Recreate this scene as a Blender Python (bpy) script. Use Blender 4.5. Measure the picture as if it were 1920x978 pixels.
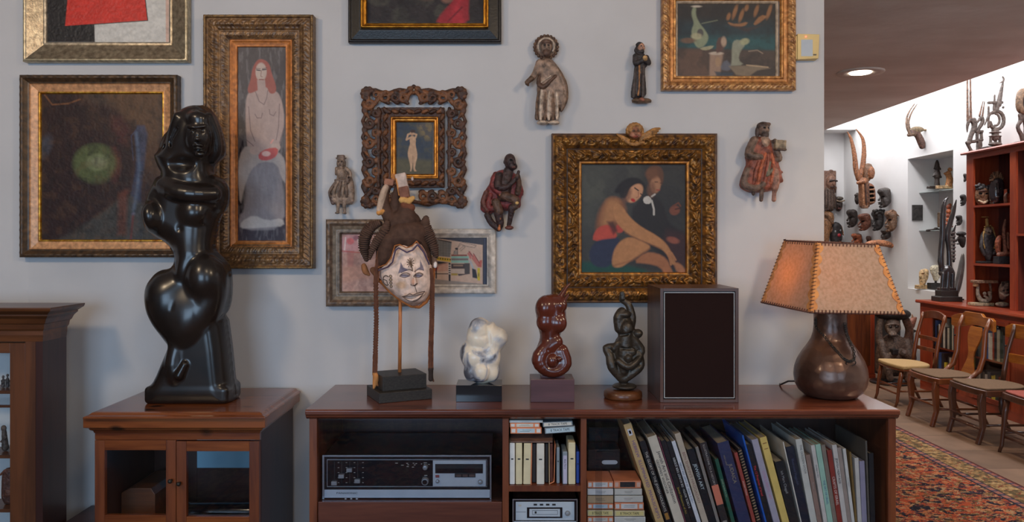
import bpy, math, random
import numpy as np
from mathutils import Vector, Matrix, Euler
sc = bpy.context.scene
for o in list(bpy.data.objects): bpy.data.objects.remove(o)
# ---------------------------------------------------------------- camera, light, exposure
F, VX, VY, EYE, DW = 1410.0, 952.0, 451.0, 1.5, 3.0       # focal length (px), vanishing point, eye height, distance to the wall
cam = bpy.data.objects.new('camera', bpy.data.cameras.new('camera')); sc.collection.objects.link(cam)
cam.location = (0, -DW, EYE); cam.rotation_euler = (math.pi/2, 0, 0)
cam.data.sensor_width = 36; cam.data.lens = F*36/1920
cam.data.shift_x = (960-VX)/1920; cam.data.shift_y = -(489-VY)/1920
cam.data.clip_start = .05; sc.camera = cam
sc.view_settings.view_transform = 'Standard'; sc.view_settings.look = 'None'
sc.view_settings.exposure = 0.0; sc.view_settings.gamma = 1; sc.view_settings.use_curve_mapping = False
wd = bpy.data.worlds.new('world'); sc.world = wd; wd.use_nodes = True
wd.node_tree.nodes['Background'].inputs[0].default_value = (.55, .68, 1, 1)
wd.node_tree.nodes['Background'].inputs[1].default_value = .15
def area(name, loc, aim, sx, sy, power, col, spread=180):
    l = bpy.data.lights.new(name, 'AREA'); l.shape = 'RECTANGLE'; l.size = sx; l.size_y = sy; l.energy = power; l.color = col
    l.spread = math.radians(spread)
    o = bpy.data.objects.new(name, l); sc.collection.objects.link(o); o.location = loc
    o.rotation_euler = (Vector(aim)-Vector(loc)).to_track_quat('-Z', 'Y').to_euler(); return o
def spot(name, loc, aim, power, col, angle=110, rad=.04, blend=.8):
    l = bpy.data.lights.new(name, 'SPOT'); l.energy = power; l.color = col; l.spot_size = math.radians(angle)
    l.spot_blend = blend; l.shadow_soft_size = rad
    o = bpy.data.objects.new(name, l); sc.collection.objects.link(o); o.location = loc
    o.rotation_euler = (Vector(aim)-Vector(loc)).to_track_quat('-Z', 'Y').to_euler(); return o
BLUE = (.50, .73, 1.0); WARM = (1.0, .76, .50)
area('window_daylight', (-1.6, -5.9, 1.55), (-.8, 0, 1.1), 2.4, 1.7, 95, BLUE)
area('window_daylight', (1.9, -5.9, 1.55), (.8, 0, 1.1), 1.6, 1.7, 36, BLUE)
spot('track_spot', (-2.0, -2.3, 2.72), (-.9, 0, 1.9), 72, WARM, 120, .20)
spot('track_spot', (1.7, -2.3, 2.72), (.7, 0, 1.9), 72, WARM, 120, .20)
spot('track_spot', (0.1, -2.6, 2.72), (.0, 0, 1.8), 36, WARM, 110, .20)
area('cove_light', (3.95, 3.2, 3.45), (4.6, 3.2, 2.3), 8.2, .25, 140, (.97, .97, 1))
spot('downlight_and_fill_spot', (2.6, -.55, 2.76), (1.25, -.2, 1.3), 120, (1, .80, .58), 50, .22)  # extra spot without a fixture, added to light the lampshade from inside
for _y in (-.2, 2.8, 5.2):
    spot('downlight_and_fill_spot', (2.72, _y, 2.77), (3.1, _y, 0), 90, (1, .80, .60), 120, .07)
# ---------------------------------------------------------------- helpers
C = sc.collection.objects
ORG = {}
PI = math.pi
def S(y): return (DW+y)/F
def Wp(px, py, y=0.0): d = DW+y; return Vector(((px-VX)*d/F, y, EYE-(py-VY)*d/F))
def Wx(px, x): return F*x/(px-VX)-DW                       # depth at which the plane x is seen at px
def lin(v): v = v/255.0; return v/12.92 if v <= .04045 else ((v+.055)/1.055)**2.4
GAIN = 1.3
def col(r, g, b, k=GAIN): return tuple(min(.92, lin(t)*k) for t in (r, g, b))
def nd(m, t, x=0): return m.node_tree.nodes.new(t)
def base_mat(name, rough=.5, metal=0, spec=.5, coat=0, coat_rough=.1):
    m = bpy.data.materials.new(name); m.use_nodes = True
    b = m.node_tree.nodes['Principled BSDF']
    b.inputs['Roughness'].default_value = rough; b.inputs['Metallic'].default_value = metal
    b.inputs['Specular IOR Level'].default_value = spec
    b.inputs['Coat Weight'].default_value = coat; b.inputs['Coat Roughness'].default_value = coat_rough
    return m, b, m.node_tree.links
def add_bump(m, b, scale, strength, dist=.002, detail=4, stretch=None, kind='noise'):
    L = m.node_tree.links; tc = nd(m, 'ShaderNodeTexCoord'); mp = nd(m, 'ShaderNodeMapping')
    if stretch: mp.inputs['Scale'].default_value = stretch
    n = nd(m, 'ShaderNodeTexNoise' if kind == 'noise' else 'ShaderNodeTexVoronoi'); n.inputs['Scale'].default_value = scale
    if kind == 'noise': n.inputs['Detail'].default_value = detail
    bp = nd(m, 'ShaderNodeBump'); bp.inputs['Strength'].default_value = strength; bp.inputs['Distance'].default_value = dist
    L.new(tc.outputs['Object'], mp.inputs[0]); L.new(mp.outputs[0], n.inputs['Vector'])
    L.new(n.outputs[0], bp.inputs['Height']); L.new(bp.outputs[0], b.inputs['Normal'])
def mat(name, c1, c2=None, scale=8, rough=.5, metal=0, spec=.5, coat=0, bump=None, stretch=None, detail=5, contrast=(.35, .65)):
    """a plain or mottled material: c1 and c2 mixed by noise"""
    m, b, L = base_mat(name, rough, metal, spec, coat)
    c2 = c2 or tuple(x*.8 for x in c1)
    tc = nd(m, 'ShaderNodeTexCoord'); mp = nd(m, 'ShaderNodeMapping')
    if stretch: mp.inputs['Scale'].default_value = stretch
    n = nd(m, 'ShaderNodeTexNoise'); n.inputs['Scale'].default_value = scale; n.inputs['Detail'].default_value = detail
    r = nd(m, 'ShaderNodeValToRGB'); r.color_ramp.elements[0].position = contrast[0]; r.color_ramp.elements[1].position = contrast[1]
    r.color_ramp.elements[0].color = (*c1, 1); r.color_ramp.elements[1].color = (*c2, 1)
    L.new(tc.outputs['Object'], mp.inputs[0]); L.new(mp.outputs[0], n.inputs['Vector']); L.new(n.outputs[0], r.inputs[0])
    L.new(r.outputs[0], b.inputs['Base Color'])
    if bump: add_bump(m, b, *bump)
    return m
def wood(name, c1, c2, axis='x', rough=.3, coat=.3, scale=1.0, knots=False):
    """grain runs along axis"""
    m, b, L = base_mat(name, rough, 0, .5, coat, .12)
    st = {'x': (1.2, 14, 14), 'y': (14, 1.2, 14), 'z': (14, 14, 1.2)}[axis]
    tc = nd(m, 'ShaderNodeTexCoord'); mp = nd(m, 'ShaderNodeMapping'); mp.inputs['Scale'].default_value = tuple(v*scale for v in st)
    n = nd(m, 'ShaderNodeTexNoise'); n.inputs['Scale'].default_value = 1.6; n.inputs['Detail'].default_value = 7
    n.inputs['Distortion'].default_value = .9
    n2 = nd(m, 'ShaderNodeTexNoise'); n2.inputs['Scale'].default_value = 9; n2.inputs['Detail'].default_value = 3
    mx = nd(m, 'ShaderNodeMath'); mx.operation = 'MULTIPLY_ADD'; mx.inputs[1].default_value = .35
    r = nd(m, 'ShaderNodeValToRGB'); r.color_ramp.elements[0].position = .52; r.color_ramp.elements[1].position = .82
    r.color_ramp.elements[0].color = (*c1, 1); r.color_ramp.elements[1].color = (*c2, 1)
    L.new(tc.outputs['Object'], mp.inputs[0]); L.new(mp.outputs[0], n.inputs['Vector']); L.new(mp.outputs[0], n2.inputs['Vector'])
    L.new(n2.outputs[0], mx.inputs[0]); L.new(n.outputs[0], mx.inputs[2]); L.new(mx.outputs[0], r.inputs[0])
    out = r.outputs[0]
    if knots:
        v = nd(m, 'ShaderNodeTexVoronoi'); v.inputs['Scale'].default_value = 5.5
        mp2 = nd(m, 'ShaderNodeMapping'); mp2.inputs['Scale'].default_value = {'x': (1, 1.6, 1.6), 'y': (1.6, 1, 1.6), 'z': (1.6, 1.6, 1)}[axis]
        L.new(tc.outputs['Object'], mp2.inputs[0]); L.new(mp2.outputs[0], v.inputs['Vector'])
        kr = nd(m, 'ShaderNodeValToRGB'); kr.color_ramp.elements[0].position = .10; kr.color_ramp.elements[1].position = .19
        L.new(v.outputs['Distance'], kr.inputs[0])
        mm = nd(m, 'ShaderNodeMix'); mm.data_type = 'RGBA'; mm.inputs['A'].default_value = (.02, .008, .004, 1)
        L.new(kr.outputs[0], mm.inputs['Factor']); L.new(out, mm.inputs['B']); out = mm.outputs['Result']
    L.new(out, b.inputs['Base Color'])
    bp = nd(m, 'ShaderNodeBump'); bp.inputs['Strength'].default_value = .08; bp.inputs['Distance'].default_value = .001
    L.new(n.outputs[0], bp.inputs['Height']); L.new(bp.outputs[0], b.inputs['Normal'])
    return m
def vmat(name, rough=.5, metal=0, spec=.5, coat=0, bump=(60, .3, .002), mottle=.35, mscale=25, gold=False):
    """colours come from the mesh's own colour layer, broken up by fine noise"""
    m, b, L = base_mat(name, rough, metal, spec, coat)
    a = nd(m, 'ShaderNodeAttribute'); a.attribute_name = 'Col'
    tc = nd(m, 'ShaderNodeTexCoord'); n = nd(m, 'ShaderNodeTexNoise'); n.inputs['Scale'].default_value = mscale; n.inputs['Detail'].default_value = 5
    mr = nd(m, 'ShaderNodeMapRange'); mr.inputs[1].default_value = .3; mr.inputs[2].default_value = .7
    mr.inputs[3].default_value = 1-mottle*1.3; mr.inputs[4].default_value = 1+mottle
    mu = nd(m, 'ShaderNodeVectorMath'); mu.operation = 'SCALE'
    L.new(tc.outputs['Object'], n.inputs['Vector']); L.new(n.outputs[0], mr.inputs[0])
    L.new(a.outputs['Color'], mu.inputs[0]); L.new(mr.outputs[0], mu.inputs['Scale']); L.new(mu.outputs[0], b.inputs['Base Color'])
    if gold: L.new(a.outputs['Alpha'], b.inputs['Metallic'])
    if bump: add_bump(m, b, *bump)
    return m
def emit(name, c, s):
    m, b, L = base_mat(name, .4); b.inputs['Base Color'].default_value = (*c, 1)
    b.inputs['Emission Color'].default_value = (*c, 1); b.inputs['Emission Strength'].default_value = s; return m
def glass_mat(name, tint=(.9, .95, .95), ior=1.45):
    m = bpy.data.materials.new(name); m.use_nodes = True; T = m.node_tree; L = T.links
    b = T.nodes['Principled BSDF']; T.nodes.remove(b)
    g = nd(m, 'ShaderNodeBsdfGlossy'); g.inputs['Roughness'].default_value = .01
    t = nd(m, 'ShaderNodeBsdfTransparent'); t.inputs[0].default_value = (*tint, 1)
    f = nd(m, 'ShaderNodeFresnel'); f.inputs['IOR'].default_value = ior
    gm_ = nd(m, 'ShaderNodeNewGeometry'); sb = nd(m, 'ShaderNodeMath'); sb.operation = 'SUBTRACT'; sb.use_clamp = True; L.new(f.outputs[0], sb.inputs[0]); L.new(gm_.outputs['Backfacing'], sb.inputs[1])
    mx = nd(m, 'ShaderNodeMixShader'); L.new(sb.outputs[0], mx.inputs[0]); L.new(t.outputs[0], mx.inputs[1]); L.new(g.outputs[0], mx.inputs[2])
    L.new(mx.outputs[0], T.nodes['Material Output'].inputs[0]); return m

class MB:
    """collects shapes in world coordinates; build() links them as one mesh object"""
    def __init__(s): s.v = []; s.f = []; s.c = None
    def add(s, v, f):
        n = len(s.v); s.v += [tuple(p) for p in v]; s.f += [tuple(i+n for i in q) for q in f]; return s
    def box(s, x0, x1, y0, y1, z0, z1):
        x0, x1 = min(x0, x1), max(x0, x1); y0, y1 = min(y0, y1), max(y0, y1); z0, z1 = min(z0, z1), max(z0, z1)
        v = [(x, y, z) for x in (x0, x1) for y in (y0, y1) for z in (z0, z1)]
        return s.add(v, [(0, 1, 3, 2), (4, 6, 7, 5), (0, 4, 5, 1), (2, 3, 7, 6), (0, 2, 6, 4), (1, 5, 7, 3)])
    def hexa(s, v): return s.add(v, [(0, 1, 2, 3), (7, 6, 5, 4), (0, 4, 5, 1), (1, 5, 6, 2), (2, 6, 7, 3), (3, 7, 4, 0)])
    def prism(s, poly, lo, hi, axis='y'):
        """poly: 2D points, extruded along axis between lo and hi"""
        n = len(poly)
        mk = {'y': lambda a, b, t: (a, t, b), 'x': lambda a, b, t: (t, a, b), 'z': lambda a, b, t: (a, b, t)}[axis]
        v = [mk(a, b, lo) for a, b in poly]+[mk(a, b, hi) for a, b in poly]
        return s.add(v, [tuple(range(n)), tuple(range(2*n-1, n-1, -1))]+[(i, i+n, (i+1) % n+n, (i+1) % n) for i in range(n)])
    def lathe(s, prof, cx, cy, seg=32, sx=1, sy=1):
        """prof: (radius, z) from bottom to top"""
        v = []; f = []; n = len(prof)
        for r, z in prof:
            for i in range(seg): a = 2*PI*i/seg; v.append((cx+r*math.cos(a)*sx, cy+r*math.sin(a)*sy, z))
        for j in range(n-1):
            for i in range(seg): k = (i+1) % seg; f.append((j*seg+i, j*seg+k, (j+1)*seg+k, (j+1)*seg+i))
        f.append(tuple(range(seg-1, -1, -1))); f.append(tuple((n-1)*seg+i for i in range(seg)))
        return s.add(v, f)
    def tube(s, pts, r, seg=10, caps=True, flat=1.0):
        """pts: 3D points; r: radius or list"""
        P = [Vector(p) for p in pts]; n = len(P); R = r if isinstance(r, (list, tuple)) else [r]*n
        v = []; f = []; up = None
        for j in range(n):
            t = (P[min(j+1, n-1)]-P[max(j-1, 0)]).normalized()
            if up is None: up = t.orthogonal().normalized()
            up = (up-t*up.dot(t)).normalized(); w = t.cross(up)
            for i in range(seg): a = 2*PI*i/seg; v.append(P[j]+(up*math.cos(a)+w*math.sin(a)*flat)*R[j])
        for j in range(n-1):
            for i in range(seg): k = (i+1) % seg; f.append((j*seg+i, j*seg+k, (j+1)*seg+k, (j+1)*seg+i))
        if caps: f.append(tuple(range(seg-1, -1, -1))); f.append(tuple((n-1)*seg+i for i in range(seg)))
        return s.add(v, f)
    def cyl(s, p0, p1, r0, r1=None, seg=20): return s.tube([p0, p1], [r0, r0 if r1 is None else r1], seg)
    def build(s, name, m, parent=None, smooth=False, bevel=0, loc=None, colors=None):
        me = bpy.data.meshes.new(name); ob = bpy.data.objects.new(name, me); C.link(ob)
        A = np.array(s.v, dtype=np.float64)
        if parent is not None: o = ORG[parent]; ob.parent = parent
        else:
            o = Vector(loc) if loc is not None else Vector(((A[:, 0].min()+A[:, 0].max())/2, (A[:, 1].min()+A[:, 1].max())/2, A[:, 2].min())); ob.location = o
        ORG[ob] = o
        me.from_pydata((A-np.array(o)).tolist(), [], s.f); me.materials.append(m)
        if colors is not None: set_col(me, colors)
        if smooth:
            me.polygons.foreach_set('use_smooth', [True]*len(me.polygons))
            if smooth == 'auto': me.set_sharp_from_angle(angle=math.radians(38))
        me.update()
        if bevel:
            bv = ob.modifiers.new('bevel', 'BEVEL'); bv.width = bevel; bv.segments = 2; bv.limit_method = 'ANGLE'; bv.angle_limit = math.radians(40)
        return ob
def set_col(me, cols):
    a = me.color_attributes.new('Col', 'FLOAT_COLOR', 'POINT'); c = np.asarray(cols, dtype=np.float32)
    if c.shape[1] == 3: c = np.concatenate([c, np.ones((len(c), 1), np.float32)], 1)
    a.data.foreach_set('color', c.ravel())
def tag(o, label=None, cat=None, group=None, kind=None):
    if label: o['label'] = label
    if cat: o['category'] = cat
    if group: o['group'] = group
    if kind: o['kind'] = kind
    return o
def thing(name, loc, label, cat, group=None):
    o = bpy.data.objects.new(name, None); C.link(o); o.location = loc; o.empty_display_size = .05; ORG[o] = Vector(loc)
    return tag(o, label, cat, group)
def np_mesh(name, V, Q, m, parent=None, cols=None, smooth=True, loc=None):
    me = bpy.data.meshes.new(name); ob = bpy.data.objects.new(name, me); C.link(ob)
    if parent is not None: o = ORG[parent]; ob.parent = parent
    else: o = Vector(loc) if loc is not None else Vector((V[:, 0].mean(), V[:, 1].mean(), V[:, 2].min())); ob.location = o
    ORG[ob] = o
    me.vertices.add(len(V)); me.vertices.foreach_set('co', (V-np.array(o)).astype(np.float32).ravel())
    k = Q.shape[1]
    me.loops.add(Q.size); me.loops.foreach_set('vertex_index', Q.astype(np.int32).ravel())
    me.polygons.add(len(Q)); me.polygons.foreach_set('loop_start', np.arange(0, Q.size, k, dtype=np.int32))
    me.update(calc_edges=True)
    me.polygons.foreach_set('use_smooth', np.full(len(Q), bool(smooth)))
    if cols is not None: set_col(me, cols)
    me.materials.append(m); me.validate(); me.update(); return ob
def put_text(body, size, m, parent, origin, right, up, align='CENTER', sx=1.0, ext=.0004, name='lettering', aligny='CENTER'):
    """flat letters: right and up are the reading directions in the world"""
    cu = bpy.data.curves.new('t', 'FONT'); cu.body = body; cu.size = size; cu.align_x = align; cu.align_y = aligny; cu.extrude = ext
    cu.resolution_u = 3
    ob = bpy.data.objects.new('t', cu); C.link(ob); bpy.context.view_layer.update()
    me = bpy.data.meshes.new_from_object(ob.evaluated_get(bpy.context.evaluated_depsgraph_get()))
    bpy.data.objects.remove(ob); bpy.data.curves.remove(cu)
    r = Vector(right).normalized(); u = Vector(up).normalized(); n = r.cross(u)
    M = Matrix((r*sx, u, n)).transposed().to_4x4(); M.translation = Vector(origin)-ORG[parent]
    me.transform(M); me.name = name; me.materials.clear(); me.materials.append(m)
    o = bpy.data.objects.new(name, me); C.link(o); o.parent = parent; ORG[o] = ORG[parent]; return o
# ---------------------------------------------------------------- value noise
def vnoise(X, Y, seed=0):
    r = np.random.RandomState(seed); T = r.rand(64, 64)
    xi = np.floor(X).astype(int); yi = np.floor(Y).astype(int); fx = X-xi; fy = Y-yi
    fx = fx*fx*(3-2*fx); fy = fy*fy*(3-2*fy)
    g = lambda a, b: T[a % 64, b % 64]
    return (g(xi, yi)*(1-fx)+g(xi+1, yi)*fx)*(1-fy)+(g(xi, yi+1)*(1-fx)+g(xi+1, yi+1)*fx)*fy
def fbm(X, Y, seed=0, o=4):
    s = 0; a = .5
    for i in range(o): s = s+a*vnoise(X*2**i, Y*2**i, seed+i); a *= .5
    return s/(1-.5**o)
def poly_sd(X, Y, pts):
    """signed distance to a polygon, negative inside"""
    pts = np.asarray(pts, float); n = len(pts); d = np.full(X.shape, 1e9); ins = np.zeros(X.shape, bool)
    for i in range(n):
        ax, ay = pts[i]; bx, by = pts[(i+1) % n]; ex, ey = bx-ax, by-ay; L = ex*ex+ey*ey+1e-9
        t = np.clip(((X-ax)*ex+(Y-ay)*ey)/L, 0, 1); dx = X-ax-t*ex; dy = Y-ay-t*ey; d = np.minimum(d, dx*dx+dy*dy)
        if ay != by: ins ^= ((ay > Y) != (by > Y)) & (X < (bx-ax)*(Y-ay)/(by-ay)+ax)
    d = np.sqrt(d); return np.where(ins, -d, d)
def smooth_poly(pts, it=2):
    """Chaikin corner cutting of a closed outline"""
    p = np.asarray(pts, float)
    for _ in range(it):
        q = np.roll(p, -1, 0); p = np.stack([.75*p+.25*q, .25*p+.75*q], 1).reshape(-1, 2)
    return p
class Pic:
    """a painted canvas: brush shapes laid over each other on a fine grid of coloured vertices (photo pixel units)"""
    def __init__(s, x0, y0, x1, y1, bg, res=1.0):
        s.b = (x0, y0, x1, y1); nx = int(round((x1-x0)/res))+1; ny = int(round((y1-y0)/res))+1
        s.X, s.Y = np.meshgrid(np.linspace(x0, x1, nx), np.linspace(y0, y1, ny)); s.C = np.zeros(s.X.shape+(3,)); s.C[:] = s.k(bg)
    def k(s, c): return np.array([lin(t)*1.06 for t in c])
    def _mix(s, m, c, a): m = (np.clip(m, 0, 1)*a)[..., None]; s.C = s.C*(1-m)+s.k(c)*m
    def poly(s, pts, c, soft=1.2, a=1.0, sm=0, rough=0):
        if sm: pts = smooth_poly(pts, sm)
        d = poly_sd(s.X, s.Y, pts)
        if rough: d = d+rough*(fbm(s.X/6, s.Y/6, 5)-.5)*2
        s._mix(.5-d/soft, c, a); return s
    def ell(s, cx, cy, rx, ry, c, soft=1.2, a=1.0, rot=0):
        t = math.radians(rot); x = s.X-cx; y = s.Y-cy; u = (x*math.cos(t)+y*math.sin(t))/rx; v = (-x*math.sin(t)+y*math.cos(t))/ry
        s._mix(.5-(np.sqrt(u*u+v*v)-1)*min(rx, ry)/soft, c, a); return s
    def line(s, pts, w, c, soft=1.0, a=1.0):
        d = np.full(s.X.shape, 1e9)
        for (ax, ay), (bx, by) in zip(pts[:-1], pts[1:]):
            ex, ey = bx-ax, by-ay; t = np.clip(((s.X-ax)*ex+(s.Y-ay)*ey)/(ex*ex+ey*ey+1e-9), 0, 1)
            d = np.minimum(d, np.hypot(s.X-ax-t*ex, s.Y-ay-t*ey))
        s._mix(.5-(d-w/2)/soft, c, a); return s
    def wash(s, c, scale=20, a=.5, seed=1, lo=.45, hi=.6, sx=1, sy=1):
        n = fbm(s.X/scale*sx, s.Y/scale*sy, seed); s._mix((n-lo)/(hi-lo), c, a); return s
    def grad(s, c, x0, y0, x1, y1, a=1.0):
        ex, ey = x1-x0, y1-y0; s._mix(((s.X-x0)*ex+(s.Y-y0)*ey)/(ex*ex+ey*ey), c, a); return s
    def grain(s, amp=.15, scale=3, seed=3, sx=1, sy=1):
        s.C *= (1+amp*2*(fbm(s.X/scale*sx, s.Y/scale*sy, seed)-.5))[..., None]; return s
    def build(s, name, m, parent, y, relief=0, y0=None):
        """y: plane of the canvas; pixel coordinates are read at that plane"""
        q = S(y); V = np.stack([(s.X-VX)*q, np.full(s.X.shape, y), EYE-(s.Y-VY)*q], -1)
        if relief: V[..., 1] -= relief*(fbm(s.X/4, s.Y/4, 9)-.5)
        h, w = s.X.shape; i = np.arange(h*w).reshape(h, w)
        Q = np.stack([i[:-1, :-1], i[1:, :-1], i[1:, 1:], i[:-1, 1:]], -1).reshape(-1, 4)
        n0 = h*w; V = V.reshape(-1, 3); cols = np.clip(s.C, 0, .92).reshape(-1, 3)
        x0, x1, z0, z1 = V[:, 0].min(), V[:, 0].max(), V[:, 2].min(), V[:, 2].max(); t = .006
        B = np.array([(x0, y+.0012, z1), (x1, y+.0012, z1), (x1, y+.0012, z0), (x0, y+.0012, z0), (x0, y+t, z1), (x1, y+t, z1), (x1, y+t, z0), (x0, y+t, z0)])
        V = np.concatenate([V, B]); cols = np.concatenate([cols, np.full((8, 3), .3)])
        bq = np.array([(0, 4, 5, 1), (1, 5, 6, 2), (2, 6, 7, 3), (3, 7, 4, 0), (4, 7, 6, 5)])+n0
        return np_mesh(name, V, np.concatenate([Q, bq]), m, parent, cols)
# ---------------------------------------------------------------- carved bodies: blended distance fields turned into one mesh
def rotm(r):
    if r is None: return None
    if not isinstance(r, (tuple, list)): r = (0, r, 0)
    return np.array(Euler([math.radians(t) for t in r]).to_matrix())
def curve(pts, m=3):
    P = np.array(pts, float); P = np.concatenate([P[:1], P, P[-1:]]); out = []
    for i in range(1, len(P)-2):
        a, b, c, d = P[i-1:i+3]
        for j in range(m): t = j/m; out.append(tuple(.5*((2*b)+(c-a)*t+(2*a-5*b+4*c-d)*t*t+(3*b-a-3*c+d)*t**3)))
    out.append(tuple(P[-2])); return [(x, y, z, max(r, .3)) for x, y, z, r in out]
class Body:
    K = 1.0; rough = .0
    """units are photo pixels: x right, z = -py, y = -(distance toward the viewer)"""
    def __init__(s): s.p = []; s.cols = []
    def _c(s, c):
        if c is None: return -1
        if c not in s.cols: s.cols.append(c)
        return s.cols.index(c)
    def e(s, px, py, off, rx, ry, rd, k=3, c=None, rot=None, neg=False):
        s.p.append(('e', np.array([px, -off, -py], float), np.array([rx, rd, ry], float), rotm(rot), k, s._c(c), neg)); return s
    def b(s, px, py, off, hx, hy, hd, rr=1, k=1, c=None, rot=None, neg=False):
        s.p.append(('b', np.array([px, -off, -py], float), np.array([hx, hd, hy], float), rotm(rot), k, s._c(c), neg, rr)); return s
    def c(s, pts, k=2, c=None, neg=False, fl=1.0):
        """chain of tapered capsules through (px, py, off, r), rounded into a curve"""
        if 2 < len(pts) < 9: pts = curve(pts)
        s.p.append(('c', np.array([[a[0], -a[2], -a[1]] for a in pts], float), None, [max(a[3], .3) for a in pts], k, s._c(c), neg, fl))
        return s
    def P(s, pts, R, t=1.0, off=0, k=2, c=None, sm=2, neg=False):
        """rounded relief with the given outline (px, py)"""
        q = smooth_poly(pts, sm) if sm else np.asarray(pts, float)
        s.p.append(('P', q*np.array([1, -1]), R, t, off, k, s._c(c), neg)); return s
    def _bb(s, q, m):
        if q[0] == 'e': r = np.full(3, q[2].max()) if q[3] is not None else q[2]; return q[1]-r-m, q[1]+r+m
        if q[0] == 'b': r = np.full(3, np.linalg.norm(q[2])) if q[3] is not None else q[2]; return q[1]-r-m, q[1]+r+m
        if q[0] == 'c': r = max(q[3])*max(1, q[7])+m; return q[1].min(0)-r, q[1].max(0)+r
        h = q[2]*q[3]+m; a = q[1]; return np.array([a[:, 0].min()-m, -q[4]-h, a[:, 1].min()-m]), np.array([a[:, 0].max()+m, -q[4]+h, a[:, 1].max()+m])
    def field(s, vox):
        lo = np.min([s._bb(q, 2*vox)[0] for q in s.p if not q[6 if q[0] != 'P' else 7]], 0); hi = np.max([s._bb(q, 2*vox)[1] for q in s.p if not q[6 if q[0] != 'P' else 7]], 0)
        n = np.ceil((hi-lo)/vox).astype(int)+1; ax = [lo[i]+vox*np.arange(n[i]) for i in range(3)]
        f = np.full(n, 50.0, np.float32); ci = np.zeros(n, np.int16); best = np.full(n, 1e9, np.float32)
        for q in s.p:
            isP = q[0] == 'P'; k = max(q[5] if isP else q[4], .01); cc = q[6] if isP else q[5]; neg = q[7] if isP else q[6]
            a, b = s._bb(q, k+3*vox+1)
            i0 = np.maximum(0, np.floor((a-lo)/vox).astype(int)); i1 = np.minimum(n, np.ceil((b-lo)/vox).astype(int)+1)
            if (i1 <= i0).any(): continue
            sl = tuple(slice(i0[i], i1[i]) for i in range(3))
            X = ax[0][sl[0]][:, None, None]; Y = ax[1][sl[1]][None, :, None]; Z = ax[2][sl[2]][None, None, :]
            if isP:
                XX, ZZ = np.meshgrid(ax[0][sl[0]], ax[2][sl[2]], indexing='ij'); d2 = poly_sd(XX, ZZ, q[1])[:, None, :]
                R, t = q[2], q[3]; y = np.abs(Y+q[4]); w = np.clip(-d2, 0, R); h = np.sqrt(np.maximum(2*R*w-w*w, 0))*t
                d = np.where(d2 < 0, (y-h)*.75, np.sqrt(np.maximum(d2, 0)**2+y*y))
            elif q[0] == 'c':
                d = None
                for (A, B_, ra, rb) in zip(q[1][:-1], q[1][1:], q[3][:-1], q[3][1:]):
                    u = B_-A; L = float(u@u)+1e-9; px, py, pz = X-A[0], Y-A[1], Z-A[2]; t = np.clip((px*u[0]+py*u[1]+pz*u[2])/L, 0, 1)
                    e = np.sqrt((px-t*u[0])**2+((py-t*u[1])/q[7])**2+(pz-t*u[2])**2)-(ra+(rb-ra)*t); d = e if d is None else np.minimum(d, e)
            else:
                px, py, pz = X-q[1][0], Y-q[1][1], Z-q[1][2]
                if q[3] is not None:
                    M = q[3]; px, py, pz = (M[0, 0]*px+M[1, 0]*py+M[2, 0]*pz, M[0, 1]*px+M[1, 1]*py+M[2, 1]*pz, M[0, 2]*px+M[1, 2]*py+M[2, 2]*pz)
                r = q[2]
                if q[0] == 'e':
                    k0 = np.sqrt((px/r[0])**2+(py/r[1])**2+(pz/r[2])**2); k1 = np.sqrt((px/r[0]**2)**2+(py/r[1]**2)**2+(pz/r[2]**2)**2)+1e-9
                    d = k0*(k0-1)/k1
                else:
                    rr = q[7]; a0, a1, a2 = np.abs(px)-r[0]+rr, np.abs(py)-r[1]+rr, np.abs(pz)-r[2]+rr
                    d = np.sqrt(np.maximum(a0, 0)**2+np.maximum(a1, 0)**2+np.maximum(a2, 0)**2)+np.minimum(np.maximum(a0, np.maximum(a1, a2)), 0)-rr
            d = d.astype(np.float32); g = f[sl]
            if neg:
                h = np.maximum(k-np.abs(g+d), 0)/k; f[sl] = np.maximum(g, -d)+h*h*k*.25
                if cc >= 0: ci[sl] = np.where(d < 1.2*vox, cc, ci[sl])
            else:
                h = np.maximum(k-np.abs(g-d), 0)/k; f[sl] = np.minimum(g, d)-h*h*k*.25
                if cc >= 0: bs = best[sl]; mk = d < bs; ci[sl] = np.where(mk, cc, ci[sl]); best[sl] = np.where(mk, d, bs)
        return f, ci, lo
    def build(s, name, m, y, parent=None, vox=1.0, scale=None, colr=None, loc=None, clip=None, rotz=0, pivot=None, paint=None):
        """y: world depth of off=0; clip=(axis, lo/hi) cuts nothing when None"""
        f, ci, lo = s.field(vox)
        if m.name.startswith(('carved', 'dark_bronze', 'matte')):
            r_ = (.55 if m.name.startswith('carved') else .3)*max(.7, vox); nx, ny, nz = f.shape; g = lambda n, o: (lo[o]+vox*np.arange(n))/4.2
            A_ = lambda a, b, sd: fbm(*np.meshgrid(a, b, indexing='ij'), sd, 2)-.5
            f = f+(r_*1.6*(A_(g(nx, 0), g(nz, 2), 5)[:, None, :]+.7*A_(g(ny, 1), g(nz, 2)*.8, 8)[None, :, :])).astype(np.float32)
        if clip is not None: j = max(0, int(round((clip-lo[1])/vox))); f[:, j:, :] = 5
        V, Q, I = surface_nets(f); c = ci[I[:, 0], I[:, 1], I[:, 2]]; P_ = V*vox+lo
        q = S(y); V = np.stack([(P_[:, 0]-VX)*q, y+P_[:, 1]*q, EYE+(P_[:, 2]+VY)*q], -1)
        if rotz:
            pv = Vector(pivot); a = math.radians(rotz); dx, dy = V[:, 0]-pv.x, V[:, 1]-pv.y
            V[:, 0] = pv.x+dx*math.cos(a)-dy*math.sin(a); V[:, 1] = pv.y+dx*math.sin(a)+dy*math.cos(a)
        cols = None
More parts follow.
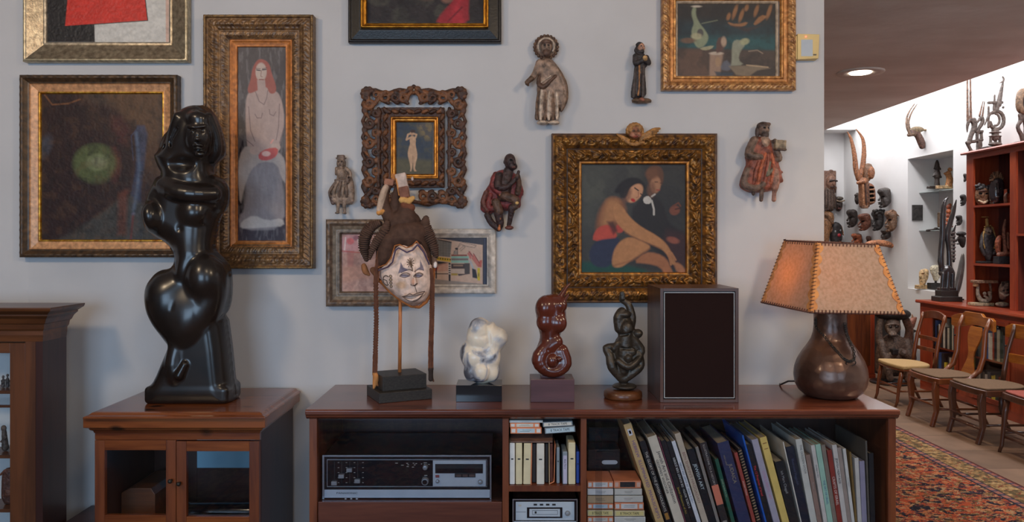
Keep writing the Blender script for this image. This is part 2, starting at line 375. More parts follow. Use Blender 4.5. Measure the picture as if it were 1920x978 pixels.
        if s.cols:
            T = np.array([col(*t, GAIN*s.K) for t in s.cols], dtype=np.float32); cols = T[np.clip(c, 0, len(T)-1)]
            cols = smooth_cols(cols, Q, 1)
            if paint: pc = Pic.__new__(Pic); pc.X, pc.Y, pc.Z, pc.C = P_[:, 0], -P_[:, 2], -P_[:, 1], cols.astype(float); paint(pc); cols = pc.C.astype(np.float32)
        return np_mesh(name, V, Q, m, parent, cols, loc=loc)
def smooth_cols(cols, Q, it):
    for _ in range(it):
        a = np.zeros_like(cols); w = np.zeros((len(cols), 1), np.float32); qc = cols[Q].mean(1)
        for j in range(4): np.add.at(a, Q[:, j], qc); np.add.at(w, Q[:, j], 1)
        cols = a/np.maximum(w, 1)
    return cols
def surface_nets(f):
    ins = f < 0; nx, ny, nz = f.shape; cs = [(i, j, k) for i in (0, 1) for j in (0, 1) for k in (0, 1)]
    s = sum(ins[i:nx-1+i, j:ny-1+j, k:nz-1+k].astype(np.int8) for i, j, k in cs)
    A = np.argwhere((s > 0) & (s < 8)); idx = np.full((nx-1, ny-1, nz-1), -1, np.int64); idx[A[:, 0], A[:, 1], A[:, 2]] = np.arange(len(A))
    vals = {c: f[A[:, 0]+c[0], A[:, 1]+c[1], A[:, 2]+c[2]] for c in cs}; acc = np.zeros((len(A), 3)); cnt = np.zeros(len(A))
    for a in cs:
        for ax in range(3):
            if a[ax] == 1: continue
            b = list(a); b[ax] = 1; b = tuple(b); va, vb = vals[a], vals[b]; m = (va < 0) != (vb < 0)
            t = np.where(m, va/np.where(m, va-vb, 1), 0); p = np.array(a, float)[None]+np.eye(3)[ax][None]*t[:, None]
            acc += p*m[:, None]; cnt += m
    V = A+acc/np.maximum(cnt, 1)[:, None]; Q = []
    for ax in range(3):
        u, v = [(1, 2), (2, 0), (0, 1)][ax]
        sl0 = [slice(None)]*3; sl1 = [slice(None)]*3; sl0[ax] = slice(0, -1); sl1[ax] = slice(1, None)
        a, b = ins[tuple(sl0)], ins[tuple(sl1)]; E = np.argwhere(a != b)
        E = E[(E[:, u] > 0) & (E[:, v] > 0) & (E[:, u] < f.shape[u]-1) & (E[:, v] < f.shape[v]-1)]
        st = a[E[:, 0], E[:, 1], E[:, 2]]; du = np.eye(3, dtype=int)[u]; dv = np.eye(3, dtype=int)[v]
        g = lambda e: idx[e[:, 0], e[:, 1], e[:, 2]]
        q = np.stack([g(E-du-dv), g(E-dv), g(E), g(E-du)], 1); q[~st] = q[~st][:, ::-1]; Q.append(q)
    Q = np.concatenate(Q); Q = Q[(Q >= 0).all(1)]; return V, Q, A
# ---------------------------------------------------------------- materials
M = {}
M['wall'] = mat('plaster_wall', col(184, 181, 181, 1.3), col(178, 175, 175, 1.3), 3, .9, bump=(18, .12, .002), spec=.2)
M['wall2'] = mat('white_plaster', (.74, .73, .72), (.70, .69, .68), 2, .9, spec=.2, bump=(14, .2, .003))
M['room'] = wood('dark_panelling', (.10, .055, .035), (.16, .09, .06), 'z', .5, .1)
M['ceil'] = mat('rough_ceiling_plaster', (.80, .75, .70), (.68, .62, .57), 1.6, .95, spec=.1, bump=(5, .6, .02), stretch=(.8, 1.6, 1))
M['white'] = mat('white_paint', (.8, .79, .77), None, 5, .5)
M['black'] = mat('black_paint', (.012, .011, .012), (.02, .019, .02), 10, .35, coat=.2)
M['blackgloss'] = mat('black_lacquer', (.008, .008, .012), (.012, .012, .016), 10, .12, coat=.5)
M['blackmatte'] = mat('worn_black_wood', (.018, .015, .014), (.035, .03, .026), 30, .5, bump=(120, .3, .001), stretch=(1, 8, 8))
M['mahog'] = wood('mahogany_x', (.085, .022, .012), (.19, .052, .026), 'x', .22, .45)
M['mahogz'] = wood('mahogany_z', (.11, .028, .010), (.20, .055, .018), 'z', .35, .3)
M['mahogf'] = wood('mahogany_front', (.08, .022, .012), (.13, .038, .02), 'x', .35, .2)
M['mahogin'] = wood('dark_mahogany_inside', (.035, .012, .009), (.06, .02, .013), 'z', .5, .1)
M['pinex'] = wood('stained_pine_x', (.10, .022, .007), (.25, .070, .018), 'x', .22, .45, .7, True)
M['pinez'] = wood('stained_pine_z', (.08, .017, .006), (.19, .048, .012), 'z', .35, .3, .7)
M['pine_dark_shaded'] = wood('dark_and_shaded_pine', (.035, .010, .007), (.055, .016, .010), 'z', .4, .2, .8)  # dark pine; on the cabinet sides its darkness is their shade in colour
M['oldpinex'] = wood('aged_pine_x', (.07, .022, .007), (.15, .048, .014), 'x', .4, .25, .8)
M['oldpinez'] = wood('aged_pine_z', (.07, .022, .007), (.14, .044, .013), 'z', .4, .25, .8)
M['redwoodx'] = wood('red_stained_wood_x', (.24, .032, .012), (.36, .058, .02), 'x', .35, .3)
M['redwoody'] = wood('red_stained_wood_y', (.24, .032, .012), (.36, .058, .02), 'y', .35, .3)
M['redwoodz'] = wood('red_stained_wood_z', (.26, .036, .012), (.38, .064, .02), 'z', .35, .3)
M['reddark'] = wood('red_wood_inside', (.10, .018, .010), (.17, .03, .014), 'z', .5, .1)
M['glass'] = glass_mat('clear_glass', (.96, .97, .98), ior=1.55)
M['smoke'] = glass_mat('cabinet_glass', (.90, .91, .93), ior=1.55)
M['silver'] = mat('brushed_aluminium', (.55, .58, .62), (.65, .68, .72), 40, .28, 1, stretch=(1, 1, 30))
M['silverpaint'] = mat('pale_silver_panel', (.42, .48, .56), (.47, .53, .60), 20, .4)
M['brass'] = mat('brass', (.55, .33, .10), (.45, .27, .08), 20, .35, 1)
M['iron'] = mat('dark_iron', (.03, .028, .026), (.05, .045, .04), 30, .45, .6)
M['v_wood'] = vmat('carved_wood', .55, bump=(110, .9, .004), mottle=.5, mscale=55)
M['v_polish'] = vmat('polished_wood', .22, coat=.3, bump=(25, .05, .001), mottle=.25, mscale=12)
M['v_matte'] = vmat('matte_painted_surface', .8, spec=.2, bump=(90, .35, .002), mottle=.2, mscale=50)
M['v_paint'] = vmat('oil_paint_on_canvas', .5, spec=.35, bump=(260, .25, .001), mottle=.04, mscale=90)
M['v_gilt'] = vmat('worn_gilding', .38, gold=True, bump=(150, .4, .0015), mottle=.30, mscale=60)
M['v_plain'] = vmat('printed_surface', .45, bump=None, mottle=.05)
# ---------------------------------------------------------------- room
XE, XR, YF, YN = 1.262, 4.65, 7.4, -6.0
tag(MB().box(-1.912, XE, 0, .16, -.0, 3.6).build('wall_back', M['wall']), kind='structure')
tag(MB().prism([(-1.912, 0), (-1.912, .16), (-4.2, -.05), (-4.2, -.42), (-2.75, -.22)], 0, 3.6, 'z').build('wall_left_return', M['wall']), kind='structure')
tag(MB().box(-4.2, -4.04, YN, -.42, 0, 3.6).build('wall_left', M['room']), kind='structure')
w = MB(); wins = ((-2.85, -.35), (1.05, 2.75))
xs = [-4.2]+[t for p in wins for t in p]+[XR+.2]
for i in range(0, len(xs), 2): w.box(xs[i], xs[i+1], YN-.16, YN, 0, 3.6)
for a, b in wins: w.box(a, b, YN-.16, YN, 0, .65); w.box(a, b, YN-.16, YN, 2.45, 3.6)
tag(w.build('wall_front', M['room']), kind='structure')
for k, (a, b) in enumerate(wins):
    w = MB()
    for x in (a, (a+b)/2-.025, b-.05): w.box(x, x+.05, YN-.12, YN-.06, .65, 2.45)
    w.box(a, b, YN-.12, YN-.06, .65, .71); w.box(a, b, YN-.12, YN-.06, 2.39, 2.45)
    tag(w.build('window_%d' % (k+1), M['white']), kind='structure')
# the right wall, with a niche cut into it
n0, n1, nz0, nz1, nd_ = 4.85, 5.74, .948, 2.448, .36
w = MB(); w.box(XR, XR+.5, YN, n0, 0, 3.6); w.box(XR, XR+.5, n1, YF+.2, 0, 3.6)
w.box(XR, XR+.5, n0, n1, 0, nz0); w.box(XR, XR+.5, n0, n1, nz1, 3.6); w.box(XR+nd_, XR+.5, n0, n1, nz0, nz1)
tag(w.build('wall_right', M['wall2']), kind='structure')
tag(MB().box(-1.9, XR+.5, YF, YF+.16, 0, 3.6).build('wall_far', M['wall2']), kind='structure')
tag(MB().box(-2.0, -1.912, .16, YF+.1, 0, 3.6).build('wall_back_room', M['wall2']), kind='structure')
w = MB(); w.box(-4.2, 3.73, YN-.1, 5.9, 2.8, 2.95); w.box(3.73, XR+.2, YN-.1, -1.0, 2.8, 2.95); w.box(-2, 3.4, 5.9, YF+.1, 2.8, 2.95)
tag(w.build('ceiling', M['ceil']), kind='structure')
tag(MB().box(-4.2, XR+.5, YN-.1, YF+.1, 3.6, 3.7).build('ceiling_slot', M['wall2']), kind='structure')
tag(MB().box(3.4, XR, 7.03, YF, 2.98, 3.2).build('trim_1', M['wall2']), kind='structure')
# floor: wide warm boards with joints
m, b, L = base_mat('floor_boards', .45, spec=.4)
tc = nd(m, 'ShaderNodeTexCoord'); br = nd(m, 'ShaderNodeTexBrick'); br.inputs['Scale'].default_value = 1.0
br.inputs['Brick Width'].default_value = 1.6; br.inputs['Row Height'].default_value = .42; br.inputs['Mortar Size'].default_value = .004
br.inputs['Color1'].default_value = (.17, .105, .07, 1); br.inputs['Color2'].default_value = (.215, .135, .09, 1); br.inputs['Mortar'].default_value = (.07, .045, .03, 1)
ns = nd(m, 'ShaderNodeTexNoise'); ns.inputs['Scale'].default_value = 5; ns.inputs['Detail'].default_value = 7
mx = nd(m, 'ShaderNodeMix'); mx.data_type = 'RGBA'; mx.blend_type = 'MULTIPLY'; mx.inputs['Factor'].default_value = .7
mr = nd(m, 'ShaderNodeMapRange'); mr.inputs[1].default_value = .3; mr.inputs[2].default_value = .7; mr.inputs[3].default_value = .7; mr.inputs[4].default_value = 1.25
L.new(tc.outputs['Object'], br.inputs['Vector']); L.new(tc.outputs['Object'], ns.inputs['Vector']); L.new(ns.outputs[0], mr.inputs[0])
L.new(br.outputs['Color'], mx.inputs['A']); L.new(mr.outputs[0], mx.inputs['B']); L.new(mx.outputs['Result'], b.inputs['Base Color'])
tag(MB().box(-4.2, XR+.5, YN-.1, YF+.1, -.12, 0).build('floor', m), kind='structure')
# recessed downlights
dl = MB().lathe([(.083, 2.796), (.165, 2.789), (.172, 2.797), (.172, 2.7999)], 2.72, 2.8, 40)
t = thing('recessed_light', (2.72, 2.8, 2.78), 'round recessed downlight glowing in the brown plaster ceiling', 'ceiling light')
MB().lathe([(.172, 2.7999), (.172, 2.795), (.165, 2.788), (.095, 2.794), (.082, 2.7985)], 2.72, 2.8, 40).build('trim_ring', M['ceil'], t, True)
MB().lathe([(.080, 2.7995), (.078, 2.790), (.05, 2.786), (.01, 2.785)], 2.72, 2.8, 32).build('lens', emit('lamp_glow', (1, .88, .72), 9), t, True)

# ---------------------------------------------------------------- record console
YC = -.45                                            # front edge of the top
t = CON = thing('record_console', (.32, -.23, 0), 'long low mahogany console with sculptures on top and glass sliding doors', 'media console')
ZT = EYE-317*2.55/F; px = lambda p, d: (p-VX)*d/F
cx0, cx1 = px(572, 2.55), px(1688, 2.55)
prof = [(YC+.006, ZT), (YC, ZT-.004), (YC, ZT-.016), (YC+.006, ZT-.020), (YC+.008, ZT-.026), (YC+.018, ZT-.034), (0-.003, ZT-.034), (-.003, ZT)]
MB().prism(prof, cx0, cx1, 'x').build('top', M['mahog'], t, bevel=.001)
YB = YC+.018; dB = DW+YB
zc = lambda py, d=dB: EYE-(py-VY)*d/F
bx = lambda a, b, y0, y1, z0, z1: MB().box(a, b, y0, y1, z0, z1)
sl, sr = px(580, dB), px(1680, dB); th = .024; zt = ZT-.034; zb = .06
for a, b in ((sl, sl+.026), (sr-.026, sr)): bx(a, b, YB, -.01, zb, zt).build('side_panel', M['mahogz'], t, bevel=.001)
d1a, d1b = px(942, dB), px(954, dB); d2a, d2b = px(1089, dB), px(1100, dB)
for a, b in ((d1a, d1b), (d2a, d2b)): bx(a, b, YB+.003, -.012, zb+.02, zt).build('divider', M['mahogz'], t, bevel=.001)
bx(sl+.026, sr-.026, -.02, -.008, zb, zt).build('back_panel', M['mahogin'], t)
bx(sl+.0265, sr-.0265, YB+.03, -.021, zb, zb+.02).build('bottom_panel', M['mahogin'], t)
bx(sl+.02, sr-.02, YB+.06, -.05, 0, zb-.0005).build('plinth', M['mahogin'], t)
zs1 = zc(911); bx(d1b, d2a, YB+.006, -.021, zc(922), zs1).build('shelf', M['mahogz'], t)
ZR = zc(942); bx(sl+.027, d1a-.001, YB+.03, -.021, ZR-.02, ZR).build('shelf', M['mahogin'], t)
bx(sl+.027, d1a-.001, YB+.008, YB+.026, zb+.02, ZR).build('drop_front', M['mahogf'], t, bevel=.0015)
ZK = zc(1003); bx(d2b+.001, sr-.027, YB+.03, -.021, ZK-.02, ZK).build('shelf', M['mahogin'], t)
bx(d1b+.001, d2a-.001, YB+.03, -.021, ZK-.02, ZK).build('shelf', M['mahogin'], t)
bx(d2b+.001, sr-.027, YB+.008, YB+.026, zb+.02, ZK-.005).build('drop_front', M['mahogf'], t, bevel=.0015)
bx(d1b+.001, d2a-.001, YB+.008, YB+.026, zb+.02, ZK-.005).build('drop_front', M['mahogf'], t, bevel=.0015)
bx(sl+.027, d1a-.001, YB+.011, YB+.015, ZR+.0005, zt-.0005).build('glass_door', M['smoke'], t)
xg = px(1117, dB)
bx(xg, sr-.027, YB+.011, YB+.015, ZK, zt-.0005).build('glass_door', M['smoke'], t)
bx(d2b+.001, px(1130, dB), YB+.0175, YB+.0215, ZK, zt-.0005).build('glass_door', M['smoke'], t)

# ---------------------------------------------------------------- pine cabinet under the black figure
t = thing('glass_door_cabinet', (px(330, 2.6), -.22, 0), 'knotty red pine cabinet with two glass doors holding the black figure', 'cabinet')
x0, x1, y0, y1 = px(155, 2.54), px(497, 2.54), -.46, -.02; zt_ = EYE-.594
b0, b1 = px(178, 2.58), px(487, 2.58)
def slab(name, x0, x1, y0, y1, prof, m, parent):
    """a moulded tier: prof = (overhang, z) rings around the rectangle, from bottom to top; the back stays straight"""
    v = []; f = []
    for o, z in prof: v += [(x0-o, y0-o, z), (x1+o, y0-o, z), (x1+o, y1, z), (x0-o, y1, z)]
    n = len(prof)
    for j in range(n-1):
        for i in range(4): k = (i+1) % 4; f.append((j*4+i, j*4+k, j*4+4+k, j*4+4+i))
    f.append((3, 2, 1, 0)); f.append(tuple(4*(n-1)+i for i in range(4)))
    return MB().add(v, f).build(name, m, parent, bevel=.0006)
zz = lambda py, d=2.58: EYE-(py-VY)*d/F
slab('top', x0, x1, y0, y1, [(-.008, .897), (0, .899), (0, .903), (-.004, .906), (-.012, .908), (-.02, .915), (-.028, .9165)], M['pinex'], t)
slab('cornice', b0, b1, -.42, y1, [(.002, zz(811)), (.004, zz(807)), (.012, zz(804)), (.014, zz(801)), (.026, zz(798)), (.026, .8965)], M['pinex'], t)
bx(b0, b1, -.42, -.405, zz(824), zz(811)+.001).build('frieze', M['pinex'], t)
for a, b in ((b0, b0+.022), (b1-.022, b1)): bx(a, b, -.405, y1, 0.0, zz(811)+.001).build('side_panel', M['pine_dark_shaded'], t)  # sides coloured darker, as if lying in shadow
bx(b0+.022, b1-.022, -.405, y1, .43, .45).build('bottom_panel', M['pinez'], t); bx(b0+.022, b1-.022, -.405, y1, zz(811), zz(811)+.012).build('inner_top', M['pinez'], t)
bx(b0+.022, b1-.022, -.418, -.39, .05, .429).build('lower_panel', M['pinex'], t)
def glazed(t, a, b, z0, z1, st, tr, brail, yf, knob=None, mats=('pinex', 'pinez'), gm='glass', depth=.018):
    dr = MB().box(a, a+st, yf, yf+depth, z0, z1).build('door', M[mats[1]], t, bevel=.001); MB().box(b-st, b, yf, yf+depth, z0, z1).build('stile', M[mats[1]], dr, bevel=.001)
    for u, v in ((z0, z0+brail), (z1-tr, z1)): MB().box(a+st, b-st, yf+.0005, yf+depth, u, v).build('rail', M[mats[0]], dr, bevel=.001)
    MB().box(a+st, b-st, yf+.009, yf+.012, z0+brail, z1-tr).build('pane', M[gm], dr)
    if knob: MB().tube([(knob[0], yf, knob[1]), (knob[0], yf-.006, knob[1]), (knob[0], yf-.014, knob[1]), (knob[0], yf-.02, knob[1])], [.004, .003, .008, .004], 14).build('knob', M['iron'], dr, True)
    return dr
xm = px(331, 2.58)
glazed(t, b0+.001, xm-.001, zz(992), zz(824)-.001, .034, .034, .05, -.4235, (xm-.015, zz(899)))
glazed(t, xm+.001, b1-.001, zz(995), zz(826)-.001, .034, .034, .05, -.4235, (xm+.014, zz(904)))
xb0, xb1 = px(198, 2.68), px(262, 2.85)
tag(MB().prism([(b0+.028, .4505), (b0+.028, .595), (b0+.06, .612), (b0+.135, .612), (b0+.15, .59), (b0+.15, .4505)], -.30, -.08, 'y').build('wooden_box', M['oldpinex'], bevel=.002), 'brown wooden box inside the pine cabinet, behind its left door', 'box')
cb = MB().tube([(b0+.18, -.22, .497), (b0+.20, -.215, .497), (b0+.24, -.21, .495), (b0+.46, -.20, .490), (b0+.53, -.20, .488)], [.03, .046, .032, .036, .037], 20).build('dark_club', M['blackgloss'], None, True, loc=(b0+.35, -.2, .4505))
tag(cb, 'long round black wooden club lying on the floor of the pine cabinet', 'carving')
bx(b0+.0225, b0+.19, -.034, -.0205, .4505, zz(811)-.001).build('back_board', M['pine_dark_shaded'], t)

bx(b0+.191, b1-.0225, -.034, -.0205, .605, zz(811)-.001).build('lit_wall_panel', mat('blue_lit_wall_board', (.30, .52, .66), (.26, .47, .60), 4, .7), t)  # board added, its blue imitates daylight on the wall behind
bx(b0+.191, b1-.0225, -.034, -.0205, .4505, .604).build('back_board', M['pine_dark_shaded'], t)
# low bench between the two cabinets
t = thing('low_bench', (-1.56, -.2, 0), 'low dark wooden bench between the corner cabinet and the pine cabinet', 'bench')
MB().box(-1.655, b0-.012, -.36, -.012, .425, .45).build('top', M['pine_dark_shaded'], t, bevel=.003)
for x in (-1.645, b0-.06):
    for y in (-.345, -.06): MB().box(x, x+.035, y, y+.035, 0, .4255).build('leg', M['pine_dark_shaded'], t)

# ---------------------------------------------------------------- tall corner cabinet at the left edge
t = thing('china_cabinet', (-2.0, -.3, 0), 'tall dark pine display cabinet with glazed door at the far left', 'cabinet')
yf, yb = -.31, -.165; xr = px(80, DW+yf); xl = -2.46; q = lambda py: EYE-(py-VY)*(DW+yf)/F
slab('cornice', xl, xr, yf, yb, [(0, q(640)), (.004, q(628)), (.004, q(620)), (.010, q(616)), (.014, q(607)), (.020, q(605)), (.030, q(596)), (.044, q(590)), (.044, q(587)), (.066, q(580)), (.070, q(576)), (.070, q(573.5))], M['oldpinex'], t)
bx(xr-.025, xr, yf+.0005, yb, 0, q(640)).build('side_panel', M['pine_dark_shaded'], t)
bx(xl, xl+.025, yf+.0005, yb, 0, q(640)).build('side_panel', M['pine_dark_shaded'], t)
MB().box(xr-.062, xr-.0255, yf, yf+.02, 0, q(640)).box(xl+.0255, xl+.06, yf, yf+.02, 0, q(640)).box(xl+.06, xr-.062, yf, yf+.02, 0, .30).build('face_frame', M['oldpinez'], t)
bx(xl+.025, xr-.025, yb-.012, yb-.0005, 0, q(640)).build('back_panel', M['white'], t)
SH = [q(958), q(856), q(734)]
for z in [.30]+SH: bx(xl+.025, xr-.025, yf+.022, yb-.0125, z-.012, z).build('shelf', M['oldpinex'], t)
bx(xl+.025, xr-.025, yf+.022, yb-.0125, q(640)-.012, q(640)-.0005).build('inner_top', M['oldpinex'], t)
dr = glazed(t, xl+.061, xr-.063, .305, q(643), .055, .036, .06, yf+.001, None, ('oldpinex', 'oldpinez'))
zm = q(762); MB().box(xl+.116, xr-.118, yf+.003, yf+.014, zm-.004, zm+.004).build('glazing_bar', M['oldpinex'], dr)
# ---------------------------------------------------------------- picture frames
def frame(name, box, prof, parent, yb=-.004, m='v_gilt', step=2.0, across=1.5, colors=None, carve=None):
    """box in px at the wall; prof: (inset, height) px pairs; colors(u, h, s, dh) -> rgba rows; carve(u, s) -> dh px.
    Four mitred rails swept around the box."""
    x0, y0, x1, y1 = box; q = S(yb-.016)
    U = [prof[0][0]]; H = [prof[0][1]]
    for (a, ha), (b, hb) in zip(prof[:-1], prof[1:]):
        n = max(1, int(np.hypot(b-a, hb-ha)/across))
        for i in range(1, n+1): U.append(a+(b-a)*i/n); H.append(ha+(hb-ha)*i/n)
    U = np.array(U); H = np.array(H); Vs = []; Qs = []; Cs = []; off = 0
    for side in range(4):
        Ls = (x1-x0) if side % 2 == 0 else (y1-y0); n = max(2, int(Ls/step)); t = np.linspace(0, 1, n+1)
        UU, TT = np.meshgrid(U, t, indexing='ij'); s = UU+(Ls-2*UU)*TT; HH = np.repeat(H[:, None], n+1, 1)
        dh = carve(UU, s-Ls/2, HH) if carve else np.zeros_like(UU)
        # the ends of neighbouring rails must meet: fade the carving at the mitre
        fade = np.clip(np.minimum(s-UU, Ls-UU-s)/4, 0, 1); dh = dh*fade; h = HH+dh
        if side == 0: X, Y = x0+s, y0+UU
        elif side == 1: X, Y = x1-UU, y0+s
        elif side == 2: X, Y = x1-s, y1-UU
        else: X, Y = x0+UU, y1-s
        Vs.append(np.stack([(X-VX)*q, yb-h*q, EYE-(Y-VY)*q], -1).reshape(-1, 3))
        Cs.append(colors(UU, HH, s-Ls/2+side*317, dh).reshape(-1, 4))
        i = np.arange(UU.size).reshape(UU.shape)+off; off += UU.size
        Qs.append(np.stack([i[:-1, :-1], i[1:, :-1], i[1:, 1:], i[:-1, 1:]], -1).reshape(-1, 4))
    return np_mesh(name, np.concatenate(Vs), np.concatenate(Qs)[:, ::-1], M[m], parent, np.concatenate(Cs))
def A4(c, met=0.0): return np.array([*col(*c), met])
def ramp(t, stops):
    """t array -> rgba by stops [(pos, rgba)]"""
    P = [p for p, _ in stops]; K = np.array([k for _, k in stops]); return np.stack([np.interp(t, P, K[:, j]) for j in range(4)], -1)
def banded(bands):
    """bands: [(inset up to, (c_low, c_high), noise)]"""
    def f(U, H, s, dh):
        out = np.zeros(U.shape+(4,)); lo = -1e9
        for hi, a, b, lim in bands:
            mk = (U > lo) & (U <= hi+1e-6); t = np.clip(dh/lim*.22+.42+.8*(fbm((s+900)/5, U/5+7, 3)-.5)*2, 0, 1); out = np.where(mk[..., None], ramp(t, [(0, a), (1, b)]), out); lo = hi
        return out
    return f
def picture(name, box, label, cat='painting', group=None):
    c = Wp((box[0]+box[2])/2, box[3], -.004); return thing(name, c, label, cat, group)
GD, GL, BR, DK = A4((92, 58, 30), .3), A4((196, 140, 70), .75), A4((70, 45, 28), .1), A4((34, 24, 20), 0)

# 1 - red and white abstract, cut by the top of the photo
bxx = (47, -215, 355, 117); t = picture('framed_painting', bxx, 'abstract painting of a red block on white and black in a wide silver frame')
frame('frame', bxx, [(0, 0), (0, 14), (1.5, 16), (4, 16.5), (6, 15), (33, 6), (35, 6.5), (38, 6), (39, 2)], t, step=6, colors=banded([(5, A4((150, 135, 110), .6), A4((190, 178, 150), .7), 1), (34, A4((128, 112, 92), .75), A4((160, 146, 122), .8), 1), (99, A4((150, 135, 115), .5), A4((205, 190, 165), .6), 1)]))
p = Pic(82, -178, 317, 79, (206, 200, 192))
p.poly([(82, -178), (170, -178), (178, 79), (82, 79)], (42, 38, 38)).poly([(122, 49), (132, -60), (262, -90), (277, 38)], (205, 58, 48), 1.4)
p.line([(120, 49.5), (277, 38.5), (262, -90)], 1.6, (40, 30, 30)).poly([(310, -178), (317, -178), (317, 79), (311, 79)], (200, 140, 110), 1, .6)
p.grain(.22, 9, 4, 1, 1.5); p.build('canvas', M['v_paint'], t, -.010, .0025)

# 2 - dark abstract with a green disc
bxx = (42, 142, 336, 482); t = picture('framed_painting', bxx, 'dark abstract painting with a glowing green disc, behind the black figure')
def bead(U, s, H): return np.where(U < 7, .9*np.abs(np.sin(s/14*PI))**8, 0)
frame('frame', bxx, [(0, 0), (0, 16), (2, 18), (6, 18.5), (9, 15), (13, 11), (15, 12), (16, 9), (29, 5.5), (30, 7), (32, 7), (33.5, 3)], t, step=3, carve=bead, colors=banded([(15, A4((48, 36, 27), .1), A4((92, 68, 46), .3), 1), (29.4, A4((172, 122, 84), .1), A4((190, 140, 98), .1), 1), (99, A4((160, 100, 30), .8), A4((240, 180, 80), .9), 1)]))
p = Pic(74, 164, 313, 460, (52, 30, 28))
p.wash((74, 50, 36), 26, .6, 2, .4, .7).poly([(150, 164), (313, 164), (313, 250), (280, 270), (255, 235), (215, 200), (170, 195)], (72, 56, 46), 14, .8)
p.poly([(185, 168), (300, 168), (300, 330), (262, 300), (258, 240)], (102, 70, 44), 18, .55).poly([(250, 235), (278, 235), (272, 300), (262, 370), (270, 458), (232, 458), (244, 370), (258, 300)], (56, 66, 92), 5, .75, 1)
p.poly([(74, 458), (110, 440), (180, 405), (240, 360), (262, 380), (300, 400), (313, 458)], (66, 64, 60), 8, .85, 1)
p.poly([(74, 210), (90, 180), (130, 195), (185, 196), (230, 215), (250, 255), (248, 330), (215, 380), (170, 412), (130, 440), (90, 458), (74, 458)], (42, 23, 22), 9, .85, 2)
p.poly([(200, 215), (240, 222), (245, 270), (225, 280)], (78, 36, 34), 12, .7, 1)
p.ell(180, 307, 45, 39, (60, 60, 38), 6, .95).ell(214, 307, 12, 30, (110, 50, 38), 8, .6).ell(178, 305, 40, 35, (84, 92, 54), 8, .8).ell(183, 304, 22, 16, (116, 122, 84), 5, .8).ell(184, 304, 13, 9, (132, 130, 100), 4, .6)
p.ell(84, 275, 12, 22, (72, 74, 84), 9, .6, 20).poly([(222, 360), (240, 355), (236, 440), (220, 440)], (110, 54, 36), 8, .6).line([(250, 400), (245, 450)], 3, (120, 30, 40), 4, .6).line([(256, 250), (262, 320), (250, 400)], 6, (96, 110, 132), 5, .6)
p.line([(84, 178), (98, 196), (128, 194), (150, 186)], 2, (150, 96, 58), 3, .8); p.line([(258, 240), (246, 255), (250, 300)], 1.5, (70, 80, 110), 2, .6)
p.wash((100, 70, 46), 14, .2, 12, .52, .7).wash((20, 14, 16), 12, .4, 15, .55, .75); p.grain(.3, 6, 4, 1, .6); p.build('canvas', M['v_paint'], t, -.010, .001)

# 3 - tall painting of a seated red-haired nude
bxx = (386, 31, 590, 503); t = picture('framed_painting', bxx, 'tall narrow painting of a seated red-haired woman in a wide carved frame')
def carve3(U, s, H):
    s = s+5*(fbm(U/6+3, s/8+40, 6, 2)-.5)*2
    v = np.clip((U-4)/24, 0, 1); w = np.clip((U-30)/12, 0, 1)
    a = np.sin(s/17*2*PI+4*np.sin(v*PI))*np.sin(s/8.5*PI+9*v)
    return np.where((U > 4) & (U < 28), 1.7*a*np.sin(v*PI), 0)+np.where((U > 30) & (U < 42), .8*np.sin(s/6*2*PI+5*w)*np.sin(w*PI), 0)+np.where(U <= 4, .7*np.sin(s/3.4*2*PI), 0)
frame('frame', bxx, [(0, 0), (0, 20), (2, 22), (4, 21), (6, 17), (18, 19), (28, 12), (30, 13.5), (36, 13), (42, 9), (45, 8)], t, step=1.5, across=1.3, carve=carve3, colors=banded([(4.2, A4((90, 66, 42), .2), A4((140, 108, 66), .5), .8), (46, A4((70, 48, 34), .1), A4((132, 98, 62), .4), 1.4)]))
frame('liner', (431, 74, 548, 464), [(0, 0), (0, 9), (2, 9.5), (5, 7.5), (11, 5.5), (12.5, 7), (13.5, 3)], t, step=6, yb=-.0045, colors=banded([(99, A4((146, 84, 34), .2), A4((176, 108, 50), .25), 1)]))
p = Pic(443, 84, 540, 455, (80, 72, 72)); sk = (176, 152, 144)
p.wash((98, 90, 88), 30, .35, 3).poly([(443, 250), (462, 270), (452, 360), (460, 400), (443, 440)], (36, 28, 36), 5, .95, 1).poly([(443, 400), (540, 390), (540, 455), (443, 455)], (52, 36, 48), 6, .8)
p.poly([(470, 290), (523, 290), (529, 330), (536, 430), (450, 432), (447, 405), (458, 395), (462, 330)], (136, 126, 128), 4, 1, 1).wash((160, 152, 152), 9, .22, 5, .5, .65, 2.2, .5)
p.poly([(478, 160), (498, 160), (512, 168), (525, 176), (533, 210), (532, 245), (526, 262), (522, 290), (500, 300), (470, 300), (462, 268), (460, 215), (461, 185), (468, 170)], sk, 2.5, 1, 2)
p.poly([(462, 270), (480, 285), (520, 282), (536, 300), (537, 345), (528, 335), (520, 306), (490, 302), (470, 318), (458, 352), (450, 390), (446, 330), (448, 292)], (170, 156, 150), 3, 1, 1)
p.poly([(473, 128), (482, 112), (492, 110), (505, 118), (510, 140), (518, 160), (517, 175), (505, 176), (500, 160), (478, 172), (466, 176), (464, 166), (470, 150)], (160, 92, 82), 2, 1, 2)
p.ell(489.5, 135, 10.5, 17.5, (188, 166, 154), 2).poly([(482, 150), (497, 150), (500, 185), (493, 200), (484, 180)], sk, 2)
p.line([(481, 131), (488, 132)], 1.8, (44, 40, 56)).line([(492, 131), (499, 130)], 1.8, (44, 40, 56)).line([(490, 132), (489, 143), (492, 144)], 1, (130, 90, 84)).line([(486, 149), (494, 149)], 1.6, (130, 60, 58)).line([(480, 128), (488, 129)], 1, (70, 50, 50)).line([(492, 129), (500, 127)], 1, (70, 50, 50))
ln = (108, 88, 92)
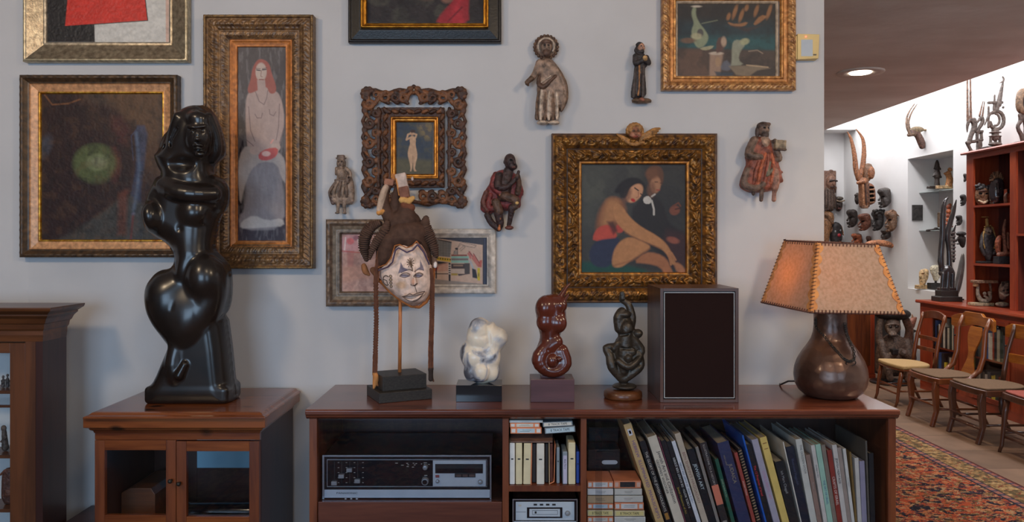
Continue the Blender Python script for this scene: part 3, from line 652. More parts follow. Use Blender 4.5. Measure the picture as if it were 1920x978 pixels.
for q_ in ([(479, 172), (486, 190), (495, 196), (500, 184), (502, 170)], [(478, 214), (482, 221), (490, 221), (492, 212)], [(505, 205), (506, 214), (513, 217), (517, 210)], [(466, 200), (470, 245), (478, 265)], [(524, 195), (522, 240), (518, 262)], [(462, 262), (474, 272), (480, 282)], [(532, 240), (524, 268)]): p.line(q_, 1.3, ln, 1.2, .8)
p.ell(478, 282, 10, 8, (186, 160, 150), 2).ell(517, 276, 9, 7, (186, 160, 150), 2).poly([(484, 288), (500, 278), (522, 276), (520, 292), (504, 301), (486, 300)], (190, 82, 78), 2, .95, 1).ell(499, 288, 8, 5, (222, 190, 180), 2, .8).line([(508, 268), (512, 262)], 3, (210, 150, 140))
p.poly([(452, 415), (476, 402), (500, 414), (530, 408), (534, 424), (500, 426), (470, 428), (450, 428)], (200, 190, 184), 3, .7, 1); p.grain(.12, 7, 4, 1, .5); p.build('canvas', M['v_paint'], t, -.010, .0008)

# 4 - dark painting with a red sleeve, cut by the top of the photo
bxx = (654, -250, 940, 81); t = picture('framed_painting', bxx, 'dark painting with a red sleeve in a black and gold frame')
frame('frame', bxx, [(0, 0), (0, 13), (2, 15), (4, 15), (6, 12), (22, 17), (25, 16)], t, step=8, colors=banded([(99, A4((16, 13, 13), 0), A4((28, 23, 22), 0), 1)]))
frame('liner', (678, -226, 916, 54), [(0, 0), (0, 17), (2, 18), (4, 15), (7, 12), (9, 13), (10, 5)], t, step=8, yb=-.0045, colors=banded([(99, A4((150, 92, 26), .8), A4((226, 160, 60), .9), 1)]))
p = Pic(687, -217, 907, 46, (46, 38, 38)); p.wash((66, 62, 54), 25, .8, 8).wash((30, 24, 26), 18, .6, 9)
p.poly([(815, 46), (828, 24), (850, 2), (860, -60), (885, -60), (878, 10), (880, 46)], (150, 34, 44), 5, .95, 1).poly([(845, 10), (862, 2), (874, 46), (850, 46)], (176, 44, 54), 8, .7).ell(838, -10, 14, 16, (120, 84, 70), 5).ell(800, -50, 40, 50, (92, 70, 60), 8).line([(840, 40), (866, 14)], 3, (110, 24, 34), 3)
p.grain(.25, 8); p.build('canvas', M['v_paint'], t, -.010, .0008)

# 5 - small nude in a pierced scroll frame
bxx = (681, 165, 873, 386); t = PF = picture('framed_painting', bxx, 'small painting of a standing nude in a dark pierced scrollwork frame')
W1, W2 = (66, 40, 28), (104, 64, 38); rnd = random.Random(5); B = Body()
def spiral(B, cx, cy, r0, a0, turns, w, flip=1, c=W1, off=6, k=1.5, fade=.35):
    pts = []; n = int(12*turns)+2
    for i in range(n+1):
        u = i/n; a = math.radians(a0)+flip*turns*2*PI*u; r = r0*(1-(1-fade)*u)
        pts.append((cx+r*math.cos(a), cy+r*math.sin(a), off+2*u, w*(1-.35*u)))
    B.c(pts, k, c)
def side_pts(u, v):                    # u along half-side, v outward 0..1
    return u, v
mx_, x0, x1, y0, y1 = 777, 681, 873, 170, 384
for sx in (-1, 1):
    X = lambda d: mx_+sx*d             # d: distance from the middle line
    # rails of the left and right sides: a wavy outer stem with scrolls curling in and out
    st = [(X(94+(2 if i % 2 else -5)), 182+i*15.2, 5, 3.4) for i in range(13)]; B.c(st, 2, W1)
    for i, yy in enumerate((196, 232, 268, 304, 340)):
        spiral(B, X(83), yy, 10, 180 if sx < 0 else 0, 1.15, 4.2, 1 if (sx > 0) else -1, W1 if i % 2 else W2, 7)
        spiral(B, X(71), yy+17, 7.5, 0 if sx < 0 else 180, 1.0, 3.8, 1 if (sx < 0) else -1, W2 if i % 2 else W1, 7)
        B.e(X(92), yy+14, 7, 5, 8, 3, 2, W1, sx*25).e(X(70), yy-4, 7, 4, 9, 3, 2, W2, -sx*30).e(X(87), yy-14, 8, 3, 7, 3, 2, W2, sx*40)
    B.c([(X(66), 205+i*12, 6+1.5*(i % 2), 3.6) for i in range(13)], 2, W1)
    # corners: leaf bunches
    for yy, d in ((177, 1), (378, -1)):
        B.e(X(89), yy, 8, 9, 9, 5, 3, W1)
        for a in (-70, -35, 0, 35, 70, 110, 150): r_ = math.radians(a); B.e(X(86+11*math.cos(r_)*.9), yy-d*math.sin(r_)*10, 8, 4.6, 4.2, 4, 1.2, W2 if a % 2 else W1)
        spiral(B, X(70), yy+d*3, 8, 90, 1.2, 2.8, sx*d, W2, 7)
        B.c([(X(84), yy+d*14, 7, 4), (X(78), yy+d*26, 6, 3), (X(80), yy+d*38, 6, 3)], 2, W1)
    # top and bottom runs
    for yy, d in ((184, 1), (369, -1)):
        for j, dx in enumerate((14, 32, 50)):
            spiral(B, X(dx+3), yy, 10, 270 if d > 0 else 90, 1.1, 4.2, -sx*d*(1 if j % 2 else -1), W1 if j % 2 else W2, 7)
            B.e(X(dx+12), yy-d*7, 8, 7, 3.4, 3, 2, W2, sx*20*d).e(X(dx), yy+d*10, 7, 6, 3.4, 3, 2, W1, -sx*15)
        B.c([(X(i*9), yy-d*(12-3*math.cos(i*1.1)), 5, 3.2) for i in range(10)], 2, W1)
    # crest
    B.e(X(7), 168, 9, 6, 5, 4, 1.5, W2).e(X(13), 173, 8, 6, 4, 4, 1.5, W1, sx*40)
    B.c([(X(4), 175, 8, 3), (X(12), 183, 8, 3), (X(22), 190, 7, 3.4), (X(34), 178, 7, 3)], 2, W2)
B.e(777, 164, 9, 4, 4, 4, 1, W1)
# inner leaf band
for i in range(11):
    for xx in (722, 832): B.e(xx-(3 if xx > 777 else -2), 208+i*13.8, 8, 4, 7.5, 4, 1.2, W2 if i % 2 else W1, 28*(1 if i % 2 else -1))
for i in range(8):
    for yy in (210, 344): B.e(728+i*14, yy, 8, 7.5, 4, 4, 1.2, W2 if i % 2 else W1, 22*(1 if i < 4 else -1))
for xa, xb, ya, yb_ in ((715, 735, 203, 351), (819, 834, 203, 351)): B.b((xa+xb)/2, 277, 3, (xb-xa)/2, 74, 3, 1, .5, W1)
for yy in (211, 343): B.b(775, yy, 3, 59, 9, 3, 1, .5, W1)
B.build('frame', M['v_wood'], -.012, t, 1.0)
frame('liner', (733, 219, 822, 335), [(0, 0), (0, 11), (2, 12), (5, 8), (6, 9), (9, 6), (9.5, 3)], t, step=3, yb=-.005, m='v_gilt', colors=banded([(99, A4((140, 82, 30), .7), A4((216, 146, 62), .85), 1)]))
p = Pic(741, 227, 811, 327, (54, 58, 64)); p.wash((74, 72, 64), 14, .7, 8).poly([(780, 227), (811, 227), (811, 262), (792, 260)], (126, 106, 70), 9, .8, 1).wash((40, 52, 72), 10, .6, 19, .5, .6)
p.poly([(741, 296), (811, 300), (811, 327), (741, 327)], (86, 78, 52), 8, .9); sk = (188, 150, 118)
p.poly([(770, 254), (778, 256), (780, 262), (779, 270), (781, 280), (783, 292), (780, 304), (778, 314), (779, 318), (782, 321), (775, 321), (774, 300), (772, 321), (768, 321), (770, 316), (768, 304), (764, 290), (766, 278), (769, 270), (768, 262)], sk, 1.2, 1, 1)
p.ell(773, 249, 4, 5, (170, 128, 98)).ell(774, 246, 5, 3, (60, 38, 30)).line([(769, 258), (762, 262), (765, 252), (770, 250)], 3.2, sk).line([(779, 258), (781, 252), (774, 250)], 3, sk); p.line([(774, 292), (775, 318)], .8, (120, 84, 64), 1, .7)
p.grain(.2, 5); p.build('canvas', M['v_paint'], t, -.009, .0006)

# 6 - the couple, in a heavy gilded frame
bxx = (1034, 251, 1343, 567); t = picture('framed_painting', bxx, 'painting of a seated dark-haired woman and a companion in a heavy gilded frame')
def carve6(U, s, H):
    s = s+9*(fbm(U/9+3, s/11+40, 6, 2)-.5)*2
    v = np.clip((U-3)/24, 0, 1); w = np.clip((U-30)/22, 0, 1)
    a = np.sin(s/30*2*PI+3*np.sin(v*PI)); b = np.abs(np.sin(s/15*PI+6*(v-.5)**2))
    c_ = np.sin(np.abs(s)/13*2*PI-5*np.abs(w-.5)*2)
    return np.where((U > 3) & (U < 27), (3*a*b+1.6*np.sin(s/7.5*2*PI+8*v))*np.sin(v*PI), 0)+np.where((U > 30) & (U < 52), (2.8*c_+1.2*np.sin(np.abs(s)/5+9*w))*np.sin(w*PI), 0)
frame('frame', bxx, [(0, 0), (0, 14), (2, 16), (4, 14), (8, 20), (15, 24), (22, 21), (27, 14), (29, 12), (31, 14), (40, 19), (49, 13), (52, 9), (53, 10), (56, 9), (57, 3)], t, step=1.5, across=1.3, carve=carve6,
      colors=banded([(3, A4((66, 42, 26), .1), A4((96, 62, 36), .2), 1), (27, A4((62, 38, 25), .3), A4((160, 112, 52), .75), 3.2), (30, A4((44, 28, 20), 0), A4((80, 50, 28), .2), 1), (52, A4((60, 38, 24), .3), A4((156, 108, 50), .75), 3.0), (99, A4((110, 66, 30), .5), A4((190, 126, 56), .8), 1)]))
B = Body(); cg, cf, cd = (150, 104, 56), (134, 86, 62), (84, 54, 34)
B.e(1188, 249, 12, 13, 14, 11, 2, cf).e(1188, 253, 20, 9, 9, 5, 3, cf)
for a in range(-100, 101, 22): r_ = math.radians(a); B.e(1188+13*math.sin(r_), 248-13*math.cos(r_), 12, 4.4, 4.4, 6, 1, cg).e(1188+9*math.sin(r_), 246-9.5*math.cos(r_), 18, 4, 4, 5, 1, cg)
B.e(1183.5, 249, 24.5, 2.6, 1.8, 2, 1, cd, neg=True).e(1192.5, 249, 24.5, 2.6, 1.8, 2, 1, cd, neg=True).e(1188, 253, 25, 2, 4, 2.4, 1, cf).e(1188, 259, 23, 3.4, 1.2, 2, .6, (120, 50, 40)).e(1181, 256, 21, 4, 4, 3, 2, cf).e(1195, 256, 21, 4, 4, 3, 2, cf)
for sx in (-1, 1):
    for j in range(5):
        if sx > 0: B.c([(1198+j*1, 265-j*2, 12, 3), (1210+j*3, 262-j*4.2, 12, 3.4), (1222+j*3.2, 258-j*4.4+2, 9, 2)], 1.2, cg)
        else: B.c([(1180-j, 268-j*1.4, 12, 3), (1170-j*1.6, 264-j*1.5, 12, 3), (1162-j*1.5, 257-j*1, 9, 2)], 1.2, cg)
B.c([(1165, 262, 12, 3), (1178, 270, 14, 4), (1190, 272, 14, 4), (1204, 268, 13, 3.4)], 2, cg)
B.build('cherub_head', M['v_wood'], -.02, t, .8)
p = Pic(1087, 303, 1294, 517, (62, 60, 58)); p.wash((82, 80, 72), 30, .7, 8).poly([(1087, 303), (1150, 303), (1120, 400), (1087, 440)], (88, 88, 78), 40, .5).poly([(1200, 303), (1294, 303), (1294, 517), (1180, 517)], (44, 42, 44), 25, .7)
p.poly([(1087, 490), (1110, 490), (1200, 500), (1230, 517), (1087, 517)], (24, 74, 64), 7, .95, 1)
p.poly([(1200, 372), (1222, 362), (1244, 380), (1252, 412), (1262, 425), (1294, 440), (1294, 500), (1250, 490), (1200, 440), (1180, 400)], (38, 32, 34), 6, .95, 2).poly([(1250, 430), (1294, 440), (1294, 500), (1262, 500), (1240, 460)], (72, 40, 42), 12, .7)
p.poly([(1210, 325), (1218, 310), (1238, 310), (1245, 325), (1243, 345), (1236, 348), (1218, 350)], (104, 66, 46), 4, 1, 2).ell(1229, 346, 10, 16, (172, 120, 88), 3, 1, 6).ell(1221, 356, 8, 14, (120, 78, 58), 5, .7).line([(1228, 341), (1233, 341)], 1.5, (60, 36, 32)).line([(1238, 343), (1242, 343)], 1.3, (60, 36, 32)).line([(1231, 356), (1237, 356)], 2, (160, 60, 52)).ell(1222, 326, 12, 10, (120, 76, 52), 5, .8)
p.poly([(1205, 372), (1214, 366), (1222, 372), (1220, 382), (1208, 382)], (206, 198, 190), 1.5, 1, 1).line([(1222, 376), (1226, 392), (1226, 402)], 3.4, (200, 192, 184), 1.6).line([(1222, 368), (1228, 364)], 3, (200, 190, 180), 1.5)
p.ell(1265, 394, 10, 9, (128, 72, 54), 3, 1, -20).line([(1262, 386), (1272, 380), (1276, 386)], 3, (112, 62, 46)).line([(1266, 392), (1276, 390)], 2, (60, 34, 30)).ell(1262, 450, 12, 6, (150, 84, 66), 3, 1, 15)
sk, sd = (188, 130, 84), (136, 86, 58)
p.poly([(1138, 372), (1152, 368), (1170, 376), (1176, 400), (1168, 430), (1150, 446), (1120, 446), (1116, 425), (1122, 395)], sd, 8, 1, 2).poly([(1134, 378), (1150, 370), (1166, 380), (1150, 420), (1125, 430)], sk, 12, .8, 1)
p.poly([(1112, 440), (1122, 425), (1140, 420), (1152, 428), (1158, 446), (1140, 450), (1112, 452)], (196, 76, 60), 3, 1, 1).ell(1162, 428, 8, 8, (186, 70, 58), 3).poly([(1138, 415), (1150, 415), (1158, 432), (1150, 440)], (70, 30, 34), 5, .8)
p.poly([(1104, 470), (1118, 450), (1150, 446), (1164, 446), (1154, 470), (1146, 500), (1120, 502), (1106, 490)], (44, 48, 74), 4, 1, 2)
p.poly([(1146, 500), (1150, 468), (1166, 448), (1186, 443), (1212, 455), (1222, 464), (1200, 478), (1180, 490), (1164, 502)], sk, 3.5, 1, 2).poly([(1186, 492), (1210, 472), (1232, 474), (1250, 484), (1258, 502), (1264, 517), (1248, 517), (1238, 500), (1215, 494)], (168, 108, 72), 4, 1, 1).line([(1150, 498), (1185, 488), (1218, 466)], 3, sd, 4, .7)
p.poly([(1262, 492), (1274, 492), (1290, 510), (1290, 517), (1270, 512)], (176, 116, 80), 4, 1, 1)
p.poly([(1150, 378), (1166, 384), (1178, 404), (1200, 424), (1230, 440), (1250, 456), (1262, 478), (1268, 496), (1258, 496), (1250, 474), (1232, 462), (1200, 450), (1172, 436), (1150, 410)], sk, 3, 1, 2).line([(1172, 436), (1200, 450), (1240, 466)], 2.5, sd, 3, .7)
for dx in (0, 5, 9): p.line([(1254+dx*.6, 474), (1258+dx, 496-dx)], 3.4, (178, 120, 80), 1.6)
p.poly([(1150, 362), (1160, 345), (1176, 333), (1196, 332), (1208, 342), (1212, 356), (1204, 352), (1194, 344), (1182, 352), (1176, 362), (1166, 362)], (30, 24, 28), 4, 1, 2)
p.ell(1190, 362, 12.5, 20, (208, 150, 112), 2.5, 1, 38).ell(1176, 366, 7, 14, (130, 84, 66), 5, .7, 20).poly([(1160, 345), (1185, 338), (1182, 350), (1174, 372), (1162, 370)], (34, 28, 32), 4, .9, 1)
p.line([(1190, 352), (1197, 357)], 2.2, (50, 34, 36)).line([(1201, 363), (1206, 366)], 2, (50, 34, 36)).ell(1187, 375, 4.5, 3, (190, 44, 44), 1.4, 1, 30).line([(1197, 360), (1197, 369), (1193, 370)], 1.4, (160, 100, 78), 1.5)
p.C *= .78; p.grain(.14, 6); p.build('canvas', M['v_paint'], t, -.010, .0006)

# 7 - dreamlike landscape in a carved gold frame (an invented stand-in)
bxx = (1240, -26, 1490, 170); t = picture('framed_painting', bxx, 'dark dreamlike landscape in a carved gold frame at the top right')
def carve7(U, s, H):
    v = np.clip((U-1)/14, 0, 1); c_ = np.exp(-(s/22)**2)
    return np.where(U < 15, (1.5*np.sin(s/11*2*PI+5*v)*np.sin(s/4.6+4*v)+1.0*c_*np.sin(s/3+7*v))*np.sin(v*PI), 0)+np.where((U > 22) & (U < 27), .6*np.sin(s/3*2*PI), 0)
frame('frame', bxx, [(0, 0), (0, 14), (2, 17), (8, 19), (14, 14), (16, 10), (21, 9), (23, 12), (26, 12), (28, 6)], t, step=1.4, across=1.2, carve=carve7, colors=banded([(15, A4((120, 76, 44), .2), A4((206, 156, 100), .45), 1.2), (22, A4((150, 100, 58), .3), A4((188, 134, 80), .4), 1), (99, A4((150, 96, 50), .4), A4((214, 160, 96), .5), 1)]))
frame('liner', (1267, 1, 1460, 146), [(0, 0), (0, 7), (2, 7), (4.5, 5.5), (5, 3)], t, step=8, yb=-.0045, colors=banded([(99, A4((140, 122, 104), 0), A4((160, 142, 122), 0), 1)]))
p = Pic(1270, 5, 1457, 143, (50, 46, 46)); p.poly([(1270, 40), (1457, 40), (1457, 95), (1270, 92)], (38, 56, 64), 22).poly([(1270, 70), (1457, 68), (1457, 96), (1270, 92)], (40, 84, 88), 12, .9).poly([(1270, 90), (1457, 95), (1457, 143), (1270, 143)], (74, 62, 58), 4)
p.poly([(1270, 92), (1330, 94), (1330, 143), (1270, 143)], (100, 74, 62), 12, .7).wash((30, 34, 40), 24, .4, 31)
cr, gr = (168, 160, 128), (132, 138, 112)
p.poly([(1298, 14), (1306, 12), (1304, 28), (1312, 44), (1322, 56), (1330, 70), (1322, 86), (1308, 92), (1298, 74), (1296, 56), (1302, 44), (1296, 28)], gr, 3, .95, 2).ell(1313, 62, 6, 8, (70, 66, 70), 2, .9).ell(1306, 68, 10, 6, cr, 3, .8).ell(1290, 76, 14, 5, (110, 82, 66), 3, .9).poly([(1310, 90), (1340, 84), (1334, 92), (1320, 95)], cr, 2, .8, 1).line([(1316, 44), (1345, 38)], 1.5, gr, 2, .7).ell(1306, 12, 9, 2, (190, 176, 160), 1.5, .9)
oc = (150, 104, 70)
p.poly([(1362, 40), (1380, 46), (1404, 40), (1396, 50), (1372, 50)], oc, 2.5, .9, 1)
for a, b_, c_ in ((1366, 26, 10), (1378, 12, 20), (1390, 20, 18), (1400, 10, 9), (1418, 12, 16), (1442, 12, 20)): p.ell(a, b_+c_/2, 3.6, c_*.7, oc, 2.5, .85, 18)
p.poly([(1412, 44), (1426, 28), (1440, 30), (1428, 40), (1416, 48)], oc, 2.5, .9, 1).poly([(1362, 46), (1400, 52), (1430, 48), (1400, 60)], (62, 52, 54), 4, .8)
p.poly([(1331, 100), (1356, 100), (1350, 143), (1330, 143)], (150, 122, 104), 4, .9).ell(1343, 100, 13, 3.2, (176, 158, 142), 1.5).poly([(1342, 100), (1344, 72), (1356, 68), (1364, 78), (1358, 90), (1350, 98)], (88, 62, 58), 3, .95, 1).ell(1357, 78, 5, 9, (176, 150, 128), 3, .9)
p.poly([(1372, 120), (1372, 84), (1378, 74), (1392, 76), (1398, 84), (1388, 96), (1384, 112), (1396, 122), (1366, 124)], (142, 142, 124), 3, .9, 1).ell(1396, 78, 9, 6, (160, 158, 124), 3, .9, -15).ell(1346, 116, 5, 9, (160, 128, 100), 2, .9).poly([(1348, 130), (1360, 110), (1372, 122), (1368, 134)], (96, 98, 110), 3, .8, 1)
p.poly([(1366, 124), (1420, 122), (1444, 128), (1420, 132), (1404, 143), (1380, 140)], (126, 110, 92), 3, .9).line([(1400, 122), (1440, 126)], 2, (176, 150, 120), 2).poly([(1340, 134), (1376, 136), (1372, 143), (1344, 143)], (50, 60, 72), 3, .9).line([(1404, 96), (1420, 94), (1430, 100)], 2, (150, 130, 112), 2, .8)
p.grain(.14, 6); p.build('canvas', M['v_paint'], t, -.010, .0003)

# 8 - pink painting behind the mask
bxx = (612, 411, 772, 574); t = picture('framed_painting', bxx, 'pale pink abstract painting in a worn brown frame, behind the white-faced mask')
def carve8(U, s, H): v = np.clip(U/12, 0, 1); return np.where(U < 12, 1.2*np.sin(v*PI)*(np.cos(s/52*2*PI)**8*2+.3*np.sin(s/5)), 0)
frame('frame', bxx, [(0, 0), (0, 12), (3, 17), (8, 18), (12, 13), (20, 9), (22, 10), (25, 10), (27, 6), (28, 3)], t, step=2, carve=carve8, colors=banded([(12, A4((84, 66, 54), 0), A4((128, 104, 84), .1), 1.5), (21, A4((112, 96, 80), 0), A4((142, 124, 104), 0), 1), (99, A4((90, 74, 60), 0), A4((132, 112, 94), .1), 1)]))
p = Pic(639, 438, 746, 548, (184, 138, 122)); p.wash((206, 160, 142), 14, .8, 3).wash((150, 104, 92), 9, .5, 7, .52, .66)
p.poly([(640, 440), (682, 440), (676, 468), (652, 476), (640, 470)], (206, 150, 150), 5, .9, 1).ell(657, 452, 7, 6, (214, 110, 110), 2).ell(668, 446, 6, 5, (120, 60, 80), 3, .7).poly([(650, 470), (664, 470), (662, 500), (652, 500)], (176, 112, 100), 3, .8).line([(640, 470), (680, 474)], 1.6, (190, 60, 50), 2, .8).line([(648, 445), (646, 468)], 2, (232, 214, 206), 2).line([(672, 450), (680, 480)], 4, (222, 200, 190), 3).poly([(640, 500), (690, 496), (700, 520), (640, 530)], (208, 150, 124), 8, .6)
p.grain(.18, 6); p.build('canvas', M['v_paint'], t, -.009, .0008)

# 9 - harbour and factories
bxx = (779, 429, 929.5, 550); t = picture('framed_painting', bxx, 'small painting of factory buildings in a whitewashed frame, behind the mask')
frame('frame', bxx, [(0, 0), (0, 10), (2, 12), (9, 12), (11, 8), (13, 8), (15, 6), (16, 6), (17, 2)], t, step=4, m='v_matte', colors=banded([(11, A4((176, 162, 150)), A4((206, 194, 182)), 1), (13, A4((120, 108, 100)), A4((160, 148, 138)), 1), (99, A4((180, 168, 156)), A4((208, 196, 184)), 1)]))
p = Pic(795, 443, 914, 535.5, (62, 58, 66)); R = lambda a, b, c_, d: [(a, b), (c_, b), (c_, d), (a, d)]
p.poly([(795, 448), (822, 447), (905, 459), (905, 533), (795, 533)], (202, 168, 146)).poly([(795, 447), (821, 448), (847, 453), (844, 482), (795, 476)], (118, 112, 106))
for i in range(9): p.line([(798+i*5.5, 448+i*.5), (798+i*5.5, 480)], .6, (90, 84, 80), .8, .8)
for j in range(6): p.line([(795, 452+j*5), (845, 456+j*4.8)], .5, (92, 86, 82), .8, .6)
p.poly([(821, 448), (847, 453), (846, 455), (821, 450)], (58, 46, 42)).poly([(795, 478), (845, 484), (845, 491), (795, 484)], (206, 166, 44))
for i in range(11): p.ell(798+i*4.6, 481.5+i*.5, 1.3, 1.6, (50, 40, 34))
p.poly([(795, 486), (842, 492), (818, 500), (795, 498)], (40, 36, 42)).poly(R(846, 477, 876, 480), (140, 66, 52)).poly(R(846, 480, 879, 484), (140, 178, 160)).poly(R(846, 484, 878, 488), (120, 106, 100)).poly(R(846, 488, 879, 492.5), (140, 178, 160))
p.poly(R(846, 494, 872, 503.5), (70, 52, 48)).poly(R(850, 496, 868, 499), (150, 118, 96)).poly(R(846, 504, 871, 512), (196, 170, 152)).poly(R(871, 493, 881, 513), (78, 66, 62)).poly([(858, 513), (881, 513), (860, 517)], (72, 56, 54))
p.poly([(876, 475), (881, 470), (886, 478), (882, 486)], (190, 112, 100)).poly([(884, 484), (888, 475), (899, 492), (896, 500)], (196, 112, 98)).poly([(896, 500), (899, 488), (904, 487), (903, 501)], (190, 98, 84)).line([(888, 475), (899, 493)], 1.2, (120, 50, 46)).line([(879, 471), (887, 481)], 1, (90, 46, 44))
p.poly([(878, 485), (884, 490), (898, 524), (895, 526)], (176, 172, 172)).poly([(885, 503), (892, 505), (896, 522), (886, 520)], (48, 42, 48)).poly([(895, 502), (900, 502), (900, 526), (895, 525)], (206, 178, 44)).ell(897.5, 515, 1, 4, (110, 90, 50))
p.poly([(795, 521), (846, 526), (905, 532), (905, 535), (795, 535)], (148, 134, 124)).poly([(795, 500), (840, 492), (840, 508), (800, 510)], (196, 140, 118), 2, .7).poly([(800, 500), (822, 500), (820, 506), (800, 516)], (196, 96, 80)).line([(818, 500), (818, 521)], 2.4, (36, 32, 36)).line([(843, 494), (843, 525)], 3.6, (36, 32, 36))
for i in range(5): p.line([(841.5, 497+i*4), (844.5, 497+i*4)], 1.6, (206, 190, 176), .6)
p.line([(806, 513), (840, 513)], 1.6, (44, 38, 40)).poly(R(846, 512, 858, 516), (170, 140, 60)).poly(R(851, 470, 858, 477), (150, 134, 122)).ell(856, 466, 3, 2, (44, 38, 40), .8).line([(850, 477), (852, 470), (858, 468), (858, 477)], .7, (60, 50, 48), .7)
c_ = [(858, 464), (864, 458), (876, 462), (890, 464), (893, 460), (884, 458), (868, 454), (862, 456)]; p.line(c_+c_[:1], .7, (90, 76, 72), .8); p.line([(864, 470), (872, 463), (870, 460), (862, 467)], .7, (90, 76, 72), .8)
p.poly(R(906, 443, 914, 536), (50, 50, 66)).line([(909, 446), (909, 534)], 1, (80, 84, 104), .8); p.grain(.1, 5); p.build('canvas', M['v_paint'], t, -.009, .0003)

# wall sensor beside the gold frame
t = thing('wall_sensor', Wp(1511, 113, -.001), 'cream plastic wall sensor with a small red light beside the gold frame', 'sensor')
q = S(-.02); pc = lambda a: (a-VX)*q; pz = lambda a: EYE-(a-VY)*q
cream = mat('cream_plastic', col(206, 178, 118), None, 5, .4)
MB().box(pc(1490), pc(1494), -.028, -.0005, pz(112), pz(68)).box(pc(1491), pc(1531), -.020, -.0006, pz(112), pz(66)).build('back_box', cream, t, bevel=.001)
MB().prism([(pc(1493), pz(65)), (pc(1534), pz(66)), (pc(1532), pz(111)), (pc(1493), pz(113))], -.034, -.0201, 'y').build('cover', cream, t, bevel=.0015)
MB().box(pc(1499.5), pc(1521), -.0348, -.0341, pz(107), pz(76)).build('window', M['silverpaint'], t)
MB().box(pc(1522), pc(1528), -.0346, -.0341, pz(105.5), pz(103)).build('maker_mark', M['black'], t)
MB().lathe([(.0001, pz(70.5)-.002), (.0022, pz(70.5)-.001), (.0026, pz(70.5)), (.0022, pz(70.5)+.001), (.0001, pz(70.5)+.002)], pc(1508.5), -.0345, 14).build('indicator_light', emit('red_indicator', (1, .06, .04), 8), t, True)
# ---------------------------------------------------------------- carved figures hung on the wall
def wall_fig(B, name, label, group=None, vox=.75, y=-.032, m='v_wood'):
    o = B.build(name, M[m], y, None, vox); hi = max(v.co.y for v in o.data.vertices)+o.location.y; o.location.y -= hi+.0006; return tag(o, label, 'statue', group)
# haloed saint
g1, g2, g3, g4 = (134, 110, 94), (104, 78, 60), (176, 156, 138), (84, 60, 48)
B = Body(); B.e(1024, 88, -3, 22, 22, 4, 1, g2)
for k in range(22): a = 2*PI*k/22; B.e(1024+21.5*math.cos(a), 88+21.5*math.sin(a), -2, 3.1, 3.1, 4, .6, g4 if k % 2 else g2)
B.c([(1024+15*math.cos(a), 87+15*math.sin(a), 1, 2.2) for a in np.linspace(2.6, 6.9, 14)], 1, g3).e(1024, 91, 7, 9, 13, 10, 2, g1).e(1024, 82, 10, 10, 6, 8, 1.5, g4).e(1024, 102, 12, 7, 8, 6, 1.5, g4).c([(1024, 88, 18, 1.4), (1024, 94, 20, 2)], .8, g1).e(1020, 88.5, 17, 2, 1.3, 2, .5, (40, 28, 24), neg=True).e(1028, 88.5, 17, 2, 1.3, 2, .5, (40, 28, 24), neg=True)
B.P([(1016, 110), (1034, 110), (1046, 124), (1058, 142), (1065, 168), (1065, 188), (1058, 204), (1051, 212), (1048, 200), (1049, 226), (1002, 228), (1004, 206), (1008, 180), (1006, 166), (1008, 152), (1012, 138), (1006, 122)], 13, 1.1, 0, 2, g1, 1)
B.c([(1012, 120, 6, 8), (1004, 138, 9, 6), (996, 150, 11, 5)], 2, g1).c([(996, 150, 12, 5), (988, 157, 13, 4.4), (990, 162, 12, 2)], 1.5, g2)
B.c([(1012, 142, 8, 3), (1009, 158, 11, 4), (1018, 166, 15, 4), (1030, 156, 17, 3), (1040, 146, 15, 2.6)], 1.5, g4).e(1026, 132, 8, 14, 18, 9, 4, g1)
for k, (a, b) in enumerate(((1010, 1006), (1016, 1013), (1022, 1021), (1029, 1028), (1035, 1036), (1041, 1044))): B.c([(a, 168, 12, 1.8), (b, 196, 14, 2.4), (b, 225, 12, 2.6)], 1.2, g3 if k % 2 else g2)
B.c([(1044, 132, 8, 4), (1058, 156, 9, 4), (1061, 185, 7, 4), (1053, 206, 4, 3)], 2, g2).c([(1050, 152, 12, 1.6), (1055, 176, 12, 1.8), (1052, 198, 8, 1.4)], 1, (128, 74, 52)).c([(1014, 158, 18, 1.2), (1032, 146, 18, 1.2)], .8, g3)
B.e(1017, 231, 6, 11, 4, 9, 1.5, g3).e(1039, 231, 6, 10, 4, 9, 1.5, g3).b(1028, 226, 2, 15, 5, 6, 1, 1, g4)
wall_fig(B, 'saint_statue', 'gilt wooden saint with a scalloped halo and one arm held out, on the wall')
# kneeling dark figure in a red cloak
d1, d2, r1, r2, o1 = (56, 38, 36), (82, 58, 46), (112, 44, 42), (92, 50, 42), (166, 106, 66)
B = Body(); B.e(956, 303, 6, 11, 14.5, 12, 1.5, d1).e(962, 313, 10, 8, 7, 7, 2, d1).c([(962, 300, 16, 1.5), (965, 308, 18, 2.4)], 1, d1).e(958, 302, 17, 2.6, 1.4, 2, .5, (24, 16, 16), neg=True).e(965, 302, 15.5, 2, 1.4, 2, .5, (24, 16, 16), neg=True).e(963, 315.5, 16, 3.6, 1.5, 2, .6, (90, 50, 44)).e(946, 304, 4, 2.4, 4, 3, .6, d1)
B.c([(955, 316, 2, 7), (952, 326, 0, 11), (946, 350, 2, 14), (944, 366, 2, 14)], 3, d1)
B.P([(946, 317), (932, 320), (920, 330), (919, 343), (910, 356), (904, 368), (900, 388), (902, 396), (914, 402), (926, 398), (940, 392), (950, 396), (968, 392), (977, 388), (976, 372), (983, 362), (978, 344), (971, 330), (962, 322)], 11, 1.1, -4, 2, r1, 1)
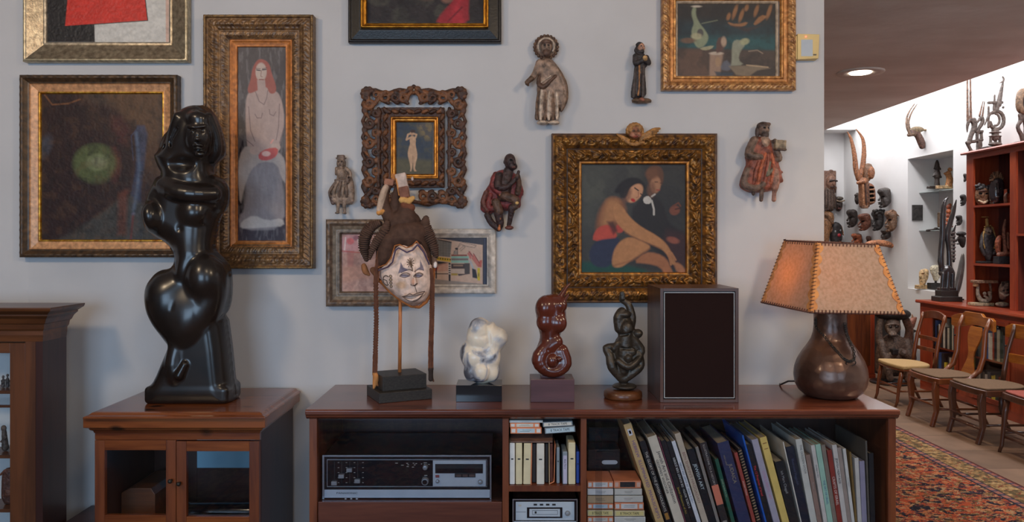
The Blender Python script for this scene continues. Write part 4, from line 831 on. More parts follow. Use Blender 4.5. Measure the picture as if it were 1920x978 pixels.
B.c([(930, 328, 6, 6), (924, 348, 9, 6), (936, 362, 14, 5)], 2, r1).c([(936, 330, 10, 7), (934, 350, 16, 7), (950, 352, 20, 5), (966, 338, 20, 4)], 2, d1).c([(970, 362, 8, 5), (973, 346, 14, 5), (970, 332, 20, 5)], 2, d2).c([(969, 336, 22, 3), (972, 324, 21, 3)], 1.2, d1)
B.c([(912, 362, 8, 5), (906, 380, 9, 5), (914, 394, 12, 5)], 3, r2).c([(920, 366, 12, 4), (916, 386, 14, 5), (926, 394, 14, 4)], 2, r1).c([(945, 368, 14, 8), (966, 376, 18, 8), (966, 388, 18, 6)], 3, d2).c([(930, 380, 14, 8), (936, 396, 16, 8)], 3, d2).c([(938, 366, 16, 2), (958, 370, 20, 2)], 1, o1).e(969, 382, 25, 3, 2.4, 2, .6, (200, 160, 100))
B.c([(960, 390, 16, 7), (957, 408, 12, 5), (954, 422, 8, 4)], 2, d1).e(955, 427, 10, 8, 4, 8, 1.2, (96, 52, 44)).c([(914, 404, 10, 6), (922, 418, 8, 6), (934, 429, 6, 5)], 2, d1).c([(934, 400, 14, 8), (938, 418, 10, 7), (936, 430, 7, 4)], 2, d1).c([(938, 410, 18, 1.6), (936, 430, 11, 2)], .8, (190, 112, 66)).c([(964, 396, 18, 1), (958, 408, 16, 1)], .5, (200, 160, 80))
wall_fig(B, 'kneeling_statue', 'dark kneeling figure in a red cloak with clasped hands, on the wall')
# saint with a book
s1, s2, s3, s4 = (100, 78, 66), (124, 66, 50), (150, 120, 100), (66, 50, 44)
B = Body(); B.e(1430, 244, 6, 10, 13, 10, 1.5, s1).e(1429, 237, 5, 12, 8, 10, 1.5, s4).e(1436, 234, 6, 7, 4, 7, 1, s1).e(1431, 254, 12, 6.5, 7, 5, 1.2, s4).c([(1432, 242, 15, 1.4), (1433, 247, 17, 1.8)], .8, s3).e(1428, 242, 15, 2, 1.3, 2, .4, (36, 26, 24), neg=True).e(1436, 242, 14, 2, 1.3, 2, .4, (36, 26, 24), neg=True).e(1419, 248, 2, 4, 10, 5, 1, s4)
B.P([(1420, 256), (1440, 257), (1446, 268), (1450, 286), (1456, 300), (1463, 320), (1466, 336), (1458, 350), (1448, 358), (1412, 362), (1396, 358), (1386, 350), (1388, 336), (1394, 320), (1400, 306), (1396, 292), (1402, 276), (1410, 264)], 13, 1.15, 0, 2, s2, 1).e(1430, 268, 10, 9, 12, 8, 3, s3)
B.c([(1412, 264, 6, 8), (1401, 290, 10, 8), (1420, 296, 18, 5)], 2, s1).c([(1446, 270, 6, 7), (1456, 296, 12, 6), (1452, 300, 14, 5)], 2, s1).b(1456, 274, 18, 10, 9, 4, 1, .8, (130, 112, 90), 4).b(1456, 282.5, 18, 10.5, 1.6, 5, .5, .5, (80, 60, 48), 4).e(1447, 266, 16, 4, 4, 4, 1, s1)
for k, (a, b) in enumerate(((1424, 1412), (1430, 1420), (1436, 1432), (1442, 1444))): B.c([(a, 290, 15, 2), (b, 320, 17, 3), (b-4, 344, 15, 3)], 1.5, (160, 84, 54) if k % 2 else s2)
B.c([(1398, 320, 10, 5), (1392, 344, 10, 6), (1410, 354, 12, 6), (1426, 346, 14, 5)], 2.5, s1).c([(1450, 300, 12, 4), (1456, 320, 8, 4), (1464, 323, 4, 2.4)], 2, s2).c([(1456, 332, 6, 6), (1462, 338, 4, 5)], 2, s2).c([(1438, 306, 17, 2), (1432, 330, 18, 3), (1444, 316, 17, 2)], 1.2, (92, 86, 70))
B.c([(1447, 322, 14, 6), (1449, 345, 14, 7), (1448, 362, 10, 4), (1448, 375, 8, 4)], 2, (140, 100, 84)).c([(1426, 345, 10, 5), (1425, 360, 8, 4), (1425, 375, 6, 3.6)], 2, s1).e(1410, 362, 6, 3, 5, 4, 1, s4)
wall_fig(B, 'saint_statue', 'reddish wooden bearded saint holding a book, on the wall above the loudspeaker')
# monk
m1, m2 = (46, 40, 40), (66, 56, 52)
B = Body(); B.e(1202, 90, 6, 6.5, 9, 7, 1, (166, 122, 98)).e(1199, 84, 4, 7, 5, 7, 1, m1).c([(1194, 90, 2, 3), (1193, 96, 4, 4), (1203, 98, 8, 4)], 1.5, m1).e(1203, 97, 10, 4, 3, 3, .8, m2).c([(1203, 88, 12, 1), (1205, 92, 14, 1.4)], .6, (176, 130, 104)).e(1201, 88.5, 12.5, 1.2, .9, 1.4, .3, m1).e(1206, 88.5, 11.5, 1.2, .9, 1.4, .3, m1)
B.P([(1193, 98), (1206, 98), (1213, 106), (1217, 118), (1213, 124), (1209, 128), (1211, 150), (1213, 184), (1183, 186), (1184, 166), (1189, 140), (1191, 126), (1188, 116), (1188, 106)], 10, 1.1, 0, 2, m1, 1)
B.c([(1192, 106, 5, 6), (1191, 120, 10, 5), (1202, 116, 15, 4)], 2, m1).c([(1212, 108, 4, 5), (1215, 119, 9, 5), (1208, 116, 14, 4)], 2, m1).e(1207, 112, 17, 4.6, 5, 4, 1, (166, 130, 86)).c([(1206, 126, 10, 2), (1204, 150, 13, 3), (1204, 182, 12, 3)], 2, m2).c([(1190, 130, 8, 2), (1187, 182, 10, 3)], 1.5, m2).c([(1197, 123, 11, 1.1), (1197, 160, 13, 1.3), (1195, 180, 12, 1.8)], .6, (150, 104, 66))
B.P([(1184, 184), (1214, 183), (1222, 187), (1221, 193), (1186, 194)], 8, 1.3, 1, 1, (96, 74, 56), 1).c([(1200, 187, 10, 3), (1204, 189, 13, 3)], 1, (128, 80, 62))
wall_fig(B, 'monk_statue', 'small dark-robed monk figure with a cord belt, on the wall')
# small pale figure with a shield
w1, w2, w3 = (134, 112, 96), (106, 86, 74), (84, 66, 60)
B = Body(); B.e(639.5, 305, 5, 8, 9, 8, 1, w1).b(639.5, 295, 4, 7, 4.5, 6, 2, 1.5, w2).e(632, 297, 4, 3, 1.6, 2, .6, w2, 30).e(647.5, 297, 4, 3, 1.6, 2, .6, w2, -30).e(632.6, 306, 2, 2, 6, 3, 1, w2).e(646.5, 306, 2, 2, 6, 3, 1, w2).c([(639.5, 303, 12.5, .9), (639.5, 307, 14, 1.3)], .5, w1).e(636.6, 304, 12, 1.4, .9, 1.3, .3, w3, neg=True).e(642.4, 304, 12, 1.4, .9, 1.3, .3, w3, neg=True).e(639.5, 310, 12.5, 2, .7, 1, .3, w3)
B.P([(632, 312), (648, 312), (654, 322), (660, 334), (664, 352), (663, 382), (648, 384), (620, 382), (617, 372), (618, 352), (626, 340), (631, 334), (630, 322)], 9, 1, -2, 2, w1, 1).e(640, 324, 6, 8.5, 11, 7, 3, w1).c([(632, 316, 4, 4), (631, 326, 4, 3)], 1.5, w1).c([(649, 316, 5, 4), (657, 323, 8, 3), (658, 330, 9, 3)], 1.5, w1).P([(650, 326), (656, 326), (659, 334), (655, 346), (648, 342)], 5, .9, 8, 1, w2, 1).e(655.5, 333.5, 12, 1.6, 1.8, 3, .4, w3, neg=True)
B.c([(630, 338, 8, 2.2), (650, 338, 8, 2.2)], 1.5, w2)
for k, (a, b) in enumerate(((631, 620), (635, 628), (640, 637), (645, 644), (649, 651))): B.c([(a, 340, 8, 2), (b, 358, 10, 2.6), (b, 368, 8, 2)], 1.5, w1 if k % 2 else w2)
B.c([(620, 366, 4, 4), (624, 380, 2, 4)], 2, w3).c([(658, 350, 2, 4), (660, 376, 2, 4)], 2, w1).c([(634, 366, 4, 4.4), (634, 380, 4, 3.6), (633.5, 396, 3, 3)], 2, w1).c([(645, 366, 4, 4.4), (645.5, 382, 4, 3.6), (646, 396, 3, 3)], 2, w1).e(633, 399, 6, 4.4, 2, 5, 1, w1).e(646.5, 399.5, 6, 4.4, 2, 5, 1, w1)
wall_fig(B, 'soldier_statue', 'small pale brown wooden figure with cap and shield, left of the pierced frame', vox=.6)
# ---------------------------------------------------------------- tall black figure
K = (40, 36, 35)
y_ = -.24
sil = [(383, 198), (393, 204), (405, 218), (414, 240), (421, 272), (421, 290), (413, 300), (401, 310), (400, 326), (412, 332), (422, 340), (428, 354), (428, 374), (424, 392), (413, 405), (408, 422), (404, 445), (403, 462), (408, 474), (421, 485), (430, 500), (434, 525), (433, 560), (428, 582), (421, 590), (405, 618), (385, 640), (368, 655), (352, 660), (336, 658), (320, 648), (306, 625), (294, 602), (285, 582), (281, 556), (282, 538), (290, 524), (306, 514), (325, 504), (331, 492), (331, 476), (324, 464), (312, 454), (296, 446), (284, 436), (281, 420), (284, 402), (291, 382), (290, 366), (296, 352), (304, 340), (308, 328), (300, 314), (293, 296), (296, 288), (308, 279), (312, 262), (317, 248), (330, 238), (332, 225), (338, 210), (352, 204), (370, 199)]
B = Body(); B.P(sil, 44, 1.05, 0, 6, K, 1)
# head: hood of hair, face turned to the right
B.e(372, 254, 26, 37, 50, 26, 14, K, 6).e(392, 262, 42, 22, 34, 22, 8, K, 4).e(391, 230, 46, 19, 14, 15, 8, K, 8).e(397, 262, 62, 4.5, 10, 6, 3, K).e(397, 270, 64, 5, 4, 5, 2, K)
B.c([(380, 247, 62, 4), (392, 249, 66, 3), (408, 246, 60, 3)], 3, K).e(387, 255, 64, 5.5, 3.6, 4, 1.5, K, neg=True).e(405, 254, 62, 4, 3.4, 4, 1.5, K, neg=True).e(387, 256, 61, 4, 2.4, 3, 1, K)
B.c([(389, 281, 62, 2.2), (397, 280, 65, 2.6), (404, 281, 61, 2)], 1.5, K).c([(390, 286, 61, 2), (397, 286, 63, 2.6), (403, 286, 60, 2)], 1.5, K).e(397, 296, 54, 9, 5, 6, 7, K).e(382, 272, 50, 8, 10, 8, 5, K)
B.c([(352, 226, 40, 9), (342, 250, 34, 10), (336, 275, 24, 9), (352, 296, 20, 7)], 6, K).c([(322, 262, 16, 9), (312, 285, 14, 8), (318, 305, 14, 8)], 6, K).c([(352, 250, 50, 4), (340, 272, 44, 3), (346, 290, 38, 3)], 3, K, True).c([(326, 278, 32, 3.5), (318, 300, 28, 3)], 3, K, True)
B.c([(408, 225, 40, 7), (416, 255, 30, 7), (417, 285, 22, 7), (405, 302, 16, 7)], 5, K).c([(411, 240, 54, 3), (412, 270, 44, 3), (410, 288, 38, 3)], 2.5, K, True)
B.c([(375, 300, 26, 20), (372, 334, 20, 26)], 10, K).e(360, 312, 52, 26, 12, 16, 8, K, neg=True)
# shoulders and folded arm
B.c([(322, 350, 28, 16), (352, 362, 44, 17), (385, 367, 46, 17), (412, 366, 32, 15)], 6, K).c([(310, 345, 14, 14), (302, 385, 24, 17), (303, 420, 28, 18)], 8, K).e(305, 406, 40, 17, 26, 22, 8, K, -8)
B.c([(330, 385, 62, 5), (352, 405, 62, 6), (356, 430, 50, 5)], 5, K, True).e(378, 400, 30, 26, 26, 24, 8, K)
# waist, hips, thighs
B.c([(374, 440, 14, 28), (372, 475, 18, 30)], 10, K).e(398, 520, 30, 34, 44, 34, 8, K, -4).e(362, 500, 30, 16, 36, 20, 6, K, 12)
B.e(326, 566, 16, 42, 62, 38, 18, K, -10).e(368, 596, 16, 44, 62, 40, 18, K, 8).e(405, 560, 24, 26, 70, 28, 8, K, 14)
B.c([(350, 515, 60, 3), (352, 545, 61, 3), (346, 575, 60, 2)], 6, K, True).c([(378, 486, 62, 4), (366, 510, 62, 3), (360, 530, 58, 2)], 4, K, True)
# skirt-like base block
B.P([(322, 645), (340, 600), (418, 588), (426, 600), (433, 650), (438, 700), (443, 745), (440, 755), (428, 758), (392, 758), (300, 758), (284, 752), (288, 722), (300, 698)], 30, 1.45, 0, 5, K, 0)
B.c([(345, 640, 30, 14), (342, 678, 36, 13), (346, 700, 36, 11)], 8, K).c([(366, 676, 46, 5), (356, 696, 46, 8)], 5, K)
B.b(364, 734, 2, 77, 16, 37, 8, 9, K)
B.b(363, 774.6, 0, 140, 25, 140, 1, .5, K, neg=True)
M['ebony'] = mat('polished_ebony', (.010, .007, .006), (.020, .013, .010), 12, .27, coat=.12, bump=(9, .05, .004))
B.cols = []; o = B.build('carved_torso', M['ebony'], y_, None, 1.7, loc=(Wp(362, 765, y_)[0], y_, EYE-.594+.0165))
ORG[o] = o.location
tag(o, 'tall polished black figure of a twisting woman standing on the pine cabinet', 'sculpture')
# stand it exactly on the cabinet top
zmin = min(v.co.z for v in o.data.vertices); o.location.z = .9165-zmin+.0002

def on_top(px_, d_, ymid, z=None): return Vector((px(px_, DW+ymid), ymid, ZT))
def zbase(y): return VY+(EYE-ZT)*F/(DW+y)                # py where the console top is met at depth y
# ---------------------------------------------------------------- white-faced mask on its stand
y_ = -.23; t = thing('face_mask', (px(748, DW+y_), y_, ZT), 'white-faced wooden mask with carved brown crests on a black stepped stand', 'mask')
qs = S(y_)
def rbox(name, cx, cy, hx, hy, z0, z1, deg, m, parent, bevel=.0015):
    a = math.radians(deg); P = [(cx+sx*hx*math.cos(a)-sy*hy*math.sin(a), cy+sx*hx*math.sin(a)+sy*hy*math.cos(a)) for sx, sy in ((-1, -1), (1, -1), (1, 1), (-1, 1))]
    return MB().prism(P, z0, z1, 'z').build(name, m, parent, bevel=bevel)
cxm = px(747, DW-.23)
rbox('base', cxm+.003, -.235, .098, .087, ZT+.0002, ZT+.036, 25, M['blackmatte'], t); rbox('base_block', cxm+.004, -.225, .082, .065, ZT+.0361, ZT+.088, 25, M['blackmatte'], t)
MB().cyl((px(749, 2.77), -.225, ZT+.0885), (px(750, 2.77), -.215, ZT+.42), .0065).build('rod', mat('pale_rod_wood', col(190, 120, 70), col(160, 96, 56), 20, .4, stretch=(8, 8, 1)), t, True)
W_, Wd, Dk, Or, Pu = (216, 188, 172), (176, 138, 108), (78, 56, 46), (160, 96, 52), (84, 70, 88)
B = Body()                                               # face, turned a little to the right
fo = [(712, 505), (718, 480), (735, 465), (752, 440), (790, 440), (806, 468), (812, 500), (812, 540), (800, 562), (782, 573), (770, 572), (740, 553), (716, 528)]
B.P(fo, 30, 1.1, 4, 3, W_, 2).e(772, 510, 22, 30, 48, 20, 8, W_, -4)
B.c([(780, 498, 40, 3), (781, 515, 46, 4), (782, 528, 49, 5)], 3, W_).c([(764, 500, 40, 5), (774, 497, 41, 4)], 3, W_)
for xx, w in ((765, 9), (789, 7)): B.e(xx, 514, 36, w, 3.4, 5, 2, W_, 4).c([(xx-w, 513, 36, 1.3), (xx, 509.5, 42, 1.5), (xx+w, 511, 37, 1.3)], 1.4, W_)
B.c([(759, 553, 36, 1.4), (772, 549, 42, 1.8), (782, 548, 44, 1.8), (799, 546, 33, 1.3)], 1.4, W_).c([(760, 555, 36, 1.2), (778, 559, 42, 1.8), (799, 548, 33, 1.2)], 1.4, W_).e(781, 523, 48, 4, 5, 3, 2, W_)
def face_paint(p):
    l = lambda pts, w=1.5, c=(66, 46, 40), a=.95: p.line(curve([(x, y, 0, 1) for x, y in pts]) and [(q[0], q[1]) for q in curve([(x, y, 0, 1) for x, y in pts])] if len(pts) > 2 else pts, w, c, 1.0, a)
    p.wash((210, 168, 136), 9, .35, 7, .54, .7).ell(758, 532, 9, 7, (196, 148, 100), 5, .6).ell(735, 545, 9, 6, (170, 120, 90), 5, .5).ell(778, 566, 16, 4, (176, 126, 96), 4, .6)
    for xx, w in ((765, 9.5), (789.5, 7.5)): p.ell(xx, 514.5, w-1, 2.8, (132, 126, 142), 1, .95, 3); l([(xx-w, 515), (xx-w*.4, 510.5), (xx+w*.3, 509.5), (xx+w, 512)], 1.6); l([(xx-w, 516), (xx, 518), (xx+w, 514)], 1.2); l([(xx-w+2, 514), (xx+w-1, 513)], 1)
    l([(758, 509), (772, 503.5), (780, 506)], 1.6); l([(783, 507), (790, 503), (798, 505)], 1.4)
    l([(759, 553), (768, 550.5), (774, 547.5), (780, 549.5), (786, 547), (799, 544)], 1.6); l([(759, 553), (770, 559), (780, 562), (790, 557), (799, 545)], 1.6); l([(762, 553), (780, 552.5), (797, 547)], 1.0); p.poly([(766, 556), (774, 555), (790, 553), (784, 558)], (212, 190, 176), 1, .6)
    l([(781, 518), (782, 530), (786, 545)], 1.3); l([(776, 531), (782, 533), (787, 529)], 1.8); p.ell(781, 525, 3.4, 6, (204, 150, 124), 2, .8)
    p.poly([(752, 511), (756, 498), (757, 490), (762, 499), (772, 504), (760, 508)], (112, 104, 124), 1, .9).poly([(784, 504), (792, 499), (792, 486), (797, 498), (799, 505), (791, 503)], (112, 104, 124), 1, .85)
    for k_ in range(5): a = math.radians(36*k_+8); p.line([(775-6.5*math.cos(a), 491-8*math.sin(a)), (775+6.5*math.cos(a), 491+8*math.sin(a))], 1.7, (96, 74, 60), .8)
    p.line([(776, 492), (779, 504)], 2, (96, 74, 60), .8)
    p.line([(729+7*math.cos(a), 524+9*math.sin(a)) for a in np.linspace(1.0, 5.4, 14)], 1.8, (70, 50, 44), .8).line([(723, 522), (730, 524), (731, 530)], 1.5, (70, 50, 44), .8)
    for k_ in range(4): p.ell(738, 516+k_*6.2, 3.2, 3, (70, 50, 44), .8, .95).ell(738, 516+k_*6.2, 1.8, 1.7, (200, 170, 140), .8, .9)
B.build('face', M['v_matte'], y_, t, .6, paint=face_paint)
B = Body(); hair = [(716, 506), (706, 490), (707, 462), (716, 432), (742, 424), (780, 424), (800, 440), (808, 470), (812, 500), (806, 492), (798, 470), (789, 459), (780, 470), (770, 474), (755, 465), (748, 470), (742, 492), (732, 500)]
B.P(hair, 26, 1.45, 6, 3, Dk, 1).e(766, 436, 8, 42, 24, 36, 6, Dk)
B.c([(716, 505, 33, 1.5), (733, 499, 41, 1.5), (743, 490, 46, 1.5), (749, 468, 51, 1.5), (755, 464, 52, 1.5), (770, 472, 53, 1.5), (780, 468, 52, 1.5), (789, 458, 49, 1.5), (799, 472, 43, 1.5), (808, 494, 33, 1.5)], .8, Pu)
B.c([(715, 500, 35, 1.2), (731, 494, 43, 1.2), (741, 482, 48, 1.2), (748, 460, 52, 1.2), (757, 458, 53, 1.2), (770, 464, 54, 1.2), (780, 460, 53, 1.2), (787, 452, 50, 1.2), (797, 464, 45, 1.2), (807, 486, 36, 1.2)], .8, Or)
B.build('painted_hair', M['v_matte'], y_, t, .9)
B = Body(); edge = [(716, 528), (732, 546), (752, 562), (772, 573), (786, 575), (800, 565), (811, 545), (813, 515), (812, 495)]
B.c([(a+(random.Random(a).random()-.5)*1.5, b, 5, 3.0) for a, b in edge], 1.5, Or).c([(708, 500, 2, 4), (707, 520, 2, 4), (716, 528, 4, 3)], 2, Dk).build('rim_binding', M['v_matte'], y_, t, 1.0)
def ridged(name, pts, n, wid, dep, parent, c1=(84, 62, 52), c2=(52, 38, 34)):
    """a curved horn-like crest with cross ridges: pts (px, py, off)"""
    B = Body(); P = np.array(pts, float); T = np.linspace(0, len(P)-1, n)
    for i, u in enumerate(T):
        p_ = [np.interp(u, range(len(P)), P[:, j]) for j in range(3)]; w = np.interp(u, range(len(P)), wid)
        d = np.array([np.interp(min(u+.1, len(P)-1), range(len(P)), P[:, j])-np.interp(max(u-.1, 0), range(len(P)), P[:, j]) for j in range(2)]); ang = math.degrees(math.atan2(d[0], -d[1]))
        B.e(p_[0], p_[1], p_[2], w, 2.4 if n > 12 else 3.4, dep*w/max(wid), 1.0, c1, ang)
    B.c([(*p_, w*.72) for p_, w in zip(pts, wid)], 1, c2, fl=.8)
    return B.build(name, M['v_matte'], y_, parent, .8)
ridged('crest', [(713, 418, 4), (696, 425, 8), (686, 443, 10), (684, 465, 8), (688, 487, 4)], 24, [6, 11, 13, 11, 5], 14, t)
ridged('crest', [(731, 416, 26), (727, 432, 32), (714, 450, 34), (704, 466, 30), (697, 484, 22)], 20, [5, 10, 10, 7, 3], 10, t)
ridged('crest', [(800, 408, 8), (797, 425, 14), (804, 442, 16), (814, 460, 12), (818, 480, 8)], 22, [6, 13, 14, 10, 6], 14, t)
ridged('crest', [(790, 420, -8), (786, 440, -6), (796, 460, -8)], 12, [8, 10, 6], 10, t)
B = Body()                                               # the upturned cluster of four blunt arms on top
B.e(756, 418, 2, 34, 26, 30, 6, Dk).c([(740, 420, 8, 14), (728, 400, 8, 12), (722, 378, 6, 8), (725, 356, 4, 7), (733, 345, 4, 6)], 3, Dk).c([(764, 412, 14, 20), (762, 385, 14, 13), (760, 365, 12, 9), (758, 344, 10, 6)], 3, Dk)
B.c([(744, 415, 0, 14), (742, 380, 0, 10), (746, 352, 0, 7)], 3, Dk)
B.c([(713, 394, 14, 5), (718, 370, 12, 6), (724, 352, 10, 5)], 2, (176, 150, 130)).c([(713, 399, 14, 5), (722, 397, 15, 4)], 1, (190, 130, 70)).b(731, 342, 8, 9, 6, 5, 2, 1, (150, 104, 84), 8).b(739, 334, 6, 4, 8, 4, 2, 1, (170, 110, 60), 10)
B.b(757, 346, 18, 10, 20, 5, 2, 1, (186, 164, 152), -12).b(761, 362, 22, 9, 10, 4, 2, 1, (120, 80, 66), -12).c([(756, 376, 24, 5), (768, 378, 24, 6), (777, 372, 20, 4)], 1, (196, 150, 90)).b(750, 352, 20, 2.5, 16, 3, 1, .5, (200, 130, 70), -10).e(775, 336, 14, 2.4, 4, 3, 1, (190, 170, 160))
B.c([(762, 386, 24, 7), (774, 390, 20, 7)], 2, (110, 66, 48)); B.build('top_arms', M['v_matte'], y_, t, .9)
B = Body(); B.c([(683, 498, 4, 5), (686, 508, 4, 6), (692, 514, 4, 3)], 1, (140, 92, 60)).c([(700, 506, 2, 6), (707, 516, 2, 5)], 2, (120, 80, 58)).c([(814, 484, 8, 5), (816, 496, 8, 6)], 1, (120, 92, 76)).e(817, 496, 12, 3, 6, 3, 1, (220, 206, 200)).build('ear_knobs', M['v_matte'], y_, t, .8)
for nm, pts in (('left', [(717, 470, 30), (712, 500, 28), (709, 530, 24), (709, 600, 20), (707, 660, 18), (706, 697, 18)]), ('right', [(809, 505, 18), (812, 540, 16), (811, 600, 14), (809, 650, 12), (809, 690, 12)])):
    B = Body(); P = np.array(pts, float); n = 62
    for i in range(n):
        u = i/(n-1)*(len(P)-1); a, b, c_ = [np.interp(u, range(len(P)), P[:, j]) for j in range(3)]
        B.c([(a-3.4, b+1.2, c_, 1.7), (a+3.4, b-1.2, c_, 1.7)], 1.2, (136, 86, 60) if (i//3) % 2 else (112, 70, 50))
    B.c([(a, b, c_, 3.6) for a, b, c_ in pts], 1, (92, 58, 44))
    a, b, c_ = pts[-1]
    if nm == 'left': B.c([(a, b, c_, 4), (a+2, b+8, c_, 6), (a, b+20, c_, 4), (a-2, b+27, c_, 2)], 1.5, (186, 124, 72)).c([(a+3, b+12, c_+2, 2), (a+6, b+22, c_, 1.6)], 1, (150, 92, 56))
    else: B.c([(a, b, c_, 4.5), (a, b+18, c_, 4.5)], 1.5, (52, 42, 38)).c([(a+2, b+14, c_, 2), (a+5, b+22, c_, 1.5)], 1, (90, 60, 44))
    B.build('wrapped_cord', M['v_matte'], y_, t, .9)

# ---------------------------------------------------------------- alabaster form
y_ = -.27; pz0 = zbase(-.27); t = thing('stone_sculpture', (px(899, DW+y_), y_, ZT), 'small veined white stone sculpture on a glossy black block', 'sculpture')
hz = lambda py, y: EYE-(py-VY)*S(y)
xa, xb = px(855, DW-.325), px(941, DW-.325)
MB().box(xa, xb, -.325, -.21, ZT+.0002, hz(722, -.325)).build('base', M['blackgloss'], t, bevel=.001)
WH = (240, 232, 224)
B = Body(); B.P([(888, 600), (897, 594), (908, 596), (918, 604), (926, 603), (932, 612), (946, 617), (952, 630), (950, 644), (940, 656), (934, 668), (937, 690), (932, 706), (920, 716), (902, 720), (882, 712), (872, 702), (873, 690), (866, 678), (861, 664), (864, 648), (874, 640), (876, 622), (880, 608)], 22, 1.1, 0, 4, WH, 1)
B.e(898, 614, 12, 18, 20, 17, 4, WH).e(898, 632, 14, 22, 18, 14, 5, WH, 8).e(934, 634, 4, 17, 18, 18, 5, WH, 20).e(893, 668, 10, 28, 24, 22, 5, WH).e(923, 668, 8, 16, 24, 20, 5, WH).e(903, 692, 20, 17, 20, 16, 3, WH).e(884, 694, 12, 14, 18, 14, 4, WH).e(922, 694, 8, 15, 20, 16, 5, WH)
B.c([(882, 624, 30, 2), (898, 628, 33, 2.4), (914, 625, 26, 2)], 4, WH, True).c([(916, 605, 24, 2.5), (918, 640, 26, 2)], 5, WH, True).c([(888, 682, 32, 1.5), (902, 674, 36, 1.5), (916, 682, 30, 1.5)], 4, WH, True)
B.cols = []
m, b, L = base_mat('veined_alabaster', .32, coat=.15); b.inputs['Subsurface Weight'].default_value = .25; b.inputs['Subsurface Radius'].default_value = (.02, .014, .01)
tc = nd(m, 'ShaderNodeTexCoord'); n = nd(m, 'ShaderNodeTexNoise'); n.inputs['Scale'].default_value = 9; n.inputs['Detail'].default_value = 5; n.inputs['Distortion'].default_value = 1.2
r = nd(m, 'ShaderNodeValToRGB'); e = r.color_ramp.elements; e[0].position = .38; e[0].color = (.10, .10, .12, 1); e[1].position = .62; e[1].color = (.88, .76, .60, 1)
x = e.new(.445); x.color = (.42, .42, .46, 1); x = e.new(.50); x.color = (.80, .70, .58, 1)
L.new(tc.outputs['Object'], n.inputs['Vector']); L.new(n.outputs[0], r.inputs[0]); L.new(r.outputs[0], b.inputs['Base Color'])
B.build('carved_stone', m, y_, t, .9)

# ---------------------------------------------------------------- red-brown polished wood form
y_ = -.27; t = thing('wood_sculpture', (px(1037, DW+y_), y_, ZT), 'glossy red-brown carved wood sculpture of rounded lobes on a purplish block', 'sculpture')
pw = wood('purple_wood', (.075, .03, .035), (.12, .05, .055), 'x', .35, .2)
MB().box(px(995, 2.67), px(1077, 2.67), -.33, -.215, ZT+.0002, hz(711, -.33)).build('base', pw, t, bevel=.001)
MB().box(px(1014, 2.7), px(1059, 2.7), -.30, -.235, hz(711, -.33)+.0002, hz(704, -.30)).build('base_block', pw, t, bevel=.001)
R1 = (84, 36, 24)
B = Body(); B.P([(1004, 580), (1010, 562), (1024, 552), (1040, 551), (1056, 554), (1061, 562), (1060, 576), (1062, 592), (1062, 608), (1054, 620), (1048, 632), (1055, 646), (1066, 664), (1068, 682), (1058, 696), (1044, 702), (1026, 700), (1008, 694), (1000, 680), (1000, 664), (1008, 648), (1014, 630), (1008, 610)], 22, 1.1, 0, 4, R1, 2)
B.e(1022, 576, 10, 19, 24, 20, 5, R1, 8).e(1049, 572, 8, 14, 14, 16, 4, R1).e(1022, 602, 14, 17, 18, 14, 4, R1).e(1046, 604, 14, 16, 18, 14, 4, R1).c([(1014, 588, 30, 2), (1034, 592, 33, 2), (1056, 586, 24, 2)], 5, R1, True)
B.c([(1040, 640, 10, 15), (1022, 652, 14, 14), (1012, 672, 14, 16), (1024, 690, 18, 12), (1044, 692, 18, 11), (1058, 678, 14, 13), (1052, 656, 12, 13)], 4, R1).c([(1026, 652, 30, 3), (1034, 656, 34, 4), (1046, 654, 32, 3)], 3, R1, True).e(1034, 672, 26, 10, 12, 8, 3, R1).e(1046, 668, 30, 5, 5, 6, 2, R1).c([(1022, 662, 34, 2), (1024, 680, 36, 2)], 3, R1, True)
B.c([(1048, 560, 6, 6), (1056, 548, 4, 4.5), (1062, 538, 2, 3), (1068, 532, 0, 1.8)], 3, R1).c([(1057, 562, 12, 4), (1064, 552, 10, 2.4)], 2, R1)
B.build('carved_lobes', M['v_polish'], y_, t, .9)
tag(t)

# ---------------------------------------------------------------- bronze acrobats
y_ = -.25; t = thing('bronze_sculpture', (px(1168, DW+y_), y_, ZT), 'dark bronze sculpture of tumbling figures on a round wooden base', 'sculpture')
zr = hz(zbase(-.25)-1, -.25)
MB().lathe([(.066, ZT+.0002), (.070, ZT+.006), (.069, ZT+.022), (.063, ZT+.028), (.060, ZT+.030)], px(1168, 2.75), -.25, 36).build('base', M['oldpinex'], t, True)
Z_ = (60, 52, 44); B = Body()
B.P([(1150, 640), (1166, 618), (1186, 622), (1196, 645), (1202, 668), (1188, 690), (1172, 706), (1158, 690), (1146, 668)], 11, 1.1, 4, 3, Z_, 1).P([(1154, 590), (1164, 580), (1178, 582), (1184, 600), (1180, 625), (1160, 628), (1154, 612)], 12, 1.1, 4, 3, Z_, 1).e(1171, 722, 0, 23, 6, 22, 2, Z_).c([(1168, 716, 4, 8), (1168, 704, 6, 9)], 4, Z_)
B.c([(1164, 706, 10, 8), (1146, 684, 14, 9), (1142, 664, 10, 8), (1136, 650, 6, 7), (1150, 646, 8, 6)], 3, Z_).c([(1170, 706, 10, 8), (1190, 690, 12, 9), (1200, 680, 10, 7), (1196, 662, 8, 8)], 3, Z_)
B.c([(1166, 690, 12, 11), (1168, 660, 14, 13), (1170, 630, 12, 13), (1170, 606, 10, 14)], 4, Z_).e(1174, 666, 24, 8, 9, 8, 2, Z_).e(1180, 655, 20, 10, 8, 9, 2, Z_).c([(1156, 672, 22, 6), (1172, 682, 26, 6), (1186, 676, 22, 6), (1198, 664, 14, 5)], 3, Z_)
